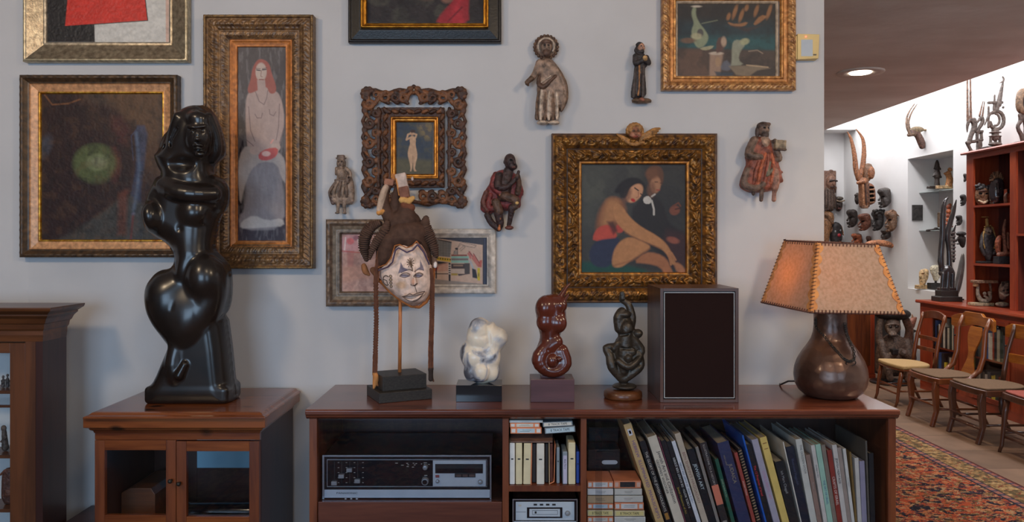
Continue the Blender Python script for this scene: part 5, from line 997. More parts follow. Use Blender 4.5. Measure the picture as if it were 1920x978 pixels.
B.c([(1182, 668, 10, 7), (1200, 656, 8, 8), (1192, 640, 8, 8), (1178, 628, 10, 8)], 3, Z_).e(1194, 622, 8, 10, 8, 10, 2, Z_).c([(1186, 632, 6, 6), (1196, 626, 8, 5)], 2, Z_).c([(1150, 650, 10, 7), (1158, 640, 14, 6), (1170, 640, 18, 5)], 3, Z_)
B.c([(1160, 612, 12, 10), (1158, 594, 12, 10), (1164, 582, 12, 9)], 3, Z_).e(1168, 586, 14, 13, 7, 10, 2, Z_).c([(1180, 612, 6, 9), (1184, 594, 4, 8), (1180, 574, 2, 7), (1174, 566, 2, 6), (1165, 560, 4, 5), (1166, 550, 6, 4.5)], 3, Z_)
B.b(1166, 552, 8, 4, 8, 4, 2, 2, Z_, -8).e(1172, 612, 22, 11, 13, 8, 3, Z_).c([(1156, 625, 18, 3), (1178, 620, 26, 3)], 3, Z_, True).c([(1162, 648, 24, 2.5), (1186, 650, 22, 2.5)], 3, Z_, True)
M['v_bronze'] = vmat('dark_bronze', .38, metal=.35, bump=(45, .6, .006), mottle=.3, mscale=25)
sh = -4; o = B.build('bronze_figures', M['v_bronze'], y_, t, .9)
zmn = min(v.co.z for v in o.data.vertices)+ZT; o.location.z += (ZT+.0302)-(zmn)

# ---------------------------------------------------------------- loudspeaker
t = thing('loudspeaker', (px(1310, 2.75), -.22, ZT), 'brown walnut loudspeaker with dark cloth grille and thin white border', 'speaker')
ys = -.335; ds = DW+ys; sx0, sx1 = px(1238, ds), px(1385, ds); szt = EYE-(540-VY)*ds/F
wal = wood('walnut_z', (.05, .022, .015), (.10, .042, .026), 'z', .4, .1); walx = wood('walnut_x', (.05, .022, .015), (.10, .042, .026), 'x', .4, .1)
yb_ = -.09
f_ = .011
MB().box(sx0, sx0+f_, ys, yb_, ZT+.0003, szt).build('side_panel', wal, t, bevel=.0008); MB().box(sx1-f_, sx1, ys, yb_, ZT+.0003, szt).build('side_panel', wal, t, bevel=.0008)
MB().box(sx0+f_, sx1-f_, ys, yb_, szt-f_, szt).build('top_panel', walx, t, bevel=.0005); MB().box(sx0+f_, sx1-f_, ys, yb_, ZT+.0003, ZT+f_).build('bottom_panel', walx, t, bevel=.0005)
MB().box(sx0+f_, sx1-f_, ys+.02, yb_+.002, ZT+f_, szt-f_).build('back_panel', M['black'], t)
g0, g1, gz0, gz1 = sx0+.0135, sx1-.0125, ZT+.014, szt-.0135
MB().box(g0, g1, ys+.006, ys+.0195, gz0, gz1).build('grille_frame', M['black'], t)
gm, b, L = base_mat('grille_cloth', .95, spec=.1); tc = nd(gm, 'ShaderNodeTexCoord'); wv = nd(gm, 'ShaderNodeTexWave'); wv.inputs['Scale'].default_value = 260; wv.bands_direction = 'Z'; wv2 = nd(gm, 'ShaderNodeTexWave'); wv2.inputs['Scale'].default_value = 260
mm = nd(gm, 'ShaderNodeMath'); mm.operation = 'MULTIPLY'; r = nd(gm, 'ShaderNodeValToRGB'); r.color_ramp.elements[0].color = (.012, .006, .006, 1); r.color_ramp.elements[1].color = (.045, .020, .016, 1)
L.new(tc.outputs['Object'], wv.inputs[0]); L.new(tc.outputs['Object'], wv2.inputs[0]); L.new(wv.outputs[0], mm.inputs[0]); L.new(wv2.outputs[0], mm.inputs[1]); L.new(mm.outputs[0], r.inputs[0]); L.new(r.outputs[0], b.inputs['Base Color'])
g = MB().box(g0+.004, g1-.004, ys+.003, ys+.0058, gz0+.004, gz1-.004).build('grille_cloth', gm, t, bevel=.001)
w_ = .0016; a, b_, c_, d_ = g0+.0015, g1-.0015, gz0+.0015, gz1-.0015; yq = ys+.0035
MB().box(a, b_, yq, ys+.0059, d_-w_, d_).box(a, b_, yq, ys+.0059, c_, c_+w_).box(a, a+w_, yq, ys+.0059, c_+w_, d_-w_).box(b_-w_, b_, yq, ys+.0059, c_+w_, d_-w_).build('white_border', M['white'], t)

# ---------------------------------------------------------------- lamp: hammered jug, laced parchment shade
yl = -.22; dl_ = DW+yl; cxl = px(1557, dl_); t = thing('table_lamp', (cxl, yl, ZT), 'table lamp with hammered brown metal jug base and laced parchment shade', 'lamp')
s_ = dl_/F; hh = lambda py: EYE-(py-VY)*s_
prof = [(.001, ZT+.0003), (40*s_, ZT+.0004), (48*s_, ZT+.006), (57*s_, ZT+.022), (63*s_, ZT+.045), (65.5*s_, ZT+.075), (64*s_, ZT+.105), (59*s_, ZT+.135), (50*s_, ZT+.165), (41*s_, ZT+.190), (34.5*s_, ZT+.212), (31*s_, ZT+.235), (29.5*s_, ZT+.26), (29.5*s_, ZT+.30), (30.5*s_, ZT+.318), (31*s_, ZT+.324), (27*s_, ZT+.325), (3*s_, ZT+.322)]
P = []
for (r0, z0), (r1, z1), in zip(prof[:-1], prof[1:]):
    for i in range(4): u = i/4; P.append((r0+(r1-r0)*u, z0+(z1-z0)*u))
P.append(prof[-1])
rr_ = [p[0] for p in P]; rs = [rr_[0]]+[(rr_[i-1]+2*rr_[i]+rr_[i+1])/4 for i in range(1, len(P)-1)]+[rr_[-1]]
P = [(rs[i], P[i][1]) for i in range(len(P))]
cop = mat('hammered_copper', (.085, .042, .030), (.19, .11, .08), 6, .34, .6, bump=(32, .45, .004, 1, None, 'vor'), coat=.15)
MB().lathe(P, cxl, yl, 64).build('jug_body', cop, t, True)
# chain round the neck hanging to a ring
ch = Body(); ch_pts = []
for i in range(27):
    u = i/26; a = math.radians(215+150*u)  # front of the neck
    drop = math.sin(PI*u)
    ch_pts.append((u, a, drop))
LK = MB(); n = 30
path = []
for i in range(n+1):
    u = i/n; x = -28*s_+u*2*27*s_
    zt0 = ZT+.285-(.285-.165)*math.sin(PI*min(1, u*1.02))**.85 if u < .75 else None
    path.append(u)
pts = []
key = [(1533, 598), (1536, 610), (1544, 625), (1554, 642), (1562, 655), (1571, 668), (1580, 673), (1592, 670), (1598, 655), (1594, 638), (1588, 622), (1586, 606)]
for a, b_ in zip(key[:-1], key[1:]):
    for i in range(4): pts.append((a[0]+(b_[0]-a[0])*i/4, a[1]+(b_[1]-a[1])*i/4))
pts.append(key[-1])
def jug_r(z): return np.interp(z, [p[1] for p in P], [p[0] for p in P])
P3 = []
for a, b_ in pts:
    x = (a-VX)*(dl_-.06)/F; z = EYE-(b_-VY)*(dl_-.06)/F; R_ = jug_r(z)+.003; dx = max(-R_*.98, min(R_*.98, x-cxl)); P3.append(Vector((cxl+dx, yl-math.sqrt(R_*R_-dx*dx), z)))
for i in range(0, len(P3)-1):
    a, b_ = P3[i], P3[i+1]; c_ = (a+b_)/2; d = (b_-a).normalized(); out = Vector((c_.x-cxl, c_.y-yl, 0)).normalized(); sd_ = d.cross(out)
    if i % 2: sd_ = (sd_+out).normalized()*1
    R0 = [c_+d*.0062*math.cos(w)+sd_*.0042*math.sin(w) for w in np.linspace(0, 2*PI, 11)]
    LK.tube(R0, .0013, 6, False)
LK.build('chain', M['iron'], t, True)
RG = MB(); rc = P3[24]+Vector((.004, -.003, -.004)); RG.tube([rc+Vector((.017*math.cos(w), -.002-.004*math.sin(w), .011*math.sin(w))) for w in np.linspace(0, 2*PI, 20)], .0018, 8, False); RG.build('ring', M['iron'], t, True)
# shade
A_, B_, C_ = Vector((1.047, 2.60-3, 1.251)), Vector((1.405, 2.66-3, 1.239)), Vector((.977, 2.90-3, 1.262)); D_ = B_+C_-A_
cen = (A_+D_)/2; tt = .655; up = Vector((0, 0, .243)); T4 = [cen+(p-cen)*tt+up for p in (A_, B_, D_, C_)]; Bt = [A_, B_, D_, C_]
m, b, L = base_mat('parchment', .75, spec=.25)
tc = nd(m, 'ShaderNodeTexCoord'); n1_ = nd(m, 'ShaderNodeTexNoise'); n1_.inputs['Scale'].default_value = 90; n1_.inputs['Detail'].default_value = 6; r = nd(m, 'ShaderNodeValToRGB')
r.color_ramp.elements[0].position = .35; r.color_ramp.elements[1].position = .6; r.color_ramp.elements[0].color = (.46, .36, .26, 1); r.color_ramp.elements[1].color = (.62, .50, .37, 1)
L.new(tc.outputs['Object'], n1_.inputs['Vector']); L.new(n1_.outputs[0], r.inputs[0]); L.new(r.outputs[0], b.inputs['Base Color'])
tr = nd(m, 'ShaderNodeBsdfTranslucent'); tr.inputs[0].default_value = (1.0, .50, .09, 1); ms = nd(m, 'ShaderNodeMixShader'); ms.inputs[0].default_value = .38
out = m.node_tree.nodes['Material Output']; L.new(b.outputs[0], ms.inputs[1]); L.new(tr.outputs[0], ms.inputs[2]); L.new(ms.outputs[0], out.inputs[0])
M['parch'] = m
lea = mat('orange_leather', col(206, 138, 76), col(176, 110, 60), 30, .5, bump=(80, .2, .001)); lac = mat('brown_lacing', col(96, 54, 40), col(70, 40, 30), 30, .6)
sh = thing('shade', (0, 0, 0), None, None); C.unlink(sh); bpy.data.objects.remove(sh)
def bil(i, u, v): j = (i+1) % 4; a = Bt[i].lerp(Bt[j], u); b_ = T4[i].lerp(T4[j], u); return a.lerp(b_, v)
first = None
for i in range(4):
    j = (i+1) % 4; nrm = (Bt[j]-Bt[i]).cross(T4[i]-Bt[i]).normalized()
    v = [Bt[i], Bt[j], T4[j], T4[i]]; v += [p-nrm*.0012 for p in v]
    pn = MB().hexa([tuple(p) for p in v]).build('shade_panel', M['parch'], t)
    # scalloped strips down both edges of every panel
    st = MB(); ns_ = 6; W0 = .024
    for side in (0, 1):
        inner = []; outer = []; N = ns_*8
        for k in range(N+1):
            v_ = k/N; wid = (W0*(.45+.55*abs(math.sin(PI*ns_*v_))))/(Bt[j]-Bt[i]).length/(1-(1-tt)*v_)
            u0, u1 = (0, wid) if side == 0 else (1, 1-wid); outer.append(bil(i, u0, v_)+nrm*.0016); inner.append(bil(i, u1, v_)+nrm*.0016)
        vv = outer+inner+[p-nrm*.0015 for p in outer+inner]; n = N+1; ff = []
        for k in range(N): ff += [(k, k+1, n+k+1, n+k), (2*n+k, 3*n+k, 3*n+k+1, 2*n+k+1), (n+k, n+k+1, 3*n+k+1, 3*n+k), (k, 2*n+k, 2*n+k+1, k+1)]
        MB().add(vv, ff).build('scalloped_edge', lea, pn)
lc = MB()
cc = Vector((cen.x, cen.y, 0))
def stitch(p, along, inward1, inward2, r=.0016, ln=.009):
    o_ = Vector((p.x-cen.x, p.y-cen.y, 0)).normalized()*.003
    lc.tube([p+inward1*ln+o_*.3, p+o_+along*.003, p+inward2*ln+o_*.3+along*.005], r, 6)
for i in range(4):
    j = (i+1) % 4; L_ = (Bt[i]-T4[i]); n = 19
    e1 = (Bt[j]-Bt[i]).normalized(); e0 = (Bt[(i-1) % 4]-Bt[i]).normalized()
    for k in range(n+1): stitch(Bt[i].lerp(T4[i], k/n), -L_.normalized(), e0, e1)
    for P0, P1, d in ((Bt[i], Bt[j], Vector((0, 0, 1))), (T4[i], T4[j], Vector((0, 0, -1)))):
        n2 = int((P1-P0).length/.0135)
        out_ = (P1-P0).cross(Vector((0, 0, 1))).normalized()
        for k in range(1, n2): p = P0.lerp(P1, k/n2); lc.tube([p+d*.011+out_*.003, p-d*.002+out_*.003, p+d*.009-out_*.003+(P1-P0).normalized()*.006], .0016, 6)
lc.build('lacing', lac, t, True)
rim = MB()
for R4 in (Bt, T4):
    for i in range(4): rim.tube([R4[i], R4[(i+1) % 4]], .0025, 8)
rim.build('wire_frame', lac, t, True)
sp = MB(); hub = Vector((cen.x, cen.y, 1.455)); sp.tube([(cxl, yl, ZT+.32), (cxl+.02, yl, 1.30), hub], .006, 10)
for p in T4: sp.tube([hub, p], .002, 8)
sp.build('harp', M['brass'], t, True)
# power cord
MB().tube([Wp(1505, 724, -.16)+Vector((0, 0, .002)), Wp(1490, 716, -.12)+Vector((0, 0, .004)), Wp(1478, 714, -.07), (px(1468, 2.94), -.05, ZT+.012), (px(1466, 2.96), -.02, ZT+.003), (px(1464, 2.98), -.009, ZT+.004)], .0035, 8).build('cord', M['black'], t, True)
MB().lathe([(.002, 1.335), (.012, 1.338), (.013, 1.352), (.022, 1.372), (.028, 1.392), (.022, 1.412), (.002, 1.42)], cen.x-.03, cen.y, 20).build('added_bulb', emit('added_bulb_glow', (1, .7, .4), 1.2), t, True)  # glowing part added inside the shade along with its fill light
bl = bpy.data.lights.new('shade_fill_light', 'POINT'); bl.energy = .9; bl.color = (1, .80, .45); bl.shadow_soft_size = .05; bo = bpy.data.objects.new('shade_fill_light', bl); C.link(bo); bo.location = (cen.x-.06, cen.y+.02, 1.36)  # unseen point light added to make the left shade panel glow
# ---------------------------------------------------------------- stereo receiver
yS = -.395; dS = DW+yS; qx = lambda a, d=dS: (a-VX)*d/F; qz = lambda a, d=dS: EYE-(a-VY)*d/F
def plate(name, a, b, c_, d_, y0, y1, m, parent, bevel=0): return MB().box(qx(a), qx(b), y0, y1, qz(d_), qz(c_)).build(name, m, parent, bevel=bevel)
t = ST = thing('stereo_receiver', (qx(763), yS+.1, ZR), 'black and silver stereo receiver with tape slot behind the left glass door', 'stereo')
plate('body', 606, 921, 855, 934, yS+.012, -.08, M['black'], t)
MB().box(qx(604), qx(608), yS, yS+.0118, qz(938), qz(853)).box(qx(918.5), qx(921.5), yS, yS+.0118, qz(938), qz(853)).box(qx(608), qx(918.5), yS, yS+.0118, qz(856), qz(853)).build('trim', M['silver'], t, bevel=.0006)
plate('front_panel', 608, 918.5, 857, 922, yS+.006, yS+.0119, M['blackgloss'], t)
for a in ((612.5, 615.2, 858.5, 861), ): pass
fr = MB(); X0, X1, Y0, Y1 = 612.5, 913, 861.5, 913
for a, b, c_, d_ in ((X0, X1, Y0, Y0+1), (X0, X1, Y1-1, Y1), (X0, X0+1, Y0+1, Y1-1), (X1-1, X1, Y0+1, Y1-1)): fr.box(qx(a), qx(b), yS+.003, yS+.0059, qz(d_), qz(c_))
fr.build('panel_border', M['silver'], t)
sp_ = mat('pale_blue_silver', (.50, .58, .68), (.56, .64, .74), 15, .35, .3)
st = plate('lower_strip', 608, 918.5, 918, 933, yS+.001, yS+.0059, sp_, t, .0008)
put_text('PANASONIC', .0085, M['black'], t, (qx(650.5), yS+.0006, qz(924.2)), (1, 0, 0), (0, 0, 1), sx=1.55, name='maker_name', ext=.0002)
gray = mat('grey_knob', (.30, .31, .33), (.36, .37, .40), 30, .35, .5); ltr = mat('panel_print', (.50, .48, .44), None, 5, .5)
for a, b in ((626.5, 905.5), (640, 892.5), (655, 881), (670, 901.5)):
    plate('slider_slot', a-.7, a+.7, 866, 907, yS+.0052, yS+.0059, M['black'], t)
    plate('slider_knob', a-5.2, a+5.2, b-3.4, b+3.4, yS-.004, yS+.0051, gray, t, .001)
dots = MB()
for r_ in range(5):
    for a in (634, 649, 664, 680): dots.box(qx(a-1.5), qx(a+1.5), yS+.0054, yS+.0058, qz(868+r_*9.4), qz(867.2+r_*9.4))
dots.build('scale_marks', ltr, t)
pr = MB()
for a, b, w in ((743, 868.6, 5), (754, 872.5, 5), (763, 869, 3.5), (764, 875, 4), (765, 871.5, 3), (775, 868.8, 3), (777, 872, 3), (780, 869.4, 3), (774, 876, 4), (790, 870, 2), (797, 868, 6), (804, 871, 3), (798, 891.5, 6)): pr.box(qx(a-w/2), qx(a+w/2), yS+.0052, yS+.0058, qz(b+.5), qz(b-.5))
pr.build('panel_lettering', ltr, t)
def knob(a, b, r_, m, parent, h=.016, name='knob'):
    x, z = qx(a), qz(b); q = r_*dS/F
    return MB().tube([(x, yS+.0051, z), (x, yS-h*.7, z), (x, yS-h, z), (x, yS-h-.001, z)], [q, q*.96, q*.8, q*.1], 24).build(name, m, parent, 'auto')
k_ = knob(797, 901.5, 7.2, gray, t, .010, 'tuning_knob'); knob(797, 901.5, 5.4, M['blackgloss'], t, .0112, 'knob_cap')
knob(797.5, 875, 5, gray, t, .012, 'selector_knob')
tp = plate('tape_panel', 811.5, 911, 863, 911.5, yS+.0015, yS+.0049, M['silverpaint'], t, .0006)
plate('tape_slot', 816, 905.5, 869.5, 887, yS+.0008, yS+.0014, M['blackgloss'], t)
plate('slot_door', 817, 905, 870.5, 878, yS+.0003, yS+.0007, M['black'], t); plate('red_switch', 816.5, 823.5, 890, 894.5, yS-.002, yS+.0014, mat('dull_red_plastic', (.30, .06, .06), None, 5, .4), t, .0004)
plate('button_window', 852.5, 891.5, 887.2, 894.5, yS+.0005, yS+.0014, M['black'], t)
for i in range(3): plate('button', 855+i*12.4, 865+i*12.4, 888.6, 893.2, yS-.003, yS+.0004, mat('brown_button', (.10, .06, .055), None, 5, .4) if i == 0 else bpy.data.materials['brown_button'], t, .0004)
knob(820.5, 901.5, 3.4, gray, t, .008, 'small_knob'); knob(900.5, 902.5, 4.4, gray, t, .010, 'small_knob')
for a in (648, 658.5, 669): knob(a, 935.8, 2.7, gray, t, .002, 'jack_socket')
for a in (630, 895): plate('foot', a-8, a+8, 934, 941.7, yS+.05, yS+.09, M['black'], t)

# ---------------------------------------------------------------- tape deck on the middle shelf
t = thing('tape_deck', (qx(1022), yS+.1, ZK), 'small silver-faced cartridge tape deck below the shelf of tapes', 'tape deck')
plate('body', 962.5, 1081.5, 936, 1000, yS+.010, -.10, wal, t)
fr = MB()
for a, b, c_, d_ in ((961, 1083, 935, 937), (961, 963, 937, 1000), (1081, 1083, 937, 1000)): fr.box(qx(a), qx(b), yS, yS+.0098, qz(d_), qz(c_))
fr.build('trim', M['silver'], t); plate('face_border', 963, 1081, 937, 1000, yS+.004, yS+.0097, M['blackgloss'], t)
plate('face_panel', 967, 1077, 940.5, 975, yS+.001, yS+.0039, M['silverpaint'], t, .0006)
plate('slot_frame', 988, 1054.5, 950.5, 970.5, yS-.001, yS+.0009, M['blackgloss'], t, .0006); plate('slot_door', 992.5, 1050, 953, 967.5, yS-.003, yS-.0011, M['silverpaint'], t, .0006)
o_ = MB()
for a, b, c_, d_ in ((998, 1045.5, 955.5, 956), (998, 1045.5, 963, 963.5), (998, 998.5, 956, 963), (1045, 1045.5, 956, 963)): o_.box(qx(a), qx(b), yS-.0036, yS-.0031, qz(d_), qz(c_))
o_.build('door_outline', M['black'], t); plate('door_mark', 1002.5, 1006, 957.5, 961.5, yS-.0036, yS-.0031, M['black'], t); plate('face_line', 967.5, 986, 959, 959.6, yS+.0006, yS+.0009, M['black'], t); plate('face_mark', 972, 977.5, 945.5, 949, yS+.0006, yS+.0009, ltr, t)
for i in range(4): plate('indicator_window', 1000.5+i*11.6, 1007+i*11.6, 944, 947.3, yS+.0004, yS+.0009, M['black'], t)
knob(1064, 961, 4.6, gray, t, .011); plate('lower_face', 963.5, 1080.5, 977, 999, yS+.001, yS+.0039, M['silverpaint'], t)

# ---------------------------------------------------------------- cartridge tapes
yT = -.415; dT = DW+yT
TC = {'white': col(206, 204, 200, 1.3), 'cream': col(198, 186, 152, 1.3), 'orange': col(214, 132, 92, 1.3), 'pale': col(196, 192, 182, 1.3), 'blue': col(168, 188, 198, 1.3), 'grey': col(120, 130, 138, 1.3), 'tan': col(176, 150, 116, 1.3), 'dark': (.03, .022, .02), 'pink': col(206, 168, 150, 1.3), 'lilac': col(172, 168, 190, 1.3), 'royal': col(44, 72, 150, 1.3), 'yellow': col(214, 196, 130, 1.3)}
TM = {k: mat('tape_'+k, v, tuple(x*.86 for x in v), 22, .5) for k, v in TC.items()}
ink = mat('dark_ink', (.03, .03, .035), None, 5, .6)
def tape(a, b, c_, d_, base, label_m, corner, label, group, txt=None, tilt=0, y=yT, dep=.12):
    """a cartridge lying flat: a..b and c_..d_ are the pixel edges of its end face"""
    s_ = (DW+y)/F; X = lambda p_: (p_-VX)*s_; Z = lambda p_: EYE-(p_-VY)*s_
    x0, x1, z0, z1 = X(a), X(b), Z(d_), Z(c_); cx = (x0+x1)/2; root = thing('cartridge_tape', (cx, y+dep/2, z0), label, 'tape', group)
    MB().box(x0, x1, y, y+dep, z0, z1).build('shell', TM[base], root, bevel=.0015)
    h = z1-z0; w = x1-x0; i = .22 if corner else .04
    MB().box(x0+w*i, x1-w*i, y-.0004, y-.0001, z0+h*.14, z1-h*.14).build('label', TM[label_m], root)
    if corner:
        for u, v in ((x0+w*.035, x0+w*.16), (x1-w*.16, x1-w*.035)): MB().box(u, v, y-.0004, y-.0001, z0+h*.2, z1-h*.2).build('sticker', TM[corner], root)
    if txt: put_text(txt, h*.62, ink, root, (cx, y-.0007, (z0+z1)/2), (1, 0, 0), (0, 0, 1), sx=min(1.25, w/h*.155), name='lettering', ext=.0001)
    else:
        lm = MB(); rn = random.Random(int(a*7+c_))
        for k_ in range(2): u0 = x0+w*(.28+.1*rn.random()); lm.box(u0, x1-w*(.28+.15*rn.random()), y-.0006, y-.00045, z0+h*(.36+k_*.22), z0+h*(.40+k_*.22))
        lm.build('lettering', ink, root)
    if tilt: root.rotation_euler = (0, math.radians(-tilt), 0)
    return root
G1 = 'cartridge tapes lying on top of the standing tapes'
tape(957, 1015.5, 801.4, 812.6, 'orange', 'blue', 'white', 'orange-cornered cartridge tape lying at left, below two others on the tape shelf', G1)
tape(956, 1012, 792.6, 801.0, 'orange', 'pale', 'white', 'orange-cornered cartridge tape lying at left, middle of the stack on the tape shelf', G1)
tape(955, 1018, 787.5, 792.2, 'pale', 'white', None, 'pale cartridge tape squeezed right under the console top, left side', G1)
t = tape(1022, 1079, 800.0, 811.2, 'grey', 'blue', None, 'grey cartridge tape lying tilted at right of the tape shelf, lower of two', G1, '8 TRACK TAPE', 4)
t = tape(1018, 1074, 789.8, 799.0, 'grey', 'pale', None, 'grey cartridge tape lying tilted right under the console top, upper of two', G1, '8 TRACK TAPE', 3)
zsh = zs1
def stand_tape(a, b, c_, base, label, txt=None, lab=None, y=yT, lean=0, dep=.10, cover=None):
    s_ = (DW+y)/F; X = lambda p_: (p_-VX)*s_; x0, x1 = X(a), X(b); z1 = EYE-(c_-VY)*s_; z0 = zsh+.0003
    root = thing('cartridge_tape', ((x0+x1)/2, y+dep/2, z0), label, 'tape', 'cartridge tapes standing on the small shelf')
    sh_ = MB().box(x0, x1, y, y+dep, z0, z1).build('shell', TM[base], root, bevel=.003)
    if not txt: MB().box(x0+(x1-x0)*.3, x1-(x1-x0)*.3, y-.0012, y+.0001, z0+(z1-z0)*.60, z0+(z1-z0)*.63).build('catch', TM['dark'], root)
    if lab: MB().box(x0+(x1-x0)*.12, x1-(x1-x0)*.12, y-.0004, y-.0001, z0+.004, z1-(z1-z0)*.12).build('label', TM[lab], root)
    if txt: put_text(txt, (x1-x0)*.5, ink, root, ((x0+x1)/2, y-.0008, z0+(z1-z0)*.62), (0, 0, -1), (1, 0, 0), name='lettering', ext=.0001)
    if cover: MB().box(x1+.0003, x1+.0025, y+.001, y+dep, z0, z1+.001).build('sleeve', TM[cover], root)
    if lean: root.rotation_euler = (0, math.radians(lean), 0)
    return root
stand_tape(955.4, 965.5, 830, 'white', 'white cartridge tape standing leftmost on the small shelf')
stand_tape(967, 979.3, 830, 'cream', 'cream cartridge tape standing next to the white one on the small shelf')
stand_tape(981, 995, 830.5, 'cream', 'cream cartridge tape with an orange sleeve edge on the small shelf', cover='orange', lean=1)
stand_tape(996.8, 1005.4, 831, 'dark', 'dark cartridge tape standing in for the dark gap right of the orange-edged cream one', y=yT+.02)  # no tape here: dark block set back as the shade of the gap
stand_tape(1006.3, 1020.8, 831, 'pale', 'pale greenish cartridge tape standing between two dark gaps')
stand_tape(1021.6, 1028.6, 831, 'dark', 'dark cartridge tape standing in for the dark gap left of the open card sleeve', y=yT+.02)  # second dark block, standing in for shade between tape and sleeve
stand_tape(1043.5, 1049.5, 838, 'grey', 'grey patterned cartridge tape standing inside the open card sleeve', y=yT+.01)
stand_tape(1055, 1064, 846, 'grey', 'cartridge tape with a lilac label standing right of the card sleeve', 'Blue Parry', 'lilac')
stand_tape(1065.7, 1079, 829, 'cream', 'plump cream cartridge tape standing near the right end of the small shelf')
stand_tape(1080.5, 1086.5, 846, 'royal', 'blue cartridge tape standing rightmost on the small shelf', y=yT+.012)
# card sleeve, opened like a book, and a box lid over the left tapes
s_ = dT/F; X = lambda p_: (p_-VX)*s_; Z = lambda p_: EYE-(p_-VY)*s_
t = thing('card_sleeve', (X(1036), yT+.04, zsh), 'open brown card sleeve standing among the tapes on the small shelf', 'sleeve')
MB().prism([(X(1029.6), zsh+.0005), (X(1030.8), zsh+.0005), (X(1030.4), Z(829.5)), (X(1029.2), Z(829.5))], yT+.002, yT+.1, 'y').build('front_board', TM['tan'], t)
MB().prism([(X(1031.2), zsh+.0005), (X(1039.5), zsh+.008), (X(1041.5), Z(833)), (X(1040.6), Z(833)), (X(1038.4), zsh+.0095), (X(1031.0), zsh+.002)], yT+.004, yT+.1, 'y').build('back_board', TM['orange'], t)
MB().box(X(1031.4), X(1036.6), yT+.006, yT+.1, zsh+.01, Z(832)).build('inner_box', M['mahogf'], t)
tag(MB().hexa([(X(958), yT+.0, Z(829.3)), (X(1036), yT+.0, Z(829.3)), (X(1036), yT+.0, Z(826.6)), (X(958), yT+.0, Z(826.6)), (X(956), yT+.11, Z(829.3)), (X(1040), yT+.11, Z(829.3)), (X(1040), yT+.11, Z(813.6)), (X(956), yT+.11, Z(813.6))]).build('folded_board', mat('worn_brown_card', col(110, 80, 66, 1.3), col(76, 56, 50, 1.3), 14, .6, stretch=(2, 10, 1)), loc=(X(1000), yT+.05, Z(829.3))), 'worn brown card cover lying over the tops of the standing tapes', 'cover')
# tapes stacked in the right compartment
rows = [(902, 914.2, 'orange', 'white', 'white', None), (916, 927.6, 'white', 'white', None, None), (929.4, 942.8, 'tan', 'tan', None, None), (943.8, 953.6, 'orange', 'blue', 'white', None), (956, 967, 'cream', 'yellow', None, '8 TRACK TAPE'), (968.6, 978.6, 'orange', 'pale', 'white', None), (980, 988, 'white', 'pale', None, None), (988.5, 996.4, 'orange', 'pale', 'white', None)]
ORD = ['topmost', 'second from the top', 'third from the top', 'fourth from the top', 'fifth from the top', 'sixth from the top', 'seventh from the top', 'eighth from the top']
for k_, (c_, d_, ba, la, co, tx) in enumerate(rows):
    tape(1101.5, 1150, c_, d_, ba, la, co, 'cartridge tape %s in the left stack beside the leaning books' % ORD[k_], 'cartridge tapes in the left stack', tx, y=-.405)
rows = [(916, 927.6, 'pale', 'pale', None, None), (929, 941, 'pale', 'pale', None, None), (942, 955, 'orange', 'white', 'white', None), (956.8, 967.2, 'cream', 'yellow', None, '8 TRACK TAPE'), (968.6, 978.6, 'white', 'pale', None, None), (980, 988, 'cream', 'pale', None, None), (988.5, 996.4, 'pale', 'white', None, None)]
for k_, (c_, d_, ba, la, co, tx) in enumerate(rows):
    tape(1152.5, 1204+k_*1.6, c_, d_, ba, la, co, 'cartridge tape %s in the right stack beside the leaning books' % ORD[k_], 'cartridge tapes in the right stack', tx, y=-.405)
tape(1151.5, 1202, 901, 914.6, 'orange', 'dark', 'pink', 'orange-ended cartridge tape with a dark middle on top of the right stack', 'cartridge tapes in the right stack', y=-.405)
# dark storage cases behind, one with a white label plate
for a, b, c_, y0, lab in ((1102, 1163, 842, -.25, 'black storage case with a white label plate behind the stacked tapes'), (1103, 1160, 800, -.13, 'upright black record case at the back of the right compartment')):
    s_ = (DW+y0)/F; X = lambda p_: (p_-VX)*s_; Z = lambda p_: EYE-(p_-VY)*s_
    root = thing('storage_case', ((X(a)+X(b))/2, y0+.05, ZK), lab, 'case'); MB().box(X(a), X(b), y0, y0+.10, ZK+.0004, Z(c_)).build('case_body', M['black'], root, bevel=.003)
    if c_ == 842: MB().prism([(X(1143)+.012*math.cos(w)*(1)+(.017 if math.cos(w) > 0 else -.017), Z(866)+.0075*math.sin(w)) for w in np.linspace(0, 2*PI, 25)[:-1]], y0-.001, y0-.0001, 'y').build('label_plate', M['white'], root); MB().box(X(1118), X(1150), y0-.006, y0-.0002, Z(848), Z(845.5)).build('handle', M['iron'], root)

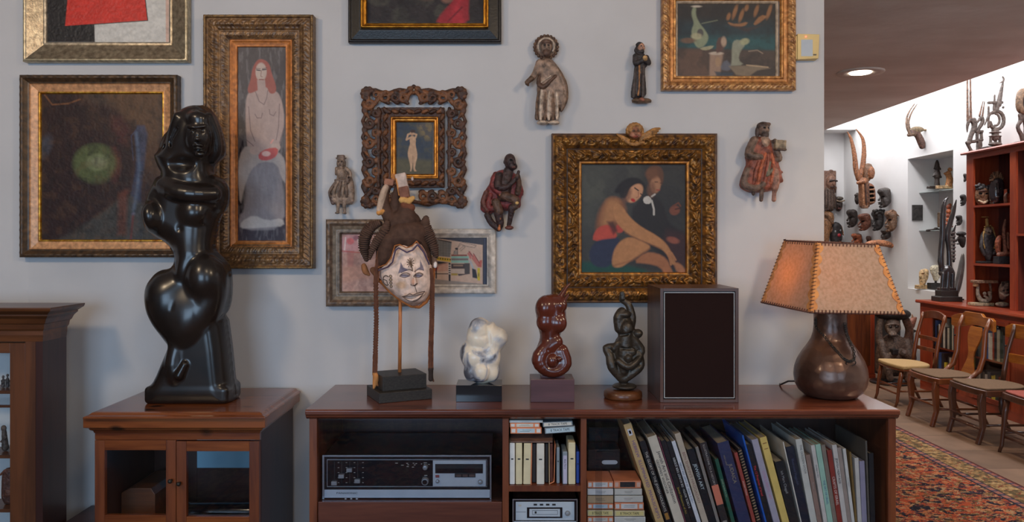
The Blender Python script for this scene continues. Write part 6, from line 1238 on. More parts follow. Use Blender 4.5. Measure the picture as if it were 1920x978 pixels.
# ---------------------------------------------------------------- books leaning behind the right glass door
yK = -.405; dK = DW+yK; sK = dK/F
def book(a, c_, w, ang, color, label, txt=None, tcol=None, tsize=.6, tpos=.5, up=False, pages=(178, 168, 150), dep=.24, extra=None, y=yK, tsx=1.0, thick_pages=True):
    s_ = (DW+y)/F; al = math.radians(ang); z1 = EYE-(c_-VY)*s_; x1 = (a-VX)*s_; L_ = (z1-ZK-.0006)/math.cos(al); T = w*s_*math.cos(al)-.0004
    dn = Vector((math.sin(al), 0, -math.cos(al))); rt = Vector((math.cos(al), 0, math.sin(al))); TL = Vector((x1, y, z1))
    P_ = lambda u, v, yy: TL+rt*u+dn*v+Vector((0, yy, 0))
    def blk(mb, u0, u1, v0, v1, ya, yb_): mb.hexa([tuple(P_(u, v, q)) for u, v, q in ((u0, v0, ya), (u1, v0, ya), (u1, v1, ya), (u0, v1, ya), (u0, v0, yb_), (u1, v0, yb_), (u1, v1, yb_), (u0, v1, yb_))])
    bt = TL+dn*L_; root = thing('book', (bt.x, y+dep/2, ZK+.0003), label, 'book', 'books leaning in the console')
    cm = bpy.data.materials.get('cover_%d_%d_%d' % color) or mat('cover_%d_%d_%d' % color, col(*color, 1.35), tuple(x*.85 for x in col(*color, 1.35)), 25, .42)
    hb = min(.0025, T*.22); cv = MB(); blk(cv, 0, T, 0, L_, 0, .002); blk(cv, 0, hb, 0, L_, .002, dep); blk(cv, T-hb, T, 0, L_, .002, dep)
    cv.build('cover', cm, root, bevel=.0006)
    pm = bpy.data.materials.get('book_pages') or mat('book_pages', col(176, 164, 144, 1.2), col(150, 138, 120, 1.2), 60, .8, stretch=(40, 1, 1))
    pg = MB(); blk(pg, hb, T-hb, .004, L_-.003, .0021, dep-.004); pg.build('pages', pm, root)
    if txt:
        tm = bpy.data.materials.get('ink_%d_%d_%d' % tcol) or mat('ink_%d_%d_%d' % tcol, col(*tcol, 1.3), None, 5, .5)
        for (bod, uu, vv, sz) in (txt if isinstance(txt, list) else [(txt, .5, tpos, tsize)]):
            o_ = P_(T*uu, L_*vv, -.0006)
            put_text(bod, T*sz, tm, root, o_, -dn if up else dn, -rt if up else rt, name='title', ext=.0002, sx=tsx)
    if extra:
        for (u0, u1, v0, v1, c2, nm) in extra:
            k2 = MB(); blk(k2, T*u0, T*u1, L_*v0, L_*v1, -.0005, -.00005); k2.build(nm, mat('mark', col(*c2, 1.3), None, 5, .5), root)
    return root
BK = []
def bk(*a, **k): return (a, k)
BK.append(bk(1168.8, 796, 16, 18.5, (190, 158, 108), 'tan book with purple spine lettering, leaning leftmost of all', [('HEBREW  ILLUMINATED  MANUSCRIPTS', .5, .52, .55)], (112, 84, 136), tsx=1.05, extra=[(.25, .75, .05, .11, (210, 210, 220), 'sticker'), (.38, .62, .065, .095, (70, 90, 150), 'sticker_print')]))
BK.append(bk(1198.6, 828, 12, 18.3, (24, 22, 24), 'black book with white holiday title, second from the left', 'THE GLORY OF THE JEWISH HOLIDAYS', (200, 190, 176), .6, .45, extra=[(.2, .8, .80, .87, (170, 120, 50), 'emblem')]))
BK.append(bk(1213.8, 820, 18.6, 18.0, (204, 192, 172), 'thick cream book whose spine names Jewish art and civilization', [('Jewish Art and Civilization', .68, .44, .5), ('GEOFFREY WIGODER', .22, .42, .36)], (44, 36, 38), tsx=1.1))
BK.append(bk(1233.2, 819, 4, 17.8, (104, 48, 66), 'very thin maroon book right of the thick cream one'))
BK.append(bk(1239, 827, 9.8, 17.6, (26, 22, 24), 'black book with yellow lettering low on its spine', 'Jewish Miniatures of Art', (176, 152, 60), .58, .66))
BK.append(bk(1249.4, 828, 9.2, 17.6, (22, 20, 24), 'black book with white Dutch title reading upward', 'II CECIL ROTH · DE KUNST DER JODEN', (206, 204, 200), .66, .46, True))
BK.append(bk(1259, 827.5, 7.6, 17.6, (206, 206, 210), 'white book with dark Dutch title reading upward', 'I CECIL ROTH  DE KUNST DER JODEN', (70, 90, 110), .66, .46, True))
BK.append(bk(1264.8, 813.5, 15, 17.6, (184, 168, 148), 'tall beige book naming a Haggadah in faded letters', "BEN SHAHN'S HAGGADAH", (140, 104, 92), .66, .45, tsx=1.15))
BK.append(bk(1287.8, 843, 18, 17, (20, 20, 24), 'black book with large pale JEWISH ART lettering', 'JEWISH ART', (190, 204, 208), .62, .34, tsx=1.15))
BK.append(bk(1303.6, 838, 6, 16, (132, 124, 116), 'thin grey book right of the large-lettered black one'))
BK.append(bk(1311.6, 831, 14, 15.5, (44, 38, 38), 'dark brown book with an orange patch on its spine', 'ILLUSTRATIONS TO A HISTORY', (176, 168, 160), .42, .25, extra=[(.02, .98, .48, .70, (206, 118, 92), 'patch'), (.2, .8, .88, .91, (150, 140, 130), 'publisher_mark')]))
BK.append(bk(1340.2, 861, 7, 15, (34, 84, 66), 'thin green book with small pale lettering', 'Jewish Symbols in Art', (160, 180, 150), .6, .4))
BK.append(bk(1344.5, 831, 23, 15.4, (46, 50, 84), 'thick navy blue book with gold lettering', [('JUDAICA', .6, .36, .42), ('HOLY LAND', .3, .2, .16)], (150, 136, 110)))
BK.append(bk(1376.5, 849, 6.5, 15, (150, 66, 56), 'thin brick-red book beside the comb-bound one', 'Jerusalem Museum', (214, 196, 180), .6, .45))
BK.append(bk(1383.6, 841, 7, 15, (40, 36, 34), 'black comb-bound book with tan binding rings'))
BK.append(bk(1391, 816, 7.5, 15, (30, 88, 176), 'bright blue book standing taller than its neighbours'))
BK.append(bk(1399.3, 833, 9.2, 15, (28, 24, 26), 'black book with bright red title', 'The 12 Prophets of Israel', (226, 52, 60), .66, .42))
BK.append(bk(1409.2, 824.5, 12.5, 15, (164, 158, 172), 'lilac grey book with pink lettering', 'LOVE & EROTIC ART', (190, 130, 160), .5, .5))
BK.append(bk(1424.6, 820.5, 19.5, 15, (222, 186, 104), 'thick plain yellow book', extra=[(.2, .8, .06, .07, (150, 110, 60), 'spine_line'), (.2, .8, .12, .128, (150, 110, 60), 'spine_line')]))
BK.append(bk(1452.8, 866, 17, 14, (30, 28, 30), 'short dark book right of the yellow one', 'Ich Marc Chagall', (160, 160, 160), .4, .3))
BK.append(bk(1467.6, 828, 4, 12.6, (206, 200, 188), 'thin white book standing above the short dark one'))
BK.append(bk(1473.2, 838, 18.5, 12.3, (30, 32, 46), 'thick blue-black book with faint lettering', 'Illustrated Haggadah', (74, 78, 104), .42, .3))
BK.append(bk(1491.4, 823.5, 15, 10.5, (196, 194, 184), 'pale grey book whose spine reads THE GOLDEN DOOR', [('THE GOLDEN DOOR', .6, .22, .5)], (110, 108, 104)))
BK.append(bk(1510.5, 853, 8.8, 10, (140, 114, 102), 'brown-grey book right of the pale grey one', 'Mosaics', (176, 160, 150), .5, .4))
BK.append(bk(1520.4, 834.5, 7.6, 9.4, (198, 192, 184), 'narrow white book left of the mint green one', 'Studies in Art', (110, 106, 110), .6, .3))
BK.append(bk(1528.8, 833, 10, 9.2, (156, 192, 172), 'mint green book with blue lettering', 'THE ART OF ISRAEL', (80, 120, 150), .55, .55))
BK.append(bk(1539.6, 834, 9.5, 9, (128, 116, 104), 'grey-brown book right of the mint green one'))
BK.append(bk(1550.6, 844, 9, 8.5, (138, 52, 42), 'brick-red book whose spine reads CRAFTS OF ISRAEL', 'CRAFTS OF ISRAEL', (222, 206, 196), .75, .5))
BK.append(bk(1560.2, 834, 9, 8, (200, 192, 184), 'white book with black title right of the brick-red one', 'JEWISH HERITAGE', (40, 36, 40), .7, .3))
BK.append(bk(1569.9, 839, 10, 8, (154, 138, 128), 'beige grey book third from the mint green one'))
BK.append(bk(1580.4, 841, 8.4, 7, (206, 202, 194), 'narrow white book right of the beige grey one', 'Art in America', (150, 146, 140), .5, .4))
BK.append(bk(1592.5, 847, 4.5, 5, (120, 94, 50), 'thin olive book near the right end'))
BK.append(bk(1602.4, 858, 8, 3, (196, 190, 182), 'short cream book near the right end'))
BK.append(bk(1611.6, 864, 9.5, 2.5, (144, 138, 158), 'short lilac book near the right end'))
BK.append(bk(1622.5, 826, 3.5, 2, (90, 84, 76), 'tall thin grey folder standing near the right end'))
BK.append(bk(1629, 849, 9, 1.5, (34, 32, 34), 'black book standing rightmost in the console'))
def xl_(b, py): return b[0]+math.tan(math.radians(b[3]))*(py-b[1])
for i, (a, k) in enumerate(BK):
    w = a[2]
    if i+1 < len(BK):
        n = BK[i+1][0]
        for py in (max(a[1], n[1])+1, 1003): w = min(w, xl_(n, py)-xl_(a, py)-.15)
    o = book(a[0], a[1], max(w, 1.6), *a[3:], **k)
    if 'comb-bound' in a[5]: t = o
s_ = sK; al = math.radians(15); cmb = MB()
for i in range(26):
    z1 = EYE-(845-VY)*s_-i*.0098*math.cos(al); x1 = (1384.2-VX)*s_+.004*0+i*.0098*math.sin(al); cmb.tube([(x1+.001, yK+.002, z1-.003), (x1+.003, yK-.003, z1), (x1+.009, yK-.003, z1+.003), (x1+.0115, yK+.002, z1+.002)], .0014, 6)
cmb.build('binding_comb', TM['tan'], t)
# ---------------------------------------------------------------- rug
nx_, ny_ = 340, 600; rx0, rx1, ry0, ry1 = 1.28, 3.13, .30, 3.62
U, V_ = np.meshgrid(np.linspace(rx0, rx1, nx_), np.linspace(ry0, ry1, ny_)); e_ = np.minimum(np.minimum(U-rx0, rx1-U), np.minimum(V_-ry0, ry1-V_))
um = np.abs(U-(rx0+rx1)/2); vm = np.abs(V_-(ry0+ry1)/2)
Cc = np.zeros(U.shape+(3,)); Cc[:] = (.40, .085, .04)
def ly(mk, c_): Cc[mk] = c_
n1_ = fbm(um*20, vm*30, 11, 3); n2 = fbm(um*30+9, vm*42+5, 21, 3); n3 = fbm(um*18+3, vm*26+8, 31, 3); n4 = fbm(um*44+3, vm*60+8, 41, 2)
ly(n3 > .60, (.46, .17, .08)); ly(n1_ > .60, (.022, .022, .035)); ly((n2 > .64), (.16, .10, .045)); ly((np.abs(n1_-.535) < .013), (.46, .30, .16)); ly(np.abs(n2-.545) < .010, (.03, .03, .05)); ly((n4 > .70), (.42, .28, .16)); ly((n4 < .28), (.10, .035, .04)); ly(np.abs(n3-.5) < .008, (.05, .06, .10))
tb = lambda a, b: (e_ >= a) & (e_ < b)
al_ = np.where((U-rx0 < e_+.001) | (rx1-U < e_+.001), V_, U)
ly(tb(0, .26), (.30, .17, .075)); ly(tb(0, .02), (.10, .03, .03)); ly(tb(.02, .045), (.34, .13, .10)); ly(tb(.045, .055), (.05, .04, .05)); ly(tb(.20, .21), (.05, .04, .05)); ly(tb(.21, .245), (.36, .15, .11)); ly(tb(.245, .26), (.03, .03, .045))
w_ = np.sin(al_*42)*.035+.128; ly(tb(.055, .20) & (np.abs(e_-w_) < .010), (.22, .06, .04)); ly(tb(.055, .20) & (n4 > .56), (.12, .09, .05)); ly(tb(.055, .20) & (n4 < .38), (.40, .28, .14)); ly((tb(.02, .045) | tb(.21, .245)) & (np.sin(al_*90) > .5), (.08, .07, .11))
Cc *= (1+.25*(fbm(U*60, V_*60, 3)-.5)*2)[..., None]
Vv = np.stack([U, V_, .009+.0015*vnoise(U*80, V_*80, 4)], -1).reshape(-1, 3); i = np.arange(nx_*ny_).reshape(ny_, nx_); Qq = np.stack([i[:-1, :-1], i[:-1, 1:], i[1:, 1:], i[1:, :-1]], -1).reshape(-1, 4)
k0 = len(Vv); ring = list(i[0, :])+list(i[1:, -1])+list(i[-1, ::-1][1:])+list(i[::-1, 0][1:-1]); lowv = Vv[ring].copy(); lowv[:, 2] = .0005; m_ = len(ring); rr = np.array(ring); j = np.arange(m_)
Qs = np.stack([rr, k0+j, k0+(j+1) % m_, rr[(j+1) % m_]], 1)
o = np_mesh('patterned_rug', np.concatenate([Vv, lowv]), np.concatenate([Qq, Qs]), vmat('wool_pile', .95, spec=.1, bump=(400, .6, .003), mottle=.22, mscale=160), None, np.concatenate([Cc.reshape(-1, 3), np.full((m_, 3), .1)]), loc=((rx0+rx1)/2, (ry0+ry1)/2, 0))
tag(o, 'red and navy oriental rug with tan border on the floor of the far room', 'rug')

o2 = o.copy(); C.link(o2); o2.location = (0, -2.75, 0); o2.rotation_euler = (0, 0, PI/2); o2.scale = (1.45, 1.2, 1); ORG[o2] = o2.location
tag(o2, 'second red oriental rug, seen only as a reflection in the glass doors of the console', 'rug')
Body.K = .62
# ---------------------------------------------------------------- red bookcase along the right wall
X0 = 4.20; ZB = .90
t = thing('bookcase_base', (4.42, 2.9, 0), 'low red wooden bookcase with glass doors behind the row of chairs', 'bookcase')
D3 = lambda d: d-DW
ya, yb2 = 1.2, D3(7.66)
MB().prism([(X0-.03, ZB-.03), (X0-.035, ZB-.02), (X0-.03, ZB), (XR-.003, ZB), (XR-.003, ZB-.03)], ya-.02, yb2+.03, 'y').build('top', M['redwoody'], t, bevel=.002)
MB().box(X0+.02, XR-.004, yb2-.025, yb2, 0, ZB-.031).build('side_panel', M['redwoodz'], t); MB().box(X0+.02, XR-.004, ya, ya+.025, 0, ZB-.031).build('side_panel', M['redwoodz'], t)
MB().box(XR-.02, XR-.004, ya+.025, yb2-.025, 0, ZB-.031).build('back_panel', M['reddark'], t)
MB().box(X0, X0+.0195, ya, yb2, ZB-.10, ZB-.031).build('top_rail', M['redwoody'], t, bevel=.001); MB().box(X0, X0+.0195, ya, yb2, 0, .08).build('bottom_rail', M['redwoody'], t, bevel=.001)
opn = [(D3(7.45), D3(7.02)), (D3(6.80), D3(6.30)), (D3(6.08), D3(5.55)), (D3(5.30), D3(4.75))]
edges = [yb2]+[q_ for p in opn for q_ in p]+[ya]
for k_ in range(0, len(edges), 2): MB().box(X0, X0+.0195, edges[k_+1], edges[k_], .0805, ZB-.1005).build('stile', M['redwoodz'], t, bevel=.001)
for z in (.10, .46): MB().box(X0+.03, XR-.021, ya+.0255, yb2-.0255, z-.018, z).build('shelf', M['redwoody'], t)
for k_, (b, a) in enumerate(opn):
    dr = MB().box(X0-.014, X0-.0005, a-.01, a+.03, .09, ZB-.085).build('door', M['redwoodz'], t, bevel=.001); MB().box(X0-.014, X0-.0005, b-.03, b+.01, .09, ZB-.085).build('stile', M['redwoodz'], dr, bevel=.001)
    for u, v in ((.09, .13), (ZB-.125, ZB-.085)): MB().box(X0-.013, X0-.0006, a+.03, b-.03, u, v).build('rail', M['redwoody'], dr, bevel=.001)
    MB().box(X0-.008, X0-.005, a+.03, b-.03, .13, ZB-.125).build('pane', M['glass'], dr)
    MB().tube([(X0-.014, a+.01, .62), (X0-.022, a+.01, .62), (X0-.03, a+.01, .62)], [.006, .008, .005], 10).build('knob', M['iron'], dr, True)
t = thing('display_bookcase', (4.5, 2.7, ZB), 'tall open red bookcase holding masks, standing on the low red base', 'bookcase')
XU, ZU = 4.34, 2.31; yu = D3(7.115)
MB().prism([(XU-.035, ZU+.0), (XU-.04, ZU+.012), (XU-.03, ZU+.025), (XR-.003, ZU+.025), (XR-.003, ZU)], ya, yu+.035, 'y').build('cornice', M['redwoody'], t, bevel=.002)
MB().box(XU+.0005, XR-.004, yu-.022, yu, ZB+.0005, ZU-.0005).build('side_panel', M['redwoodz'], t); MB().box(XR-.02, XR-.0045, ya+.01, yu-.0225, ZB+.0005, ZU-.0005).build('back_panel', M['reddark'], t)
for a, b in ((D3(7.01), yu), (D3(6.42), D3(6.50)), (D3(5.75), D3(5.84)), (D3(5.05), D3(5.14)), (ya, ya+.05)): MB().box(XU-.0005, XU+.018, a, b, ZB+.0005, ZU-.0505).build('stile', M['redwoodz'], t, bevel=.001)
MB().box(XU-.0005, XU+.018, ya, yu, ZU-.05, ZU-.0005).build('top_rail', M['redwoody'], t, bevel=.001)
MB().box(XU+.019, XR-.021, D3(6.45), D3(6.47), ZB+.0005, ZU-.001).build('partition', M['reddark'], t)
S1, S2 = 1.828, 1.290
for z in (S1, S2): MB().box(XU+.002, XR-.021, D3(6.471), yu-.0225, z-.02, z).build('shelf', M['redwoody'], t)
MB().box(XU+.002, XR-.021, ya+.05, D3(6.449), 1.54, 1.56).build('shelf', M['redwoody'], t)
nt = MB(); z = ZB+.06
while z < ZU-.1: nt.prism([(XU+.06, z), (XU+.045, z+.02), (XU+.045, z+.045), (XU+.06, z+.055), (XU+.075, z+.055), (XU+.075, z)], yu-.032, yu-.0226, 'y'); z += .06
nt.build('shelf_rack', M['redwoodz'], t)
NTH = 'first second third fourth fifth sixth seventh eighth ninth tenth eleventh twelfth thirteenth'.split()
# books in the base
rn = random.Random(3); bc = [(40, 44, 50), (196, 190, 176), (70, 76, 84), (52, 90, 150), (150, 60, 40), (206, 200, 190), (210, 190, 60), (96, 92, 84), (44, 60, 54), (160, 150, 130)]
nm = {(40, 44, 50): 'charcoal', (196, 190, 176): 'cream', (70, 76, 84): 'slate grey', (52, 90, 150): 'blue', (150, 60, 40): 'rust', (206, 200, 190): 'white', (210, 190, 60): 'yellow', (96, 92, 84): 'taupe', (44, 60, 54): 'dark green', (160, 150, 130): 'beige'}
for k_, (b, a) in enumerate(opn[:3]):
    for sh_, z in (('upper', .4602), ('lower', .1002)):
        yy = b-.01; i = 0
        seq = [(3, 0, 5, 0, 5, 0, 1, 8, 1, 2, 0, 5, 2), (0, 2, 3, 0, 6, 2, 0, 1, 7, 6, 2, 0, 3), (0, 2, 7, 3, 3, 5, 1, 4, 0, 9, 8, 2, 0), (9, 1, 0, 7, 5, 2, 6, 6, 8, 4, 0, 1, 2), (2, 0, 7, 8, 9, 2, 1, 0, 5, 3, 7, 0, 2), (1, 0, 2, 7, 0, 9, 2, 8, 0, 6, 1, 2, 0)][k_*2+(sh_ == 'lower')]
        while yy > a+.06 and i < 13:
            w = rn.uniform(.02, .045); h = rn.uniform(.20, .30) if sh_ == 'upper' else rn.uniform(.2, .31); c_ = bc[seq[i % 13]]; dp = rn.uniform(.15, .2)
            cm = bpy.data.materials.get('shelf_cover_%d_%d_%d' % c_) or mat('shelf_cover_%d_%d_%d' % c_, col(*c_, 1.4), None, 25, .5)
            root = thing('book', (X0+.03+dp/2, yy-w/2, z), '%s book, %s from the far end, %s shelf behind the %s bookcase door' % (nm[c_], NTH[i], sh_, ('first', 'second', 'third')[k_]), 'book', 'books on the %s shelf behind the %s bookcase door' % (sh_, ('first', 'second', 'third')[k_]))
            lx = X0+.023+rn.uniform(0, .008)
            MB().box(lx, lx+.003, yy-w, yy, z+.0002, z+h).box(lx+.003, lx+dp, yy-w, yy-w+.002, z+.0002, z+h).box(lx+.003, lx+dp, yy-.002, yy, z+.0002, z+h).build('cover', cm, root)
            MB().box(lx+.0032, lx+dp-.004, yy-w+.0022, yy-.0022, z+.004, z+h-.004).build('pages', bpy.data.materials['book_pages'], root)
            yy -= w+.0015; i += 1

# ---------------------------------------------------------------- niche: glass shelves and small carvings
for z, lab in ((2.058, 'upper glass shelf set across the wall niche'), (1.618, 'lower glass shelf set across the wall niche')):
    tag(MB().box(XR+.13, XR+nd_-.002, n0+.001, n1-.001, z-.008, z).build('glass_shelf', mat('green_edge_glass_%d' % int(z*100), (.30, .36, .34), (.34, .40, .38), 5, .1), bevel=.001), lab, 'shelf', None)
def carve(name, B, y, label, cat='carving', vox=.6, m='v_wood', group=None, parent=None):
    o = B.build(name, M[m], y, parent, vox)
    if parent is None: tag(o, label, cat, group)
    return o
def at_x(p_, x): return F*x/(p_-VX)-DW                # depth where plane x is seen at px
BRW, DKB, MID, REDB, TAN, GRY, LIT = (112, 74, 50), (58, 46, 40), (88, 62, 46), (136, 78, 52), (186, 148, 108), (92, 86, 80), (206, 190, 160)
t_ = tag(MB().box(XR+.045, XR+.165, n1-.02, n1-.0005, EYE-(413-VY)*(DW+n1)/F, EYE-(384-VY)*(DW+n1)/F).build('relief_plaque', mat('dark_relief_metal', (.04, .036, .034), (.07, .064, .06), 30, .5, .3, bump=(40, 1, .01)), bevel=.003), 'square dark metal relief plaque on the side of the wall niche', 'plaque')
y = at_x(1757, 4.80); B = Body(); B.b(1752, 351, 0, 12, 2.4, 5, .5, 1, DKB).c([(1757, 348, 0, 5), (1757, 336, 0, 4), (1757, 328, 0, 6), (1757, 318, 0, 4), (1757, 308, 0, 4), (1757, 301, 0, 1.5)], 1.5, DKB).c([(1750, 330, 0, 2), (1757, 324, 0, 3), (1764, 332, 0, 2)], 1, DKB).c([(1752, 316, 0, 1.5), (1757, 312, 0, 3), (1763, 317, 0, 1.5)], 1, DKB)
carve('seated_figurine', B, y, 'dark seated figurine on the upper glass shelf of the niche', 'figurine')
y = at_x(1777, 4.86); B = Body(); B.b(1770, 350.5, 0, 14, 3, 4, .5, .5, (214, 176, 130)).c([(1779, 346, 0, 6), (1780, 335, 0, 5), (1778, 325, 0, 5)], 1.5, (190, 128, 76)).c([(1778, 327, 0, 5), (1771, 325, 0, 2)], 1, (190, 128, 76)).e(1781, 318, 0, 4, 4, 4, 1, (190, 128, 76)).e(1784, 338, 0, 3, 8, 4, 1, (170, 108, 66))
carve('clay_figurine', B, y, 'orange-brown clay figurine on a pale block on the upper glass shelf', 'figurine')
y = at_x(1779, 4.88); B = Body()
for k_ in range(5): B.e(1779, 420-k_*8, 0, 6-k_*.5, 4.6, 5, 1, (196, 104, 60) if k_ % 2 else (160, 80, 50))
B.e(1781, 384, 0, 3, 3, 3, 1, (196, 104, 60)); B.b(1779, 424.4, 0, 6.5, 1.4, 5, .4, .5, (120, 66, 44)); carve('stacked_figurine', B, y, 'stacked terracotta heads on the lower glass shelf of the niche', 'figurine')
y = at_x(1763, 4.88); B = Body(); B.b(1763, 412, 0, 3.4, 14, 4, .6, .5, (110, 84, 60)); carve('wooden_block', B, y, 'plain brown wooden block on the lower glass shelf of the niche', 'block')
y = at_x(1750, 4.82); B = Body(); B.c([(1738, 432, 0, 2), (1750, 431, 0, 2.6), (1762, 430, 0, 2.2)], 1, DKB).e(1755, 428, 0, 4, 2, 3, 1, DKB); carve('lying_carving', B, y, 'small dark carving lying flat on the lower glass shelf', 'carving')
y = at_x(1730, 4.70); B = Body(); B.b(1729, 537.5, 0, 10, 3.6, 8, .6, .5, (206, 170, 120)).P([(1724, 506), (1736, 503), (1741, 506), (1740, 520), (1735, 530), (1733, 535), (1725, 535), (1724, 524)], 7, 1, 0, 1, (224, 190, 142), 1).e(1724, 518, 3, 2, 4, 3, 1, (214, 180, 130)).e(1727, 513, 6, 2, 1.4, 2, .5, (150, 110, 70), neg=True)
carve('stone_bust', B, y, 'tan stone head on a small base at left of the niche floor', 'sculpture')
y = at_x(1752, 4.78); B = Body(); B.P([(1745, 498), (1758, 496), (1764, 500), (1764, 514), (1758, 526), (1752, 528), (1749, 518), (1744, 508)], 7, 1, 0, 1, (222, 212, 186), 1).e(1747, 510, 4, 2, 4, 3, 1, (222, 212, 186)).b(1752, 536, 0, 10, 6, 7, .5, .5, (36, 34, 34)).c([(1755, 524, 0, 2), (1754, 532, 0, 2)], 1, (36, 34, 34))
carve('ivory_head', B, y, 'pale carved head on a black block on the niche floor', 'sculpture')

# ---------------------------------------------------------------- masks on the far walls
def face_mask(pr, top, bot, w, c1, label, hair=None, c2=None, curly=False, crest=False, depth=1.0, name='wooden_mask', xw=XR-.008, flip=1):
    """a mask hung on the right wall, seen from its side: pr is the px of the wall behind it; the face looks left"""
    y = at_x(pr, xw); h = bot-top; B = Body(); X = lambda u: pr-(1-u)*w; Y = lambda v: top+v*h
    B.P([(X(.30), Y(.02)), (X(.75), Y(.0)), (X(.99), Y(.12)), (X(1), Y(.6)), (X(.85), Y(.86)), (X(.5), Y(1)), (X(.22), Y(.93)), (X(.2), Y(.74)), (X(.28), Y(.55)), (X(.16), Y(.42)), (X(.05), Y(.22))], w*.42, 1.15*depth, 0, 1.5, c1, 1)
    B.e(X(.24), Y(.18), 0, w*.26, h*.16, w*.42, 2, c1).c([(X(.22), Y(.40), 0, w*.06), (X(.04), Y(.60), 0, w*.09)], 1, c1).e(X(.10), Y(.72), 0, w*.13, h*.035, w*.22, .8, c2 or c1).e(X(.12), Y(.79), 0, w*.13, h*.035, w*.2, .8, c2 or c1).e(X(.22), Y(.93), 0, w*.16, h*.07, w*.22, 1.2, c1)
    B.e(X(.26), Y(.46), w*.28, w*.10, h*.04, w*.14, .8, (24, 18, 16), neg=True).e(X(.45), Y(.62), w*.3, w*.2, h*.16, w*.14, 2, c1).e(X(.55), Y(.42), w*.3, w*.10, h*.02, w*.2, .6, c2 or c1)
    B.e(X(.78), Y(.5), w*.38, w*.07, h*.10, w*.10, 1, c1)
    hc = hair or c1
    if curly:
        for k_ in range(22): a = rn.random(); B.e(X(.1+.85*a), Y(.02+.22*rn.random()-.06*math.sin(PI*a)), w*(.5*rn.random()), w*.13, w*.13, w*.13, .6, hc)
    elif crest:
        for k_ in range(9): u = k_/8; B.c([(X(.02+.2*u), Y(.20-.12*u), w*.3, w*.05), (X(.5+.5*u), Y(-.02+.28*u), w*.35, w*.05)], .6, hc if k_ % 2 else c1)
        B.P([(X(-.02), Y(.24)), (X(.3), Y(.0)), (X(.7), Y(-.04)), (X(1), Y(.1)), (X(1), Y(.45)), (X(.8), Y(.3)), (X(.35), Y(.25))], w*.4, 1.2, 0, 1.2, hc, 1)
    elif hair: B.P([(X(.0), Y(.22)), (X(.2), Y(.03)), (X(.7), Y(-.03)), (X(1), Y(.1)), (X(1), Y(.8)), (X(.86), Y(.7)), (X(.78), Y(.3)), (X(.4), Y(.17))], w*.42, 1.25, 0, 1.2, hc, 1)
    return carve(name, B, y, label, 'mask', .55)
face_mask(1669, 352, 390, 22, (66, 58, 54), 'dark mask with a swept-back crest, right of the great horned mask', hair=(84, 76, 70))
face_mask(1607, 392, 427, 19, DKB, 'smooth dark mask hanging leftmost in the second row of wall masks')
face_mask(1631.5, 400, 433, 22, (140, 84, 60), 'reddish wooden mask right of the smooth dark one, below the horned mask', hair=(120, 72, 52))
face_mask(1656, 394, 433, 21, (50, 44, 42), 'black mask with knotted curly hair in the row below the horned mask', hair=(56, 50, 46), curly=True)
face_mask(1681, 394, 435, 21, (120, 88, 64), 'brown mask with a ridged turban, rightmost of the wall masks above the lamp', hair=(134, 92, 62), crest=True)
face_mask(1615, 437, 462, 18, (178, 96, 56), 'orange-brown mask with a dark cap just above the left part of the lampshade', hair=(88, 66, 56))
face_mask(1633, 442, 464, 9, (96, 66, 52), 'tiny brown mask just above the lampshade')
face_mask(1669, 429, 449.5, 17, (70, 62, 58), 'dark round-browed mask just above the right half of the lampshade', hair=(78, 70, 64))
face_mask(1811, 364, 386, 10.5, (56, 52, 50), 'small dark mask on the wall beside the bookcase, upper of two')
face_mask(1803.6, 403, 423, 11, (60, 56, 54), 'small dark mask on the wall beside the bookcase, lower of two')
face_mask(1812.4, 325, 341, 6, (62, 54, 50), 'tiny dark mask half hidden behind the edge of the tall bookcase')
# face with a cap, and a long polished leaf-shaped carving under it
y = at_x(1806, XR-.06); B = Body(); B.e(1802, 438, 0, 9, 4.5, 8, 1, (66, 62, 60)).P([(1795, 442), (1810, 441), (1810, 455), (1806, 466), (1800, 460), (1797, 452)], 7, 1, 0, 1, (74, 68, 64), 1).c([(1797, 446, 0, 2), (1792, 452, 0, 2)], 1, (74, 68, 64)).e(1796, 457, 0, 3, 1.4, 3, .6, (60, 54, 50))
carve('capped_mask', B, y, 'dark capped mask on the wall above the long grey leaf-shaped carving', 'mask')
y = at_x(1798, 4.52); B = Body(); B.P([(1806, 470), (1809, 490), (1806, 520), (1800, 545), (1792, 559), (1787, 558), (1788, 540), (1794, 515), (1800, 485)], 7, .8, 0, 1, (120, 118, 116), 2).c([(1806, 478, 2, 1), (1801, 520, 5, 1.2), (1791, 554, 4, 1)], .8, (90, 86, 84)).b(1799, 561, 0, 6, 1.6, 5, .4, .5, (40, 38, 36))
carve('leaf_carving', B, y, 'long grey leaf-shaped carving leaning at the end of the low red bookcase', 'carving', m='v_polish')
# the great horned mask
y = at_x(1648, XR-.02); t = thing('antelope_mask', Wp(1622, 391, y), 'great carved antelope mask with two tall curved horns on the far wall', 'mask')
B = Body()
B.c([(1609, 335, 2, 5), (1604, 318, 2, 4.8), (1601, 289, 2, 4), (1595, 262, 2, 2.8), (1588, 247.5, 2, 1)], 1.5, (150, 96, 62)); carve('horn', B, y, None, parent=t)
B = Body(); B.c([(1614, 334, -6, 5), (1620, 313, -6, 4.8), (1623, 282, -6, 4), (1620, 258, -6, 2.8), (1608, 241.6, -6, 1)], 1.5, (150, 96, 62)); carve('horn', B, y, None, parent=t)
B = Body(); B.P([(1606, 333), (1626, 333), (1628, 350), (1626, 372), (1630, 386), (1624, 391), (1612, 391), (1609, 375), (1610, 352)], 8, 1.1, 2, 2, (140, 92, 62), 1).c([(1606, 343, 6, 3), (1616, 341, 10, 4.5)], 1.5, (160, 104, 70)).c([(1617, 345, 12, 1.4), (1619, 384, 12, 1.4)], 1, (80, 54, 42)).b(1618, 388, 8, 5, 3, 4, 1, 1, (150, 110, 84))
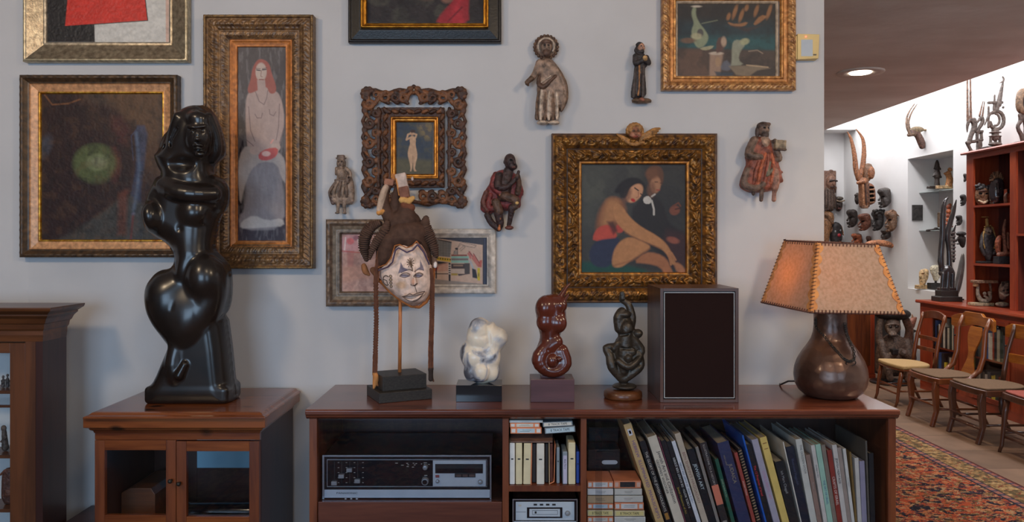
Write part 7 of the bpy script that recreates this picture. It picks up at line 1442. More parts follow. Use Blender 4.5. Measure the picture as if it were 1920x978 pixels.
B.c([(1613, 348, 11, 2), (1614, 384, 11, 2)], .8, (170, 116, 78)).c([(1623, 346, 10, 2), (1624, 380, 10, 2)], .8, (110, 72, 52)); carve('head', B, y, None, parent=t)
B = Body(); B.P([(1621, 308), (1630, 305), (1637, 308), (1638, 324), (1634, 338), (1624, 342), (1620, 330)], 7, 1, -4, 1.5, (126, 92, 68), 1).e(1632, 324, 4, 6, 12, 5, 1.5, (150, 96, 64))
B.P([(1625, 344), (1634, 342), (1642, 350), (1644, 376), (1640, 382), (1626, 386), (1628, 376), (1625, 360)], 6, 1, -4, 1, (146, 92, 64), 1)
for k_ in range(4): B.e(1633, 352+k_*8, 2, 5, 2.4, 6, .8, (40, 28, 24), neg=True).c([(1628, 356+k_*8, 2, 1.6), (1638, 355+k_*8, 2, 1.6)], .6, (178, 126, 92))
carve('jaw', B, y, None, parent=t)
B = Body(); B.e(1607, 372, 0, 4, 11, 6, 1, (64, 52, 46)).e(1604, 366, 2, 3, 3, 3, 1, (64, 52, 46)).c([(1603, 374, 2, 1.4), (1606, 378, 2, 2)], .6, (64, 52, 46)); carve('small_dark_mask', B, at_x(1611, XR-.02), 'small dark mask half hidden behind the great horned mask', 'mask')
# antelope head above the niche
y = at_x(1733, XR-.01); t = thing('antelope_mask', Wp(1726, 279, y), 'carved antelope head with two thin back-curved horns, above the niche', 'mask')
for pts in ([(1704, 252, 4, 2.8), (1698, 234, 4, 2.4), (1700, 215, 4, 1.7), (1712.5, 195.4, 4, .6)], [(1709, 248, -4, 2.8), (1705, 230, -4, 2.4), (1711, 211, -4, 1.7), (1722, 194, -4, .6)]): carve('horn', Body().c(pts, 1, (124, 98, 80)), y, None, parent=t)
B = Body(); B.e(1719, 243, 0, 13, 6, 8, 2, (132, 112, 84)).c([(1710, 249, 0, 6), (1719, 251, 0, 6), (1727, 266, 0, 6.5), (1729, 274, 0, 5.5)], 3, (100, 70, 58)).e(1733, 244, 2, 5, 2, 3, 1, (150, 124, 92)).c([(1703, 253, 2, 3.5), (1712, 251, 2, 4.5)], 1, (110, 84, 64)).b(1723, 279, 0, 1.6, 2, 6, .3, .3, (60, 40, 34), neg=True)
carve('head', B, y, None, parent=t)
# far-wall carvings beside the corner
y = YF-.07; t = thing('totem_figure', Wp(1556, 460, y), 'tall carved wooden figure with a square headdress at the edge of the gallery wall', 'sculpture')
B = Body(); B.b(1553, 340, 0, 13, 20, 5, 1, 1, (126, 92, 74)).e(1556, 342, 6, 9, 14, 7, 2, (142, 104, 84)).e(1557, 321, 3, 4, 3, 3, 1, (126, 92, 74)).c([(1551, 340, 13, 1.6), (1556, 339, 14, 1.6)], .6, (60, 44, 38)).c([(1559, 339, 14, 1.6), (1564, 340, 12, 1.6)], .6, (60, 44, 38)).e(1558, 345, 13, 2, 4, 2, .8, (142, 104, 84)).c([(1553, 351, 12, 1), (1562, 351, 11, 1)], .5, (60, 40, 34))
B.c([(1564, 352, 4, 3), (1564, 360, 3, 2)], 1, (126, 92, 74)); carve('head', B, y, None, parent=t)
B = Body(); B.P([(1541, 350), (1562, 352), (1566, 372), (1565, 396), (1541, 396)], 10, .8, 2, 2, (100, 78, 64), 1); [B.c([(1543+k_*5, 356, 10, .8), (1543+k_*5, 394, 10, .8)], .5, (70, 52, 44)) for k_ in range(5)]
carve('torso', B, y, None, parent=t)
B = Body(); B.P([(1541, 396), (1560, 396), (1564, 412), (1556, 430), (1552, 460), (1541, 460)], 9, .8, 2, 2, (150, 104, 66), 1).c([(1545, 402, 8, 3), (1557, 418, 8, 3)], 1, (120, 84, 56)); carve('legs', B, y, None, parent=t)
y = YF-.05; B = Body(); B.e(1573, 372, 0, 8, 4, 7, 1, (96, 84, 72)).c([(1566, 376, 4, 1.5), (1573, 378, 8, 1.5), (1581, 376, 4, 1.5)], .8, (150, 126, 100)).P([(1564, 377), (1580, 377), (1579, 390), (1573, 398), (1567, 393)], 7, .9, 0, 1, (66, 50, 44), 1).e(1572, 385, 7, 2, 4, 2, .6, (66, 50, 44)).e(1572, 391, 6, 4, 1.4, 2, .5, (120, 66, 56))
carve('hatted_mask', B, y, 'dark mask wearing a pale-banded hat, on the far wall by the corner', 'mask')
B = Body(); B.P([(1558, 418), (1570, 415), (1579, 424), (1578, 458), (1560, 460), (1556, 440)], 8, .9, 0, 1, (52, 44, 42), 1).e(1570, 441, 7, 3, 3, 2, .6, (190, 50, 60))
for k_ in range(10): a = math.radians(200+k_*18); B.c([(1568+9*math.cos(a), 430+10*math.sin(a), 3, 1.6), (1568+12*math.cos(a), 434+16*math.sin(a)+6, 3, 1)], .6, (160, 110, 74))
B.e(1563, 434, 6, 1.5, 2, 2, .5, (190, 190, 190)).e(1573, 432, 6, 1.5, 2, 2, .5, (190, 190, 190)); carve('fringed_mask', B, y, 'dark mask with tan fringe and red mouth beside the totem, above the lampshade', 'mask')
# brimmed carving behind the top edge of the shade
y = at_x(1664, XR-.05); B = Body(); B.P([(1622, 454), (1640, 449), (1664, 450), (1678, 460), (1679, 466), (1660, 462), (1640, 460), (1624, 460)], 5, 1.5, 0, 1, (196, 130, 90), 1); carve('winged_carving', B, y, 'flat orange-brown winged carving peeking over the top right of the lampshade', 'carving')

# ---------------------------------------------------------------- headdresses on top of the tall bookcase
zc_top = ZU+.025
def on_case(name, build, pb, x, label, cat='headdress', m='v_wood', zt_=None, vox=.6):
    """build(B): px body whose lowest point stands at z = zt_"""
    y = at_x(pb, x); t = thing(name, (x, y, zt_), label, cat)
    for part, B, mm in build():
        o = B.build(part, M[mm or m], y, t, vox)
    lo = min(v.co.z for o in bpy.data.objects if o.parent == t for v in o.data.vertices)
    for o in list(bpy.data.objects):
        if o.parent == t: o.location.z -= lo-.0004
    return t
GB, GB2 = (98, 84, 76), (122, 100, 82)
def f():
    B = Body(); B.c([(1825, 222, 0, 5), (1827, 234, 0, 5), (1820, 252, 0, 4), (1817, 264, 0, 4)], 2, GB).c([(1827, 226, 0, 4), (1818, 222, 0, 4), (1814, 232, 0, 2.4), (1813.4, 244, 0, 1)], 1.5, GB).c([(1813, 264, 0, 2.6), (1840, 259, 0, 3.4)], 1, GB).c([(1813, 264, 0, 3), (1821, 280, 0, 3)], 1, GB).b(1836, 271, 0, 4, 9, 4, 1, 1, GB).b(1830, 281, 0, 12, 2.4, 6, .6, 1, GB2); yield 'animal', B, None
    for a in (1814, 1819.8): yield 'horn', Body().c([(a+.6, 222, 0, 2.4), (a, 190, 0, 2), (a-.4, 143, 0, 1.3)], .6, (120, 88, 70)), None
    B = Body(); B.c([(1841, 218, 0, 3.6), (1842, 226, 0, 3.6), (1834, 240, 0, 3), (1834, 246, 0, 3)], 1.5, GB).c([(1838, 218, 0, 3), (1831, 228, 0, 1.4)], 1, GB).b(1836, 243, 0, 7, 2.2, 3, .5, 1, GB).b(1832, 251, 0, 2, 8, 2.5, .5, .6, GB).b(1840, 251, 0, 2, 8, 2.5, .5, .6, GB); yield 'young_animal', B, None
    for a, b in ((1836.5, 1843), (1842, 1846)): yield 'horn', Body().c([(a, 214, 0, 1.8), (b, 187, 0, .8)], .6, (120, 88, 70)), None
on_case('antelope_headdress', f, 1828, 4.46, 'carved antelope pair with long straight horns on top of the tall red bookcase', zt_=zc_top)
def f():
    B = Body(); B.c([(1872, 196, 0, 5), (1876, 176, 0, 3.6), (1880, 156, 0, 2), (1882, 148, 0, 1.6), (1880, 143.6, 0, 1.2)], 1, GB).c([(1881, 152, 0, 1.4), (1875, 155, 0, 1)], .5, GB).b(1866, 192, 0, 14, 2.4, 3, .8, 1, GB).c([(1864, 205, 0, 2.6), (1865, 178, 0, 1.4)], 1, GB).e(1881, 201, 0, 2, 2.2, 2, .6, GB); yield 'crest', B, None
    B = Body(); B.c([(1869+13*math.cos(a), 225+17*math.sin(a), 0, 3.2) for a in np.linspace(-2.2, 2.9, 20)], 1, GB).c([(1869+7*math.cos(a)-2, 224+11*math.sin(a), 0, 2) for a in np.linspace(-1.6, 1.8, 12)], 1, GB).c([(1866, 208, 0, 2.6), (1855, 215, 0, 2.4), (1846, 234, 0, 1)], 1, GB).c([(1853.4, 200, 0, 1.8), (1853.4, 238, 0, 2)], .6, GB).c([(1870, 198, 0, 4), (1868, 208, 0, 4)], 1, GB); yield 'ring', B, None
    B = Body(); B.e(1866, 248, 0, 11, 2, 8, .6, GB).e(1866, 255, 0, 11.5, 1.8, 8, .6, GB).c([(1866, 244, 0, 6), (1866, 258, 0, 6)], 1, GB)
    for a in (1858, 1866, 1874): B.c([(a, 256, 0, 2.4), (a+(1 if a > 1860 else -1), 268, 0, 2.4)], .6, GB)
    B.e(1866, 270, 0, 12, 4, 9, 1, GB).b(1862, 277, 0, 17, 2.4, 9, .5, 1, (60, 52, 48)); yield 'stand', B, None
on_case('ringed_headdress', f, 1865, 4.46, 'dark carved headdress with a ring and tall beaked crest on top of the bookcase', zt_=zc_top)
def f():
    B = Body(); B.P([(1905, 178), (1910, 164), (1922, 161), (1934, 166), (1937, 188), (1928, 206), (1914, 213), (1905, 200)], 9, .9, 0, 2, (128, 100, 76), 2).e(1920, 190, 9, 7, 13, 6, 2, (52, 40, 36), neg=True).e(1921, 196, 2, 3, 7, 4, 1, (150, 130, 108)).c([(1912, 212, 0, 3), (1914, 222, 0, 4), (1908, 235, 0, 3), (1916, 252, 0, 4), (1918, 262, 0, 4)], 1.5, (80, 62, 54)).c([(1920, 214, 0, 4), (1924, 240, 0, 4), (1920, 262, 0, 4)], 1.5, (80, 62, 54)).b(1919, 264.5, 0, 13, 2.6, 8, .5, .5, (50, 40, 36)); yield 'carved_mask', B, None
on_case('mask_on_stand', f, 1919, 4.48, 'oval hollow mask on a dark stand at the right end of the bookcase top', cat='mask', zt_=zc_top)
# black headdress at the end of the base
def f():
    K2 = (62, 58, 58); B = Body(); B.b(1775, 560, 0, 21, 4.5, 15, .6, .5, (28, 27, 28)).b(1775, 550, 0, 16, 6, 11, .6, .5, (28, 27, 28)); yield 'base', B, 'blackmatte'
    B = Body(); B.c([(1766, 512, 0, 6), (1776, 504, 0, 8), (1784, 512, 0, 6)], 2, K2).c([(1766, 514, 4, 4), (1764, 542, 4, 3.4)], 1, K2).c([(1784, 514, 4, 4), (1783, 542, 4, 3.6)], 1, K2).c([(1776, 506, 4, 4), (1773, 542, 4, 5)], 1.5, K2).b(1775, 542, 0, 14, 3, 8, 1, 1, K2); yield 'body', B, 'v_polish'
    B = Body(); B.c([(1766, 512, 0, 5), (1764, 480, 0, 5), (1767, 440, 0, 5), (1768, 400, 0, 4.6), (1771, 380, 0, 3.6), (1777, 371, 0, 1.8)], 2, K2); yield 'horn', B, 'v_polish'
    B = Body(); B.c([(1780, 506, 0, 5), (1779, 470, 0, 4), (1776, 440, 0, 5), (1781, 420, 0, 4.6), (1788, 396, 0, 3.6), (1793, 375, 0, 1)], 2, K2).c([(1786, 440, 0, 3), (1792, 422, 0, 1)], 1, K2); yield 'horn', B, 'v_polish'
    B = Body(); [B.c([(1779, 438+k_*7, 2, 1.4), (1789, 436+k_*7, 2, 1.8)], .5, (120, 112, 108)) for k_ in range(8)]; B.c([(1789, 434, 0, 1.8), (1788, 490, 0, 2.2)], .6, K2); yield 'mane', B, 'v_polish'
    B = Body(); B.c([(1762, 470, 2, 2), (1760, 490, 2, 3), (1763, 500, 2, 3)], 1, K2); yield 'ear', B, 'v_polish'
on_case('black_headdress', f, 1775, 4.36, 'tall black carved headdress with curved horns on the end of the low red bookcase', zt_=ZB)

# ---------------------------------------------------------------- carvings on the shelves of the tall bookcase
def f():
    H = (140, 98, 70); B = Body(); B.P([(1831, 346), (1838, 340), (1850, 342), (1854, 356), (1850, 370), (1842, 377), (1833, 374), (1829, 360)], 11, 1, 0, 1.5, H, 1).e(1836, 358, 9, 3, 5, 4, 1, H).c([(1830, 368, 9, 1.6), (1838, 372, 11, 2), (1846, 368, 9, 1.6)], .8, (226, 196, 160)).e(1833, 355, 9, 3, 1.6, 3, .5, (40, 30, 26), neg=True).e(1843, 355, 9, 3, 1.6, 3, .5, (40, 30, 26), neg=True).e(1837, 350, 10, 9, 1.6, 3, .6, (90, 60, 48)); yield 'head', B, None
    B = Body(); [B.e(1830+24*rn.random(), 337+9*rn.random(), -4+12*rn.random(), 3, 3, 3, .6, (54, 46, 44)) for k_ in range(34)]; yield 'hair', B, None
on_case('curly_haired_mask', f, 1841, 4.40, 'brown mask with curly dark hair on the top shelf of the red bookcase', cat='mask', zt_=S1, vox=.5)
def f():
    B = Body(); B.P([(1858, 330), (1868, 322), (1880, 328), (1882, 346), (1876, 366), (1868, 374), (1858, 372), (1855, 352)], 11, 1, 0, 1.5, (58, 52, 54), 2).c([(1864, 335, 11, 2), (1863, 352, 13, 2)], 1, (58, 52, 54)).e(1863, 361, 11, 4, 1.6, 3, .6, (84, 72, 70)).e(1860, 345, 11, 2.6, 1.4, 2, .5, (24, 20, 20), neg=True).e(1868, 345, 11, 2.6, 1.4, 2, .5, (24, 20, 20), neg=True).b(1867, 372, 0, 8, 2.6, 6, .5, .5, (50, 40, 36)); yield 'face', B, 'v_polish'
    B = Body()
    for k_ in range(26): a = math.radians(185+k_*6.4); B.c([(1869+9*math.cos(a), 330+7*math.sin(a), 3*math.sin(k_*2), 2), (1869+14*math.cos(a), 324+13*math.sin(a)+abs(math.cos(a))*7, 4*math.sin(k_*3), .8)], .5, (150, 112, 80) if k_ % 3 else (90, 64, 50))
    yield 'fibre_crest', B, None
on_case('fibre_crested_mask', f, 1868, 4.46, 'black helmet mask with a fibre crest on the top shelf of the red bookcase', cat='mask', zt_=S1, vox=.5)
def f():
    B = Body(); B.b(1889, 361, 0, 4.5, 13, 4, .6, .5, (180, 84, 50)).b(1889, 350, 5, 2.4, 6, 3, .4, .3, (52, 36, 30), neg=True).c([(1882, 373, 6, 3), (1881, 362, 6, 3), (1884, 356, 6, 2)], 1, (110, 74, 54)); yield 'carved_panel', B, None
on_case('small_shrine', f, 1887, 4.46, 'small red-brown carved shrine at the right of the bookcase top shelf', cat='carving', zt_=S1, vox=.5)
def f():
    Kg = (74, 66, 66); G_ = (190, 148, 84); B = Body(); B.b(1850, 488, 0, 16, 2, 8, .5, .5, (44, 42, 42)); yield 'base', B, None
    B = Body(); B.P([(1840, 432), (1851, 426), (1862, 432), (1866, 446), (1862, 470), (1856, 487), (1850, 487), (1844, 470), (1837, 452)], 9, .9, 0, 2, Kg, 2).c([(1840, 440, 4, 3), (1836, 460, 6, 3), (1842, 474, 6, 3)], 1, Kg).c([(1862, 440, 4, 3), (1866, 458, 6, 3), (1860, 472, 6, 3)], 1, Kg).e(1850, 430, 5, 7, 8, 6, 1.5, (140, 120, 104)).c([(1846, 433, 11, 1), (1854, 433, 11, 1)], .5, (60, 44, 38)).e(1850, 431, 11, 1.6, 3, 2, .5, (150, 128, 110)); yield 'figure', B, None
    B = Body(); B.c([(1851, 422, 0, 3), (1850, 408, 0, 2.4)], 1, G_).e(1847, 403.4, 0, 7, 1.2, 5, .5, G_)
    for k_ in range(9): a = math.radians(-60+k_*35); B.c([(1851+6*math.cos(a), 424+5*math.sin(a), 5, 1.4), (1851+(8+k_ % 3)*math.cos(a), 428+9*math.sin(a), 5, 1.2)], .5, G_)
    for s2 in (-1, 1): B.c([(1851+s2*9, 430, 5, 1.4), (1851+s2*12, 446, 6, 1.6), (1851+s2*9, 462, 7, 1.2)], .6, G_)
    yield 'gilt_ornaments', B, None
on_case('ornamented_figure', f, 1850, 4.43, 'standing dark figure with gilt ornaments on the middle shelf of the red bookcase', cat='figurine', zt_=S2, vox=.5)
def f():
    P_ = (150, 100, 80); B = Body(); B.b(1880, 483, 0, 13, 7, 8, .5, .5, (40, 46, 52)); yield 'base', B, None
    B = Body(); B.c([(1870, 473, 4, 4), (1880, 472, 2, 5), (1888, 470, 2, 4)], 1.5, P_).c([(1872, 468, 0, 4), (1871, 450, 0, 5), (1874, 440, 0, 4)], 1.5, (168, 92, 64)).c([(1884, 470, 2, 4), (1882, 448, 2, 3), (1881, 425, 2, 3), (1884, 408, 2, 2)], 1.5, P_).e(1889, 434, 2, 3, 4, 3, 1, P_).c([(1888, 438, 2, 2), (1889, 460, 2, 3)], 1, P_); yield 'figure', B, None
on_case('seated_figure', f, 1880, 4.46, 'seated reddish figure with an upright curved horn on the middle shelf, dark block below', cat='figurine', zt_=S2, vox=.5)
def f():
    T_ = (150, 116, 92); B = Body(); B.b(1845, 525, 0, 19, 2.6, 12, .6, .5, T_).b(1830, 531, 0, 3, 3, 5, .5, 1, (190, 150, 110)); yield 'seat', B, None
    B = Body(); B.c([(1834, 532, 0, 2.4), (1832, 545, 2, 3), (1836, 558, 3, 4), (1846, 561, 4, 4), (1855, 556, 3, 3), (1853, 546, 3, 3)], 1.5, (166, 150, 134)).e(1843, 547, 5, 3.4, 3.4, 3, 1, (166, 150, 134)).c([(1856, 530, 0, 2.4), (1858, 545, 0, 2.2), (1856, 560, 0, 2.4)], 1, T_).c([(1844, 552, 4, 2.4), (1850, 556, 4, 2.4)], 1, (166, 150, 134)); yield 'carved_support', B, None
    B = Body(); B.b(1839, 567, 0, 18, 2.8, 12, .6, .5, (180, 160, 130)); yield 'base', B, None
on_case('carved_stool', f, 1843, 4.395, 'small carved stool held up by a curled figure on the lowest shelf', cat='stool', zt_=ZB, vox=.5)
def f():
    B = Body(); B.P([(1873, 540), (1878, 528), (1888, 525), (1892, 536), (1890, 552), (1884, 561), (1876, 560), (1874, 552)], 8, 1, 0, 1.5, (120, 100, 90), 1).c([(1873, 548, 4, 1.6), (1880, 552, 8, 1.8), (1886, 550, 7, 1.4)], .6, (190, 176, 160)).e(1877, 543, 8, 2.4, 1.4, 2, .5, (40, 32, 30), neg=True).e(1885, 542, 8, 2.4, 1.4, 2, .5, (40, 32, 30), neg=True).e(1880, 545, 9, 1.8, 3, 2, .6, (120, 100, 90))
    for k_ in range(4): B.c([(1875, 534-k_*2.4, 5, 1), (1889, 532-k_*2.2, 5, 1)], .5, (90, 76, 70))
    yield 'head', B, None
    B = Body(); B.e(1879, 569, 0, 12, 5, 9, 1, (150, 142, 130)); yield 'base', B, None
on_case('stone_bust', f, 1880, 4.47, 'grey carved head with open jaws at the right of the lowest shelf', cat='sculpture', zt_=ZB, vox=.5)

# ---------------------------------------------------------------- behind the lamp: panelled cabinet, dark stand and monkey
t = thing('side_cabinet', (3.75, 5.45, 0), 'orange-brown wooden cabinet standing behind the lamp in the far room', 'cabinet')
xa, xb = 3.40, px(1641, 8.2)
MB().box(xa, xb, 5.21, 5.75, .05, 1.05).build('body', M['redwoodz'], t, bevel=.003); MB().box(xa-.015, xb+.012, 5.19, 5.76, 1.0505, 1.08).build('top', M['redwoodx'], t, bevel=.004); MB().box(xa-.004, xb+.004, 5.2, 5.75, .0, .0495).build('plinth', M['redwoodx'], t); MB().box(xa+.05, xb-.05, 5.200, 5.2099, .14, .98).build('front_panel', M['pinez'], t, bevel=.004)
t = thing('dark_opening_infill', (4.2, 5.75, 0), 'black chest put in for the dark opening behind the monkey carving', 'infill'); MB().box(px(1644, 8.5), 4.44, 5.5, 5.95, 0, .66).build('body', M['blackmatte'], t, bevel=.004); MB().box(px(1644, 8.5)-.01, 4.45, 5.49, 5.96, .661, .69).build('lid', M['blackmatte'], t, bevel=.004)  # black box standing in for the darkness behind the monkey
ym = 4.95
t = thing('monkey_carving', (px(1672, DW+ym), ym, 0), 'large carved wooden monkey seated under a bowl, on the floor behind the chairs', 'sculpture')
Mo, Mf = (104, 84, 72), (132, 112, 98); B = Body()
B.c([(1674, 655, 0, 19), (1675, 690, 0, 22)], 5, Mo).P([(1645, 660), (1656, 645), (1690, 640), (1704, 655), (1706, 680), (1700, 716), (1646, 718), (1642, 690)], 20, .9, 0, 4, Mo, 2).c([(1650, 655, 8, 8), (1652, 680, 18, 7), (1666, 668, 24, 6)], 3, Mo).c([(1697, 655, 8, 9), (1700, 680, 18, 8), (1682, 670, 24, 7)], 3, Mo).c([(1652, 712, 8, 9), (1650, 692, 22, 8), (1656, 716, 26, 6)], 3, Mo).c([(1694, 712, 8, 10), (1698, 690, 22, 9), (1690, 718, 26, 7)], 3, (120, 84, 66)).b(1663, 667, 26, 5.5, 5, 6, 1, 1, (26, 20, 20))
B.c([(1648, 650, 4, 7), (1646, 630, 4, 6), (1650, 612, 4, 6)], 3, Mo).c([(1700, 650, 4, 8), (1703, 630, 4, 7), (1697, 612, 4, 7)], 3, (120, 84, 66)); carve('body', B, ym, None, parent=t, vox=.8)
B = Body(); B.e(1667, 622, 12, 14, 16, 13, 3, Mo).e(1661, 627, 22, 9, 11, 6, 2, Mf).e(1661, 635, 26, 7, 5, 5, 2, Mf).e(1656, 621, 27, 3, 2, 2, .8, (50, 38, 34)).e(1667, 621, 27, 3, 2, 2, .8, (50, 38, 34)).c([(1652, 618, 25, 2), (1661, 616, 28, 2), (1671, 618, 25, 2)], 1, Mo).c([(1656, 637, 30, 1), (1667, 637, 30, 1)], .6, (60, 44, 40)).e(1680, 625, 10, 4, 6, 3, 1, Mf); carve('head', B, ym, None, parent=t, vox=.7)
B = Body(); B.e(1673, 600, 2, 32, 12, 24, 2, (30, 26, 26)).b(1673, 586, 2, 40, 6, 40, .5, .5, (30, 26, 26), neg=True).c([(1690, 606, 14, 1.6), (1687, 600, 16, 2), (1686, 592, 14, 1)], 1, (200, 190, 180)); carve('bowl', B, ym, None, parent=t, vox=.9)
MB().lathe([(.19, .0003), (.20, .01), (.19, .022)], px(1668, DW+ym), ym-.01, 28).build('stand', M['black'], t, True)
lo = min(v.co.z for o in bpy.data.objects if o.parent == t and o.name.startswith('body') for v in o.data.vertices)
for o in list(bpy.data.objects):
    if o.parent == t and not o.name.startswith('stand'): o.location.z += .0225-lo
y = 5.22; B = Body(); B.c([(1716, 620, 0, 3), (1709, 628, 0, 7), (1706, 636, 0, 7), (1702, 642, 0, 3)], 2, (150, 92, 72)).c([(1712, 622, 0, 3), (1710, 613, 0, 1)], 1, (190, 150, 120)).e(1710, 644, 0, 8, 3, 6, 1, (60, 46, 40)).c([(1710, 644, 0, 3), (1710, 728, 0, 2.4)], 1, (50, 38, 34)).e(1710, 730, 0, 10, 2, 9, 1, (40, 34, 30))
o = carve('fish_carving', B, y, 'reddish fish-shaped carving on a thin dark post beside the monkey', 'carving', .8); lo = min(v.co.z for v in o.data.vertices); o.location.z = -lo+.0005

# ---------------------------------------------------------------- chairs along the bookcase, facing left
M['burl'] = wood('figured_maple', (.30, .085, .012), (.46, .16, .022), 'y', .28, .5, 1.5); M['chairz'] = wood('chair_wood_z', (.11, .028, .009), (.21, .058, .016), 'z', .3, .4); M['chairdk'] = wood('dark_chair_wood', (.06, .022, .012), (.11, .04, .02), 'z', .3, .4)
M['rush'] = mat('woven_rush', (.42, .27, .11), (.54, .36, .16), 60, .7, stretch=(1, 30, 1), bump=(70, .8, .006, 4, (1, 6, 1))); M['cush'] = mat('brown_seat_cloth', (.13, .078, .042), (.17, .10, .055), 60, .9, bump=(120, .4, .003)); M['redseat'] = mat('red_seat_cloth', (.28, .06, .045), (.34, .085, .06), 60, .9)
def seat_outline(xf, xb, y0, y1, n=10, bulge=.02):
    """rounded trapezoid, wider at the front (small x)"""
    P = [(xf, y1+.02), (xf-bulge, (y0+y1)/2), (xf, y0-.02), (xf+.05, y0-.025), (xb, y0+.02), (xb, y1-.02), (xf+.05, y1+.025)]
    return smooth_poly(P, 3)
def chair(label, style, y0, y1, xf, xb, zs, zt, wood_, group=None):
    """y0 near side, y1 far side; the sitter faces -x"""
    t = thing('dining_chair', ((xf+xb)/2, (y0+y1)/2, 0), label, 'chair', group); ym = (y0+y1)/2; wm = M[wood_]
    so = seat_outline(xf, xb, y0, y1)
    if style == 'rush':
        MB().prism([tuple(p) for p in so], zs-.035, zs, 'z').build('seat', M['rush'], t, bevel=.012)
        MB().prism([tuple(p) for p in so*np.array([.985, .985])+np.array([(xf+xb)/2*.015, ym*.015])], zs-.05, zs-.0355, 'z').build('seat_rail', wm, t, bevel=.004)
    else:
        MB().prism([tuple(p) for p in so], zs-.055, zs-.008, 'z').build('seat_rail', wm, t, bevel=.008)
        c_ = np.array([(xf+xb)/2, ym]); MB().prism([tuple(p) for p in (so-c_)*.93+c_], zs-.0075, zs+.006, 'z').build('seat', M['redseat' if style == 'red' else 'cush'], t, bevel=.005)
    zr = zs-.045
    for yy in (y0+.02, y1-.02):
        # sabre front legs sweep forward, back legs sweep back
        if style in ('rush', 'red'): MB().tube([(xf+.03, yy, zr), (xf+.012, yy, zr-.10), (xf-.0, yy, .16), (xf-.012, yy, .05), (xf-.03, yy, .0005)], [.018, .019, .015, .013, .011], 10).build('leg', wm, t, True)
        else:
            pr_ = [(xf+.035, zr+.02), (xf+.0, zr+.01), (xf-.014, zr-.05), (xf-.006, zr-.14), (xf+.004, .12), (xf-.03, .0005), (xf-.002, .0005), (xf+.036, .13), (xf+.036, zr-.12)]
            MB().prism(pr_, yy-.019, yy+.019, 'y').build('leg', wm, t, bevel=.006)
        MB().tube([(xb-.02, yy, zr), (xb-.025, yy, .18), (xb+.01, yy, .08), (xb+.05, yy, .0005)], [.017, .016, .015, .013], 10).build('leg', wm, t, True)
    for (a, z) in ((xf+.005, .17), (xf+.005, .11) if style != 'fiddle' else (xb-.02, .15)): MB().tube([(a, y0+.025, z), (a, y1-.025, z)], .009, 8).build('stretcher', wm, t, True)
    for yy in (y0+.022, y1-.022): MB().tube([(xf+.01, yy, .14), (xb-.02, yy, .14)], .009, 8).build('stretcher', wm, t, True)
    bz = [(xb-.015, zs-.03), (xb+.0, zs+.08), (xb+.03, (zs+zt)/2+.02), (xb+.07, zt-.07), (xb+.085, zt-.01)]
    for yy in (y0+.025, y1-.025):
        if style == 'fiddle': P_ = [(xf+.12, yy, zs-.03), (xb-.10, yy, zs-.02), (xb-.02, yy, zs+.05), (xb+.015, yy, zs+.16), (xb+.03, yy, zt-.12), (xb+.07, yy, zt-.02)]; Rr = [.014, .018, .022, .021, .018, .015]
        else: P_ = [(a, yy, z) for a, z in bz]; Rr = [.018, .018, .016, .015, .014]
        MB().tube(P_, Rr, 10).build('back_post', wm, t, True)
    def slat(name, z0, z1, xo, y0_, y1_, m, curve=.02, th=.016, prof=None):
        n = 16; v = []; f = []
        for i in range(n+1):
            u = i/n; yy = y0_+(y1_-y0_)*u; xc = xo+curve*math.sin(PI*u); a, b = (z0, z1) if prof is None else prof(u)
            v += [(xc-th/2, yy, a), (xc+th/2, yy, a), (xc+th/2, yy, b), (xc-th/2, yy, b)]
        for i in range(n):
            for j in range(4): k = (j+1) % 4; f.append((i*4+j, i*4+k, i*4+4+k, i*4+4+j))
        f += [(3, 2, 1, 0), tuple(n*4+j for j in range(4))]
        MB().add(v, f).build(name, m, t, bevel=.003)
    if style == 'rush':
        slat('crest_rail', 0, 0, xb+.082, y0+.012, y1-.012, wm, .02, .02, lambda u: (zt-.075+.02*math.sin(PI*u), zt-.03+.045*math.sin(PI*u)**.6))
        slat('slat', zs+.20, zs+.235, xb+.045, y0+.03, y1-.03, wm); slat('slat', zs+.10, zs+.135, xb+.02, y0+.03, y1-.03, wm)
    elif style == 'fiddle':
        slat('crest_rail', 0, 0, xb+.075, y0-.02, y1+.14, M['burl'], .015, .026, lambda u: (zt-.12+.03*math.sin(PI*min(1, u*1.3)) if u < .77 else zt-.12-.012*math.sin((u-.77)/.23*PI), zt-.012+(.025 if .3 < u < .72 else 0)-(.035*max(0, (u-.78)/.22)**2)-(.02 if u < .05 else 0)))
        n = 18; v = []; f = []
        for i in range(n+1):
            u = i/n; z = zs-.01+(zt-.09-zs)*u; xc = xb-.005+.075*u; w = .062+.026*math.cos(u*2*PI*1.15+.3)
            v += [(xc-.007, ym-w, z), (xc+.007, ym-w, z), (xc+.007, ym+w, z), (xc-.007, ym+w, z)]
        for i in range(n):
            for j in range(4): k = (j+1) % 4; f.append((i*4+j, i*4+k, i*4+4+k, i*4+4+j))
        f += [(3, 2, 1, 0), tuple(n*4+j for j in range(4))]; MB().add(v, f).build('back_splat', M['burl'], t, bevel=.003)
    else:
        slat('crest_rail', 0, 0, xb+.08, y0-.02, y1+.07, M['burl'] if style == 'slat' else wm, .02, .024, lambda u: (zt-.115, zt-.005 if u < .9 else zt-.005-.03*(u-.9)/.1)); slat('slat', zs+.14, zs+.21, xb+.03, y0+.03, y1-.03, M['burl'] if style == 'slat' else wm)
    return t
chair('wooden chair with a woven rush seat, farthest of the row', 'rush', D3(6.77), D3(7.18), 3.53, 3.87, .375, .835, 'chairz')
chair('wooden chair with a vase-shaped back splat and brown seat, second from the far end', 'fiddle', D3(6.05), D3(6.46), 3.44, 3.83, .40, .885, 'chairz')
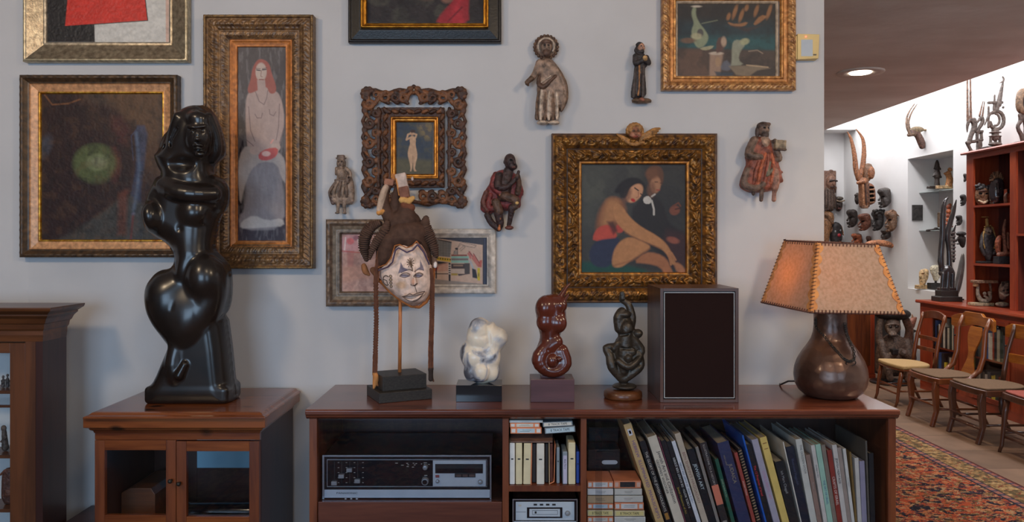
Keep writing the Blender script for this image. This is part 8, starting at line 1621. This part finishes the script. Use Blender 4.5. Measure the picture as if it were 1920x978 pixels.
chair('wooden chair with broad flat crest and brown seat, third from the far end', 'slat', D3(5.52), D3(5.93), 3.48, 3.90, .41, .85, 'chairdk')
chair('dark chair with a red seat, nearest of the row and cut by the photo edge', 'red', D3(4.93), D3(5.36), 3.52, 3.94, .43, .86, 'chairdk')

Body.K = 1.0
# ---------------------------------------------------------------- curios inside the corner cabinet
y = -.235; sc_ = S(y)
def curio(name, B, label, zt_, vox=.5):
    o = B.build(name, M['v_wood'], y, None, vox); lo = min(v.co.z for v in o.data.vertices); o.location.z = zt_-lo+.0004; tag(o, label, 'figurine'); return o
for k_, (a, hgt) in enumerate(((6, 17), (14, 20), (22, 18), (29, 13))):
    B = Body(); b_ = 722; B.c([(a, b_, 0, 3), (a, b_-hgt*.5, 0, 3.2), (a, b_-hgt*.8, 0, 1.6)], 1, (72, 66, 66)).e(a, b_-hgt, 0, 2.4, 3, 2.4, .8, (84, 76, 74)).c([(a-3, b_-hgt*.6, 1, 1), (a+1, b_-hgt*.35, 3, 1.2)], .6, (72, 66, 66))
    curio('small_figurine', B, 'small dark standing figurine on the top shelf of the corner cabinet, %s from the left' % ORD[k_].replace(' from the top', '').replace('topmost', 'first'), SH[2])
B = Body().c([(10, 842, 0, 6), (9, 828, 0, 5), (8, 812, 0, 4)], 2, (70, 60, 54)).e(7, 806, 0, 5, 6, 4, 1, (84, 70, 62)).c([(4, 830, 3, 2), (14, 822, 4, 2)], 1, (70, 60, 54)); curio('dark_statuette', B, 'dark seated statuette on the middle shelf of the corner cabinet', SH[1])
B = Body().e(25, 838, 0, 6, 7, 6, 1, (150, 130, 116)).e(22, 830, 0, 3, 3, 3, 1, (150, 130, 116)).e(27, 840, 3, 4, 5, 4, 1, (190, 176, 164), neg=True).e(25, 846, 0, 7, 2, 6, 1, (150, 130, 116)); curio('shell_carving', B, 'pale rounded shell-like carving on the middle shelf of the corner cabinet', SH[1])
B = Body().P([(4, 908), (8, 890), (26, 886), (30, 900), (30, 956), (4, 956)], 8, 1, 0, 2, (74, 44, 34), 1).e(20, 934, 6, 7, 8, 4, 1, (96, 58, 42)); B.c([(4, 900, 4, 2), (16, 890, 5, 2), (30, 896, 4, 2)], 1, (96, 58, 42)); curio('carved_urn', B, 'squat dark brown carved urn on the lower shelf of the corner cabinet', SH[0])
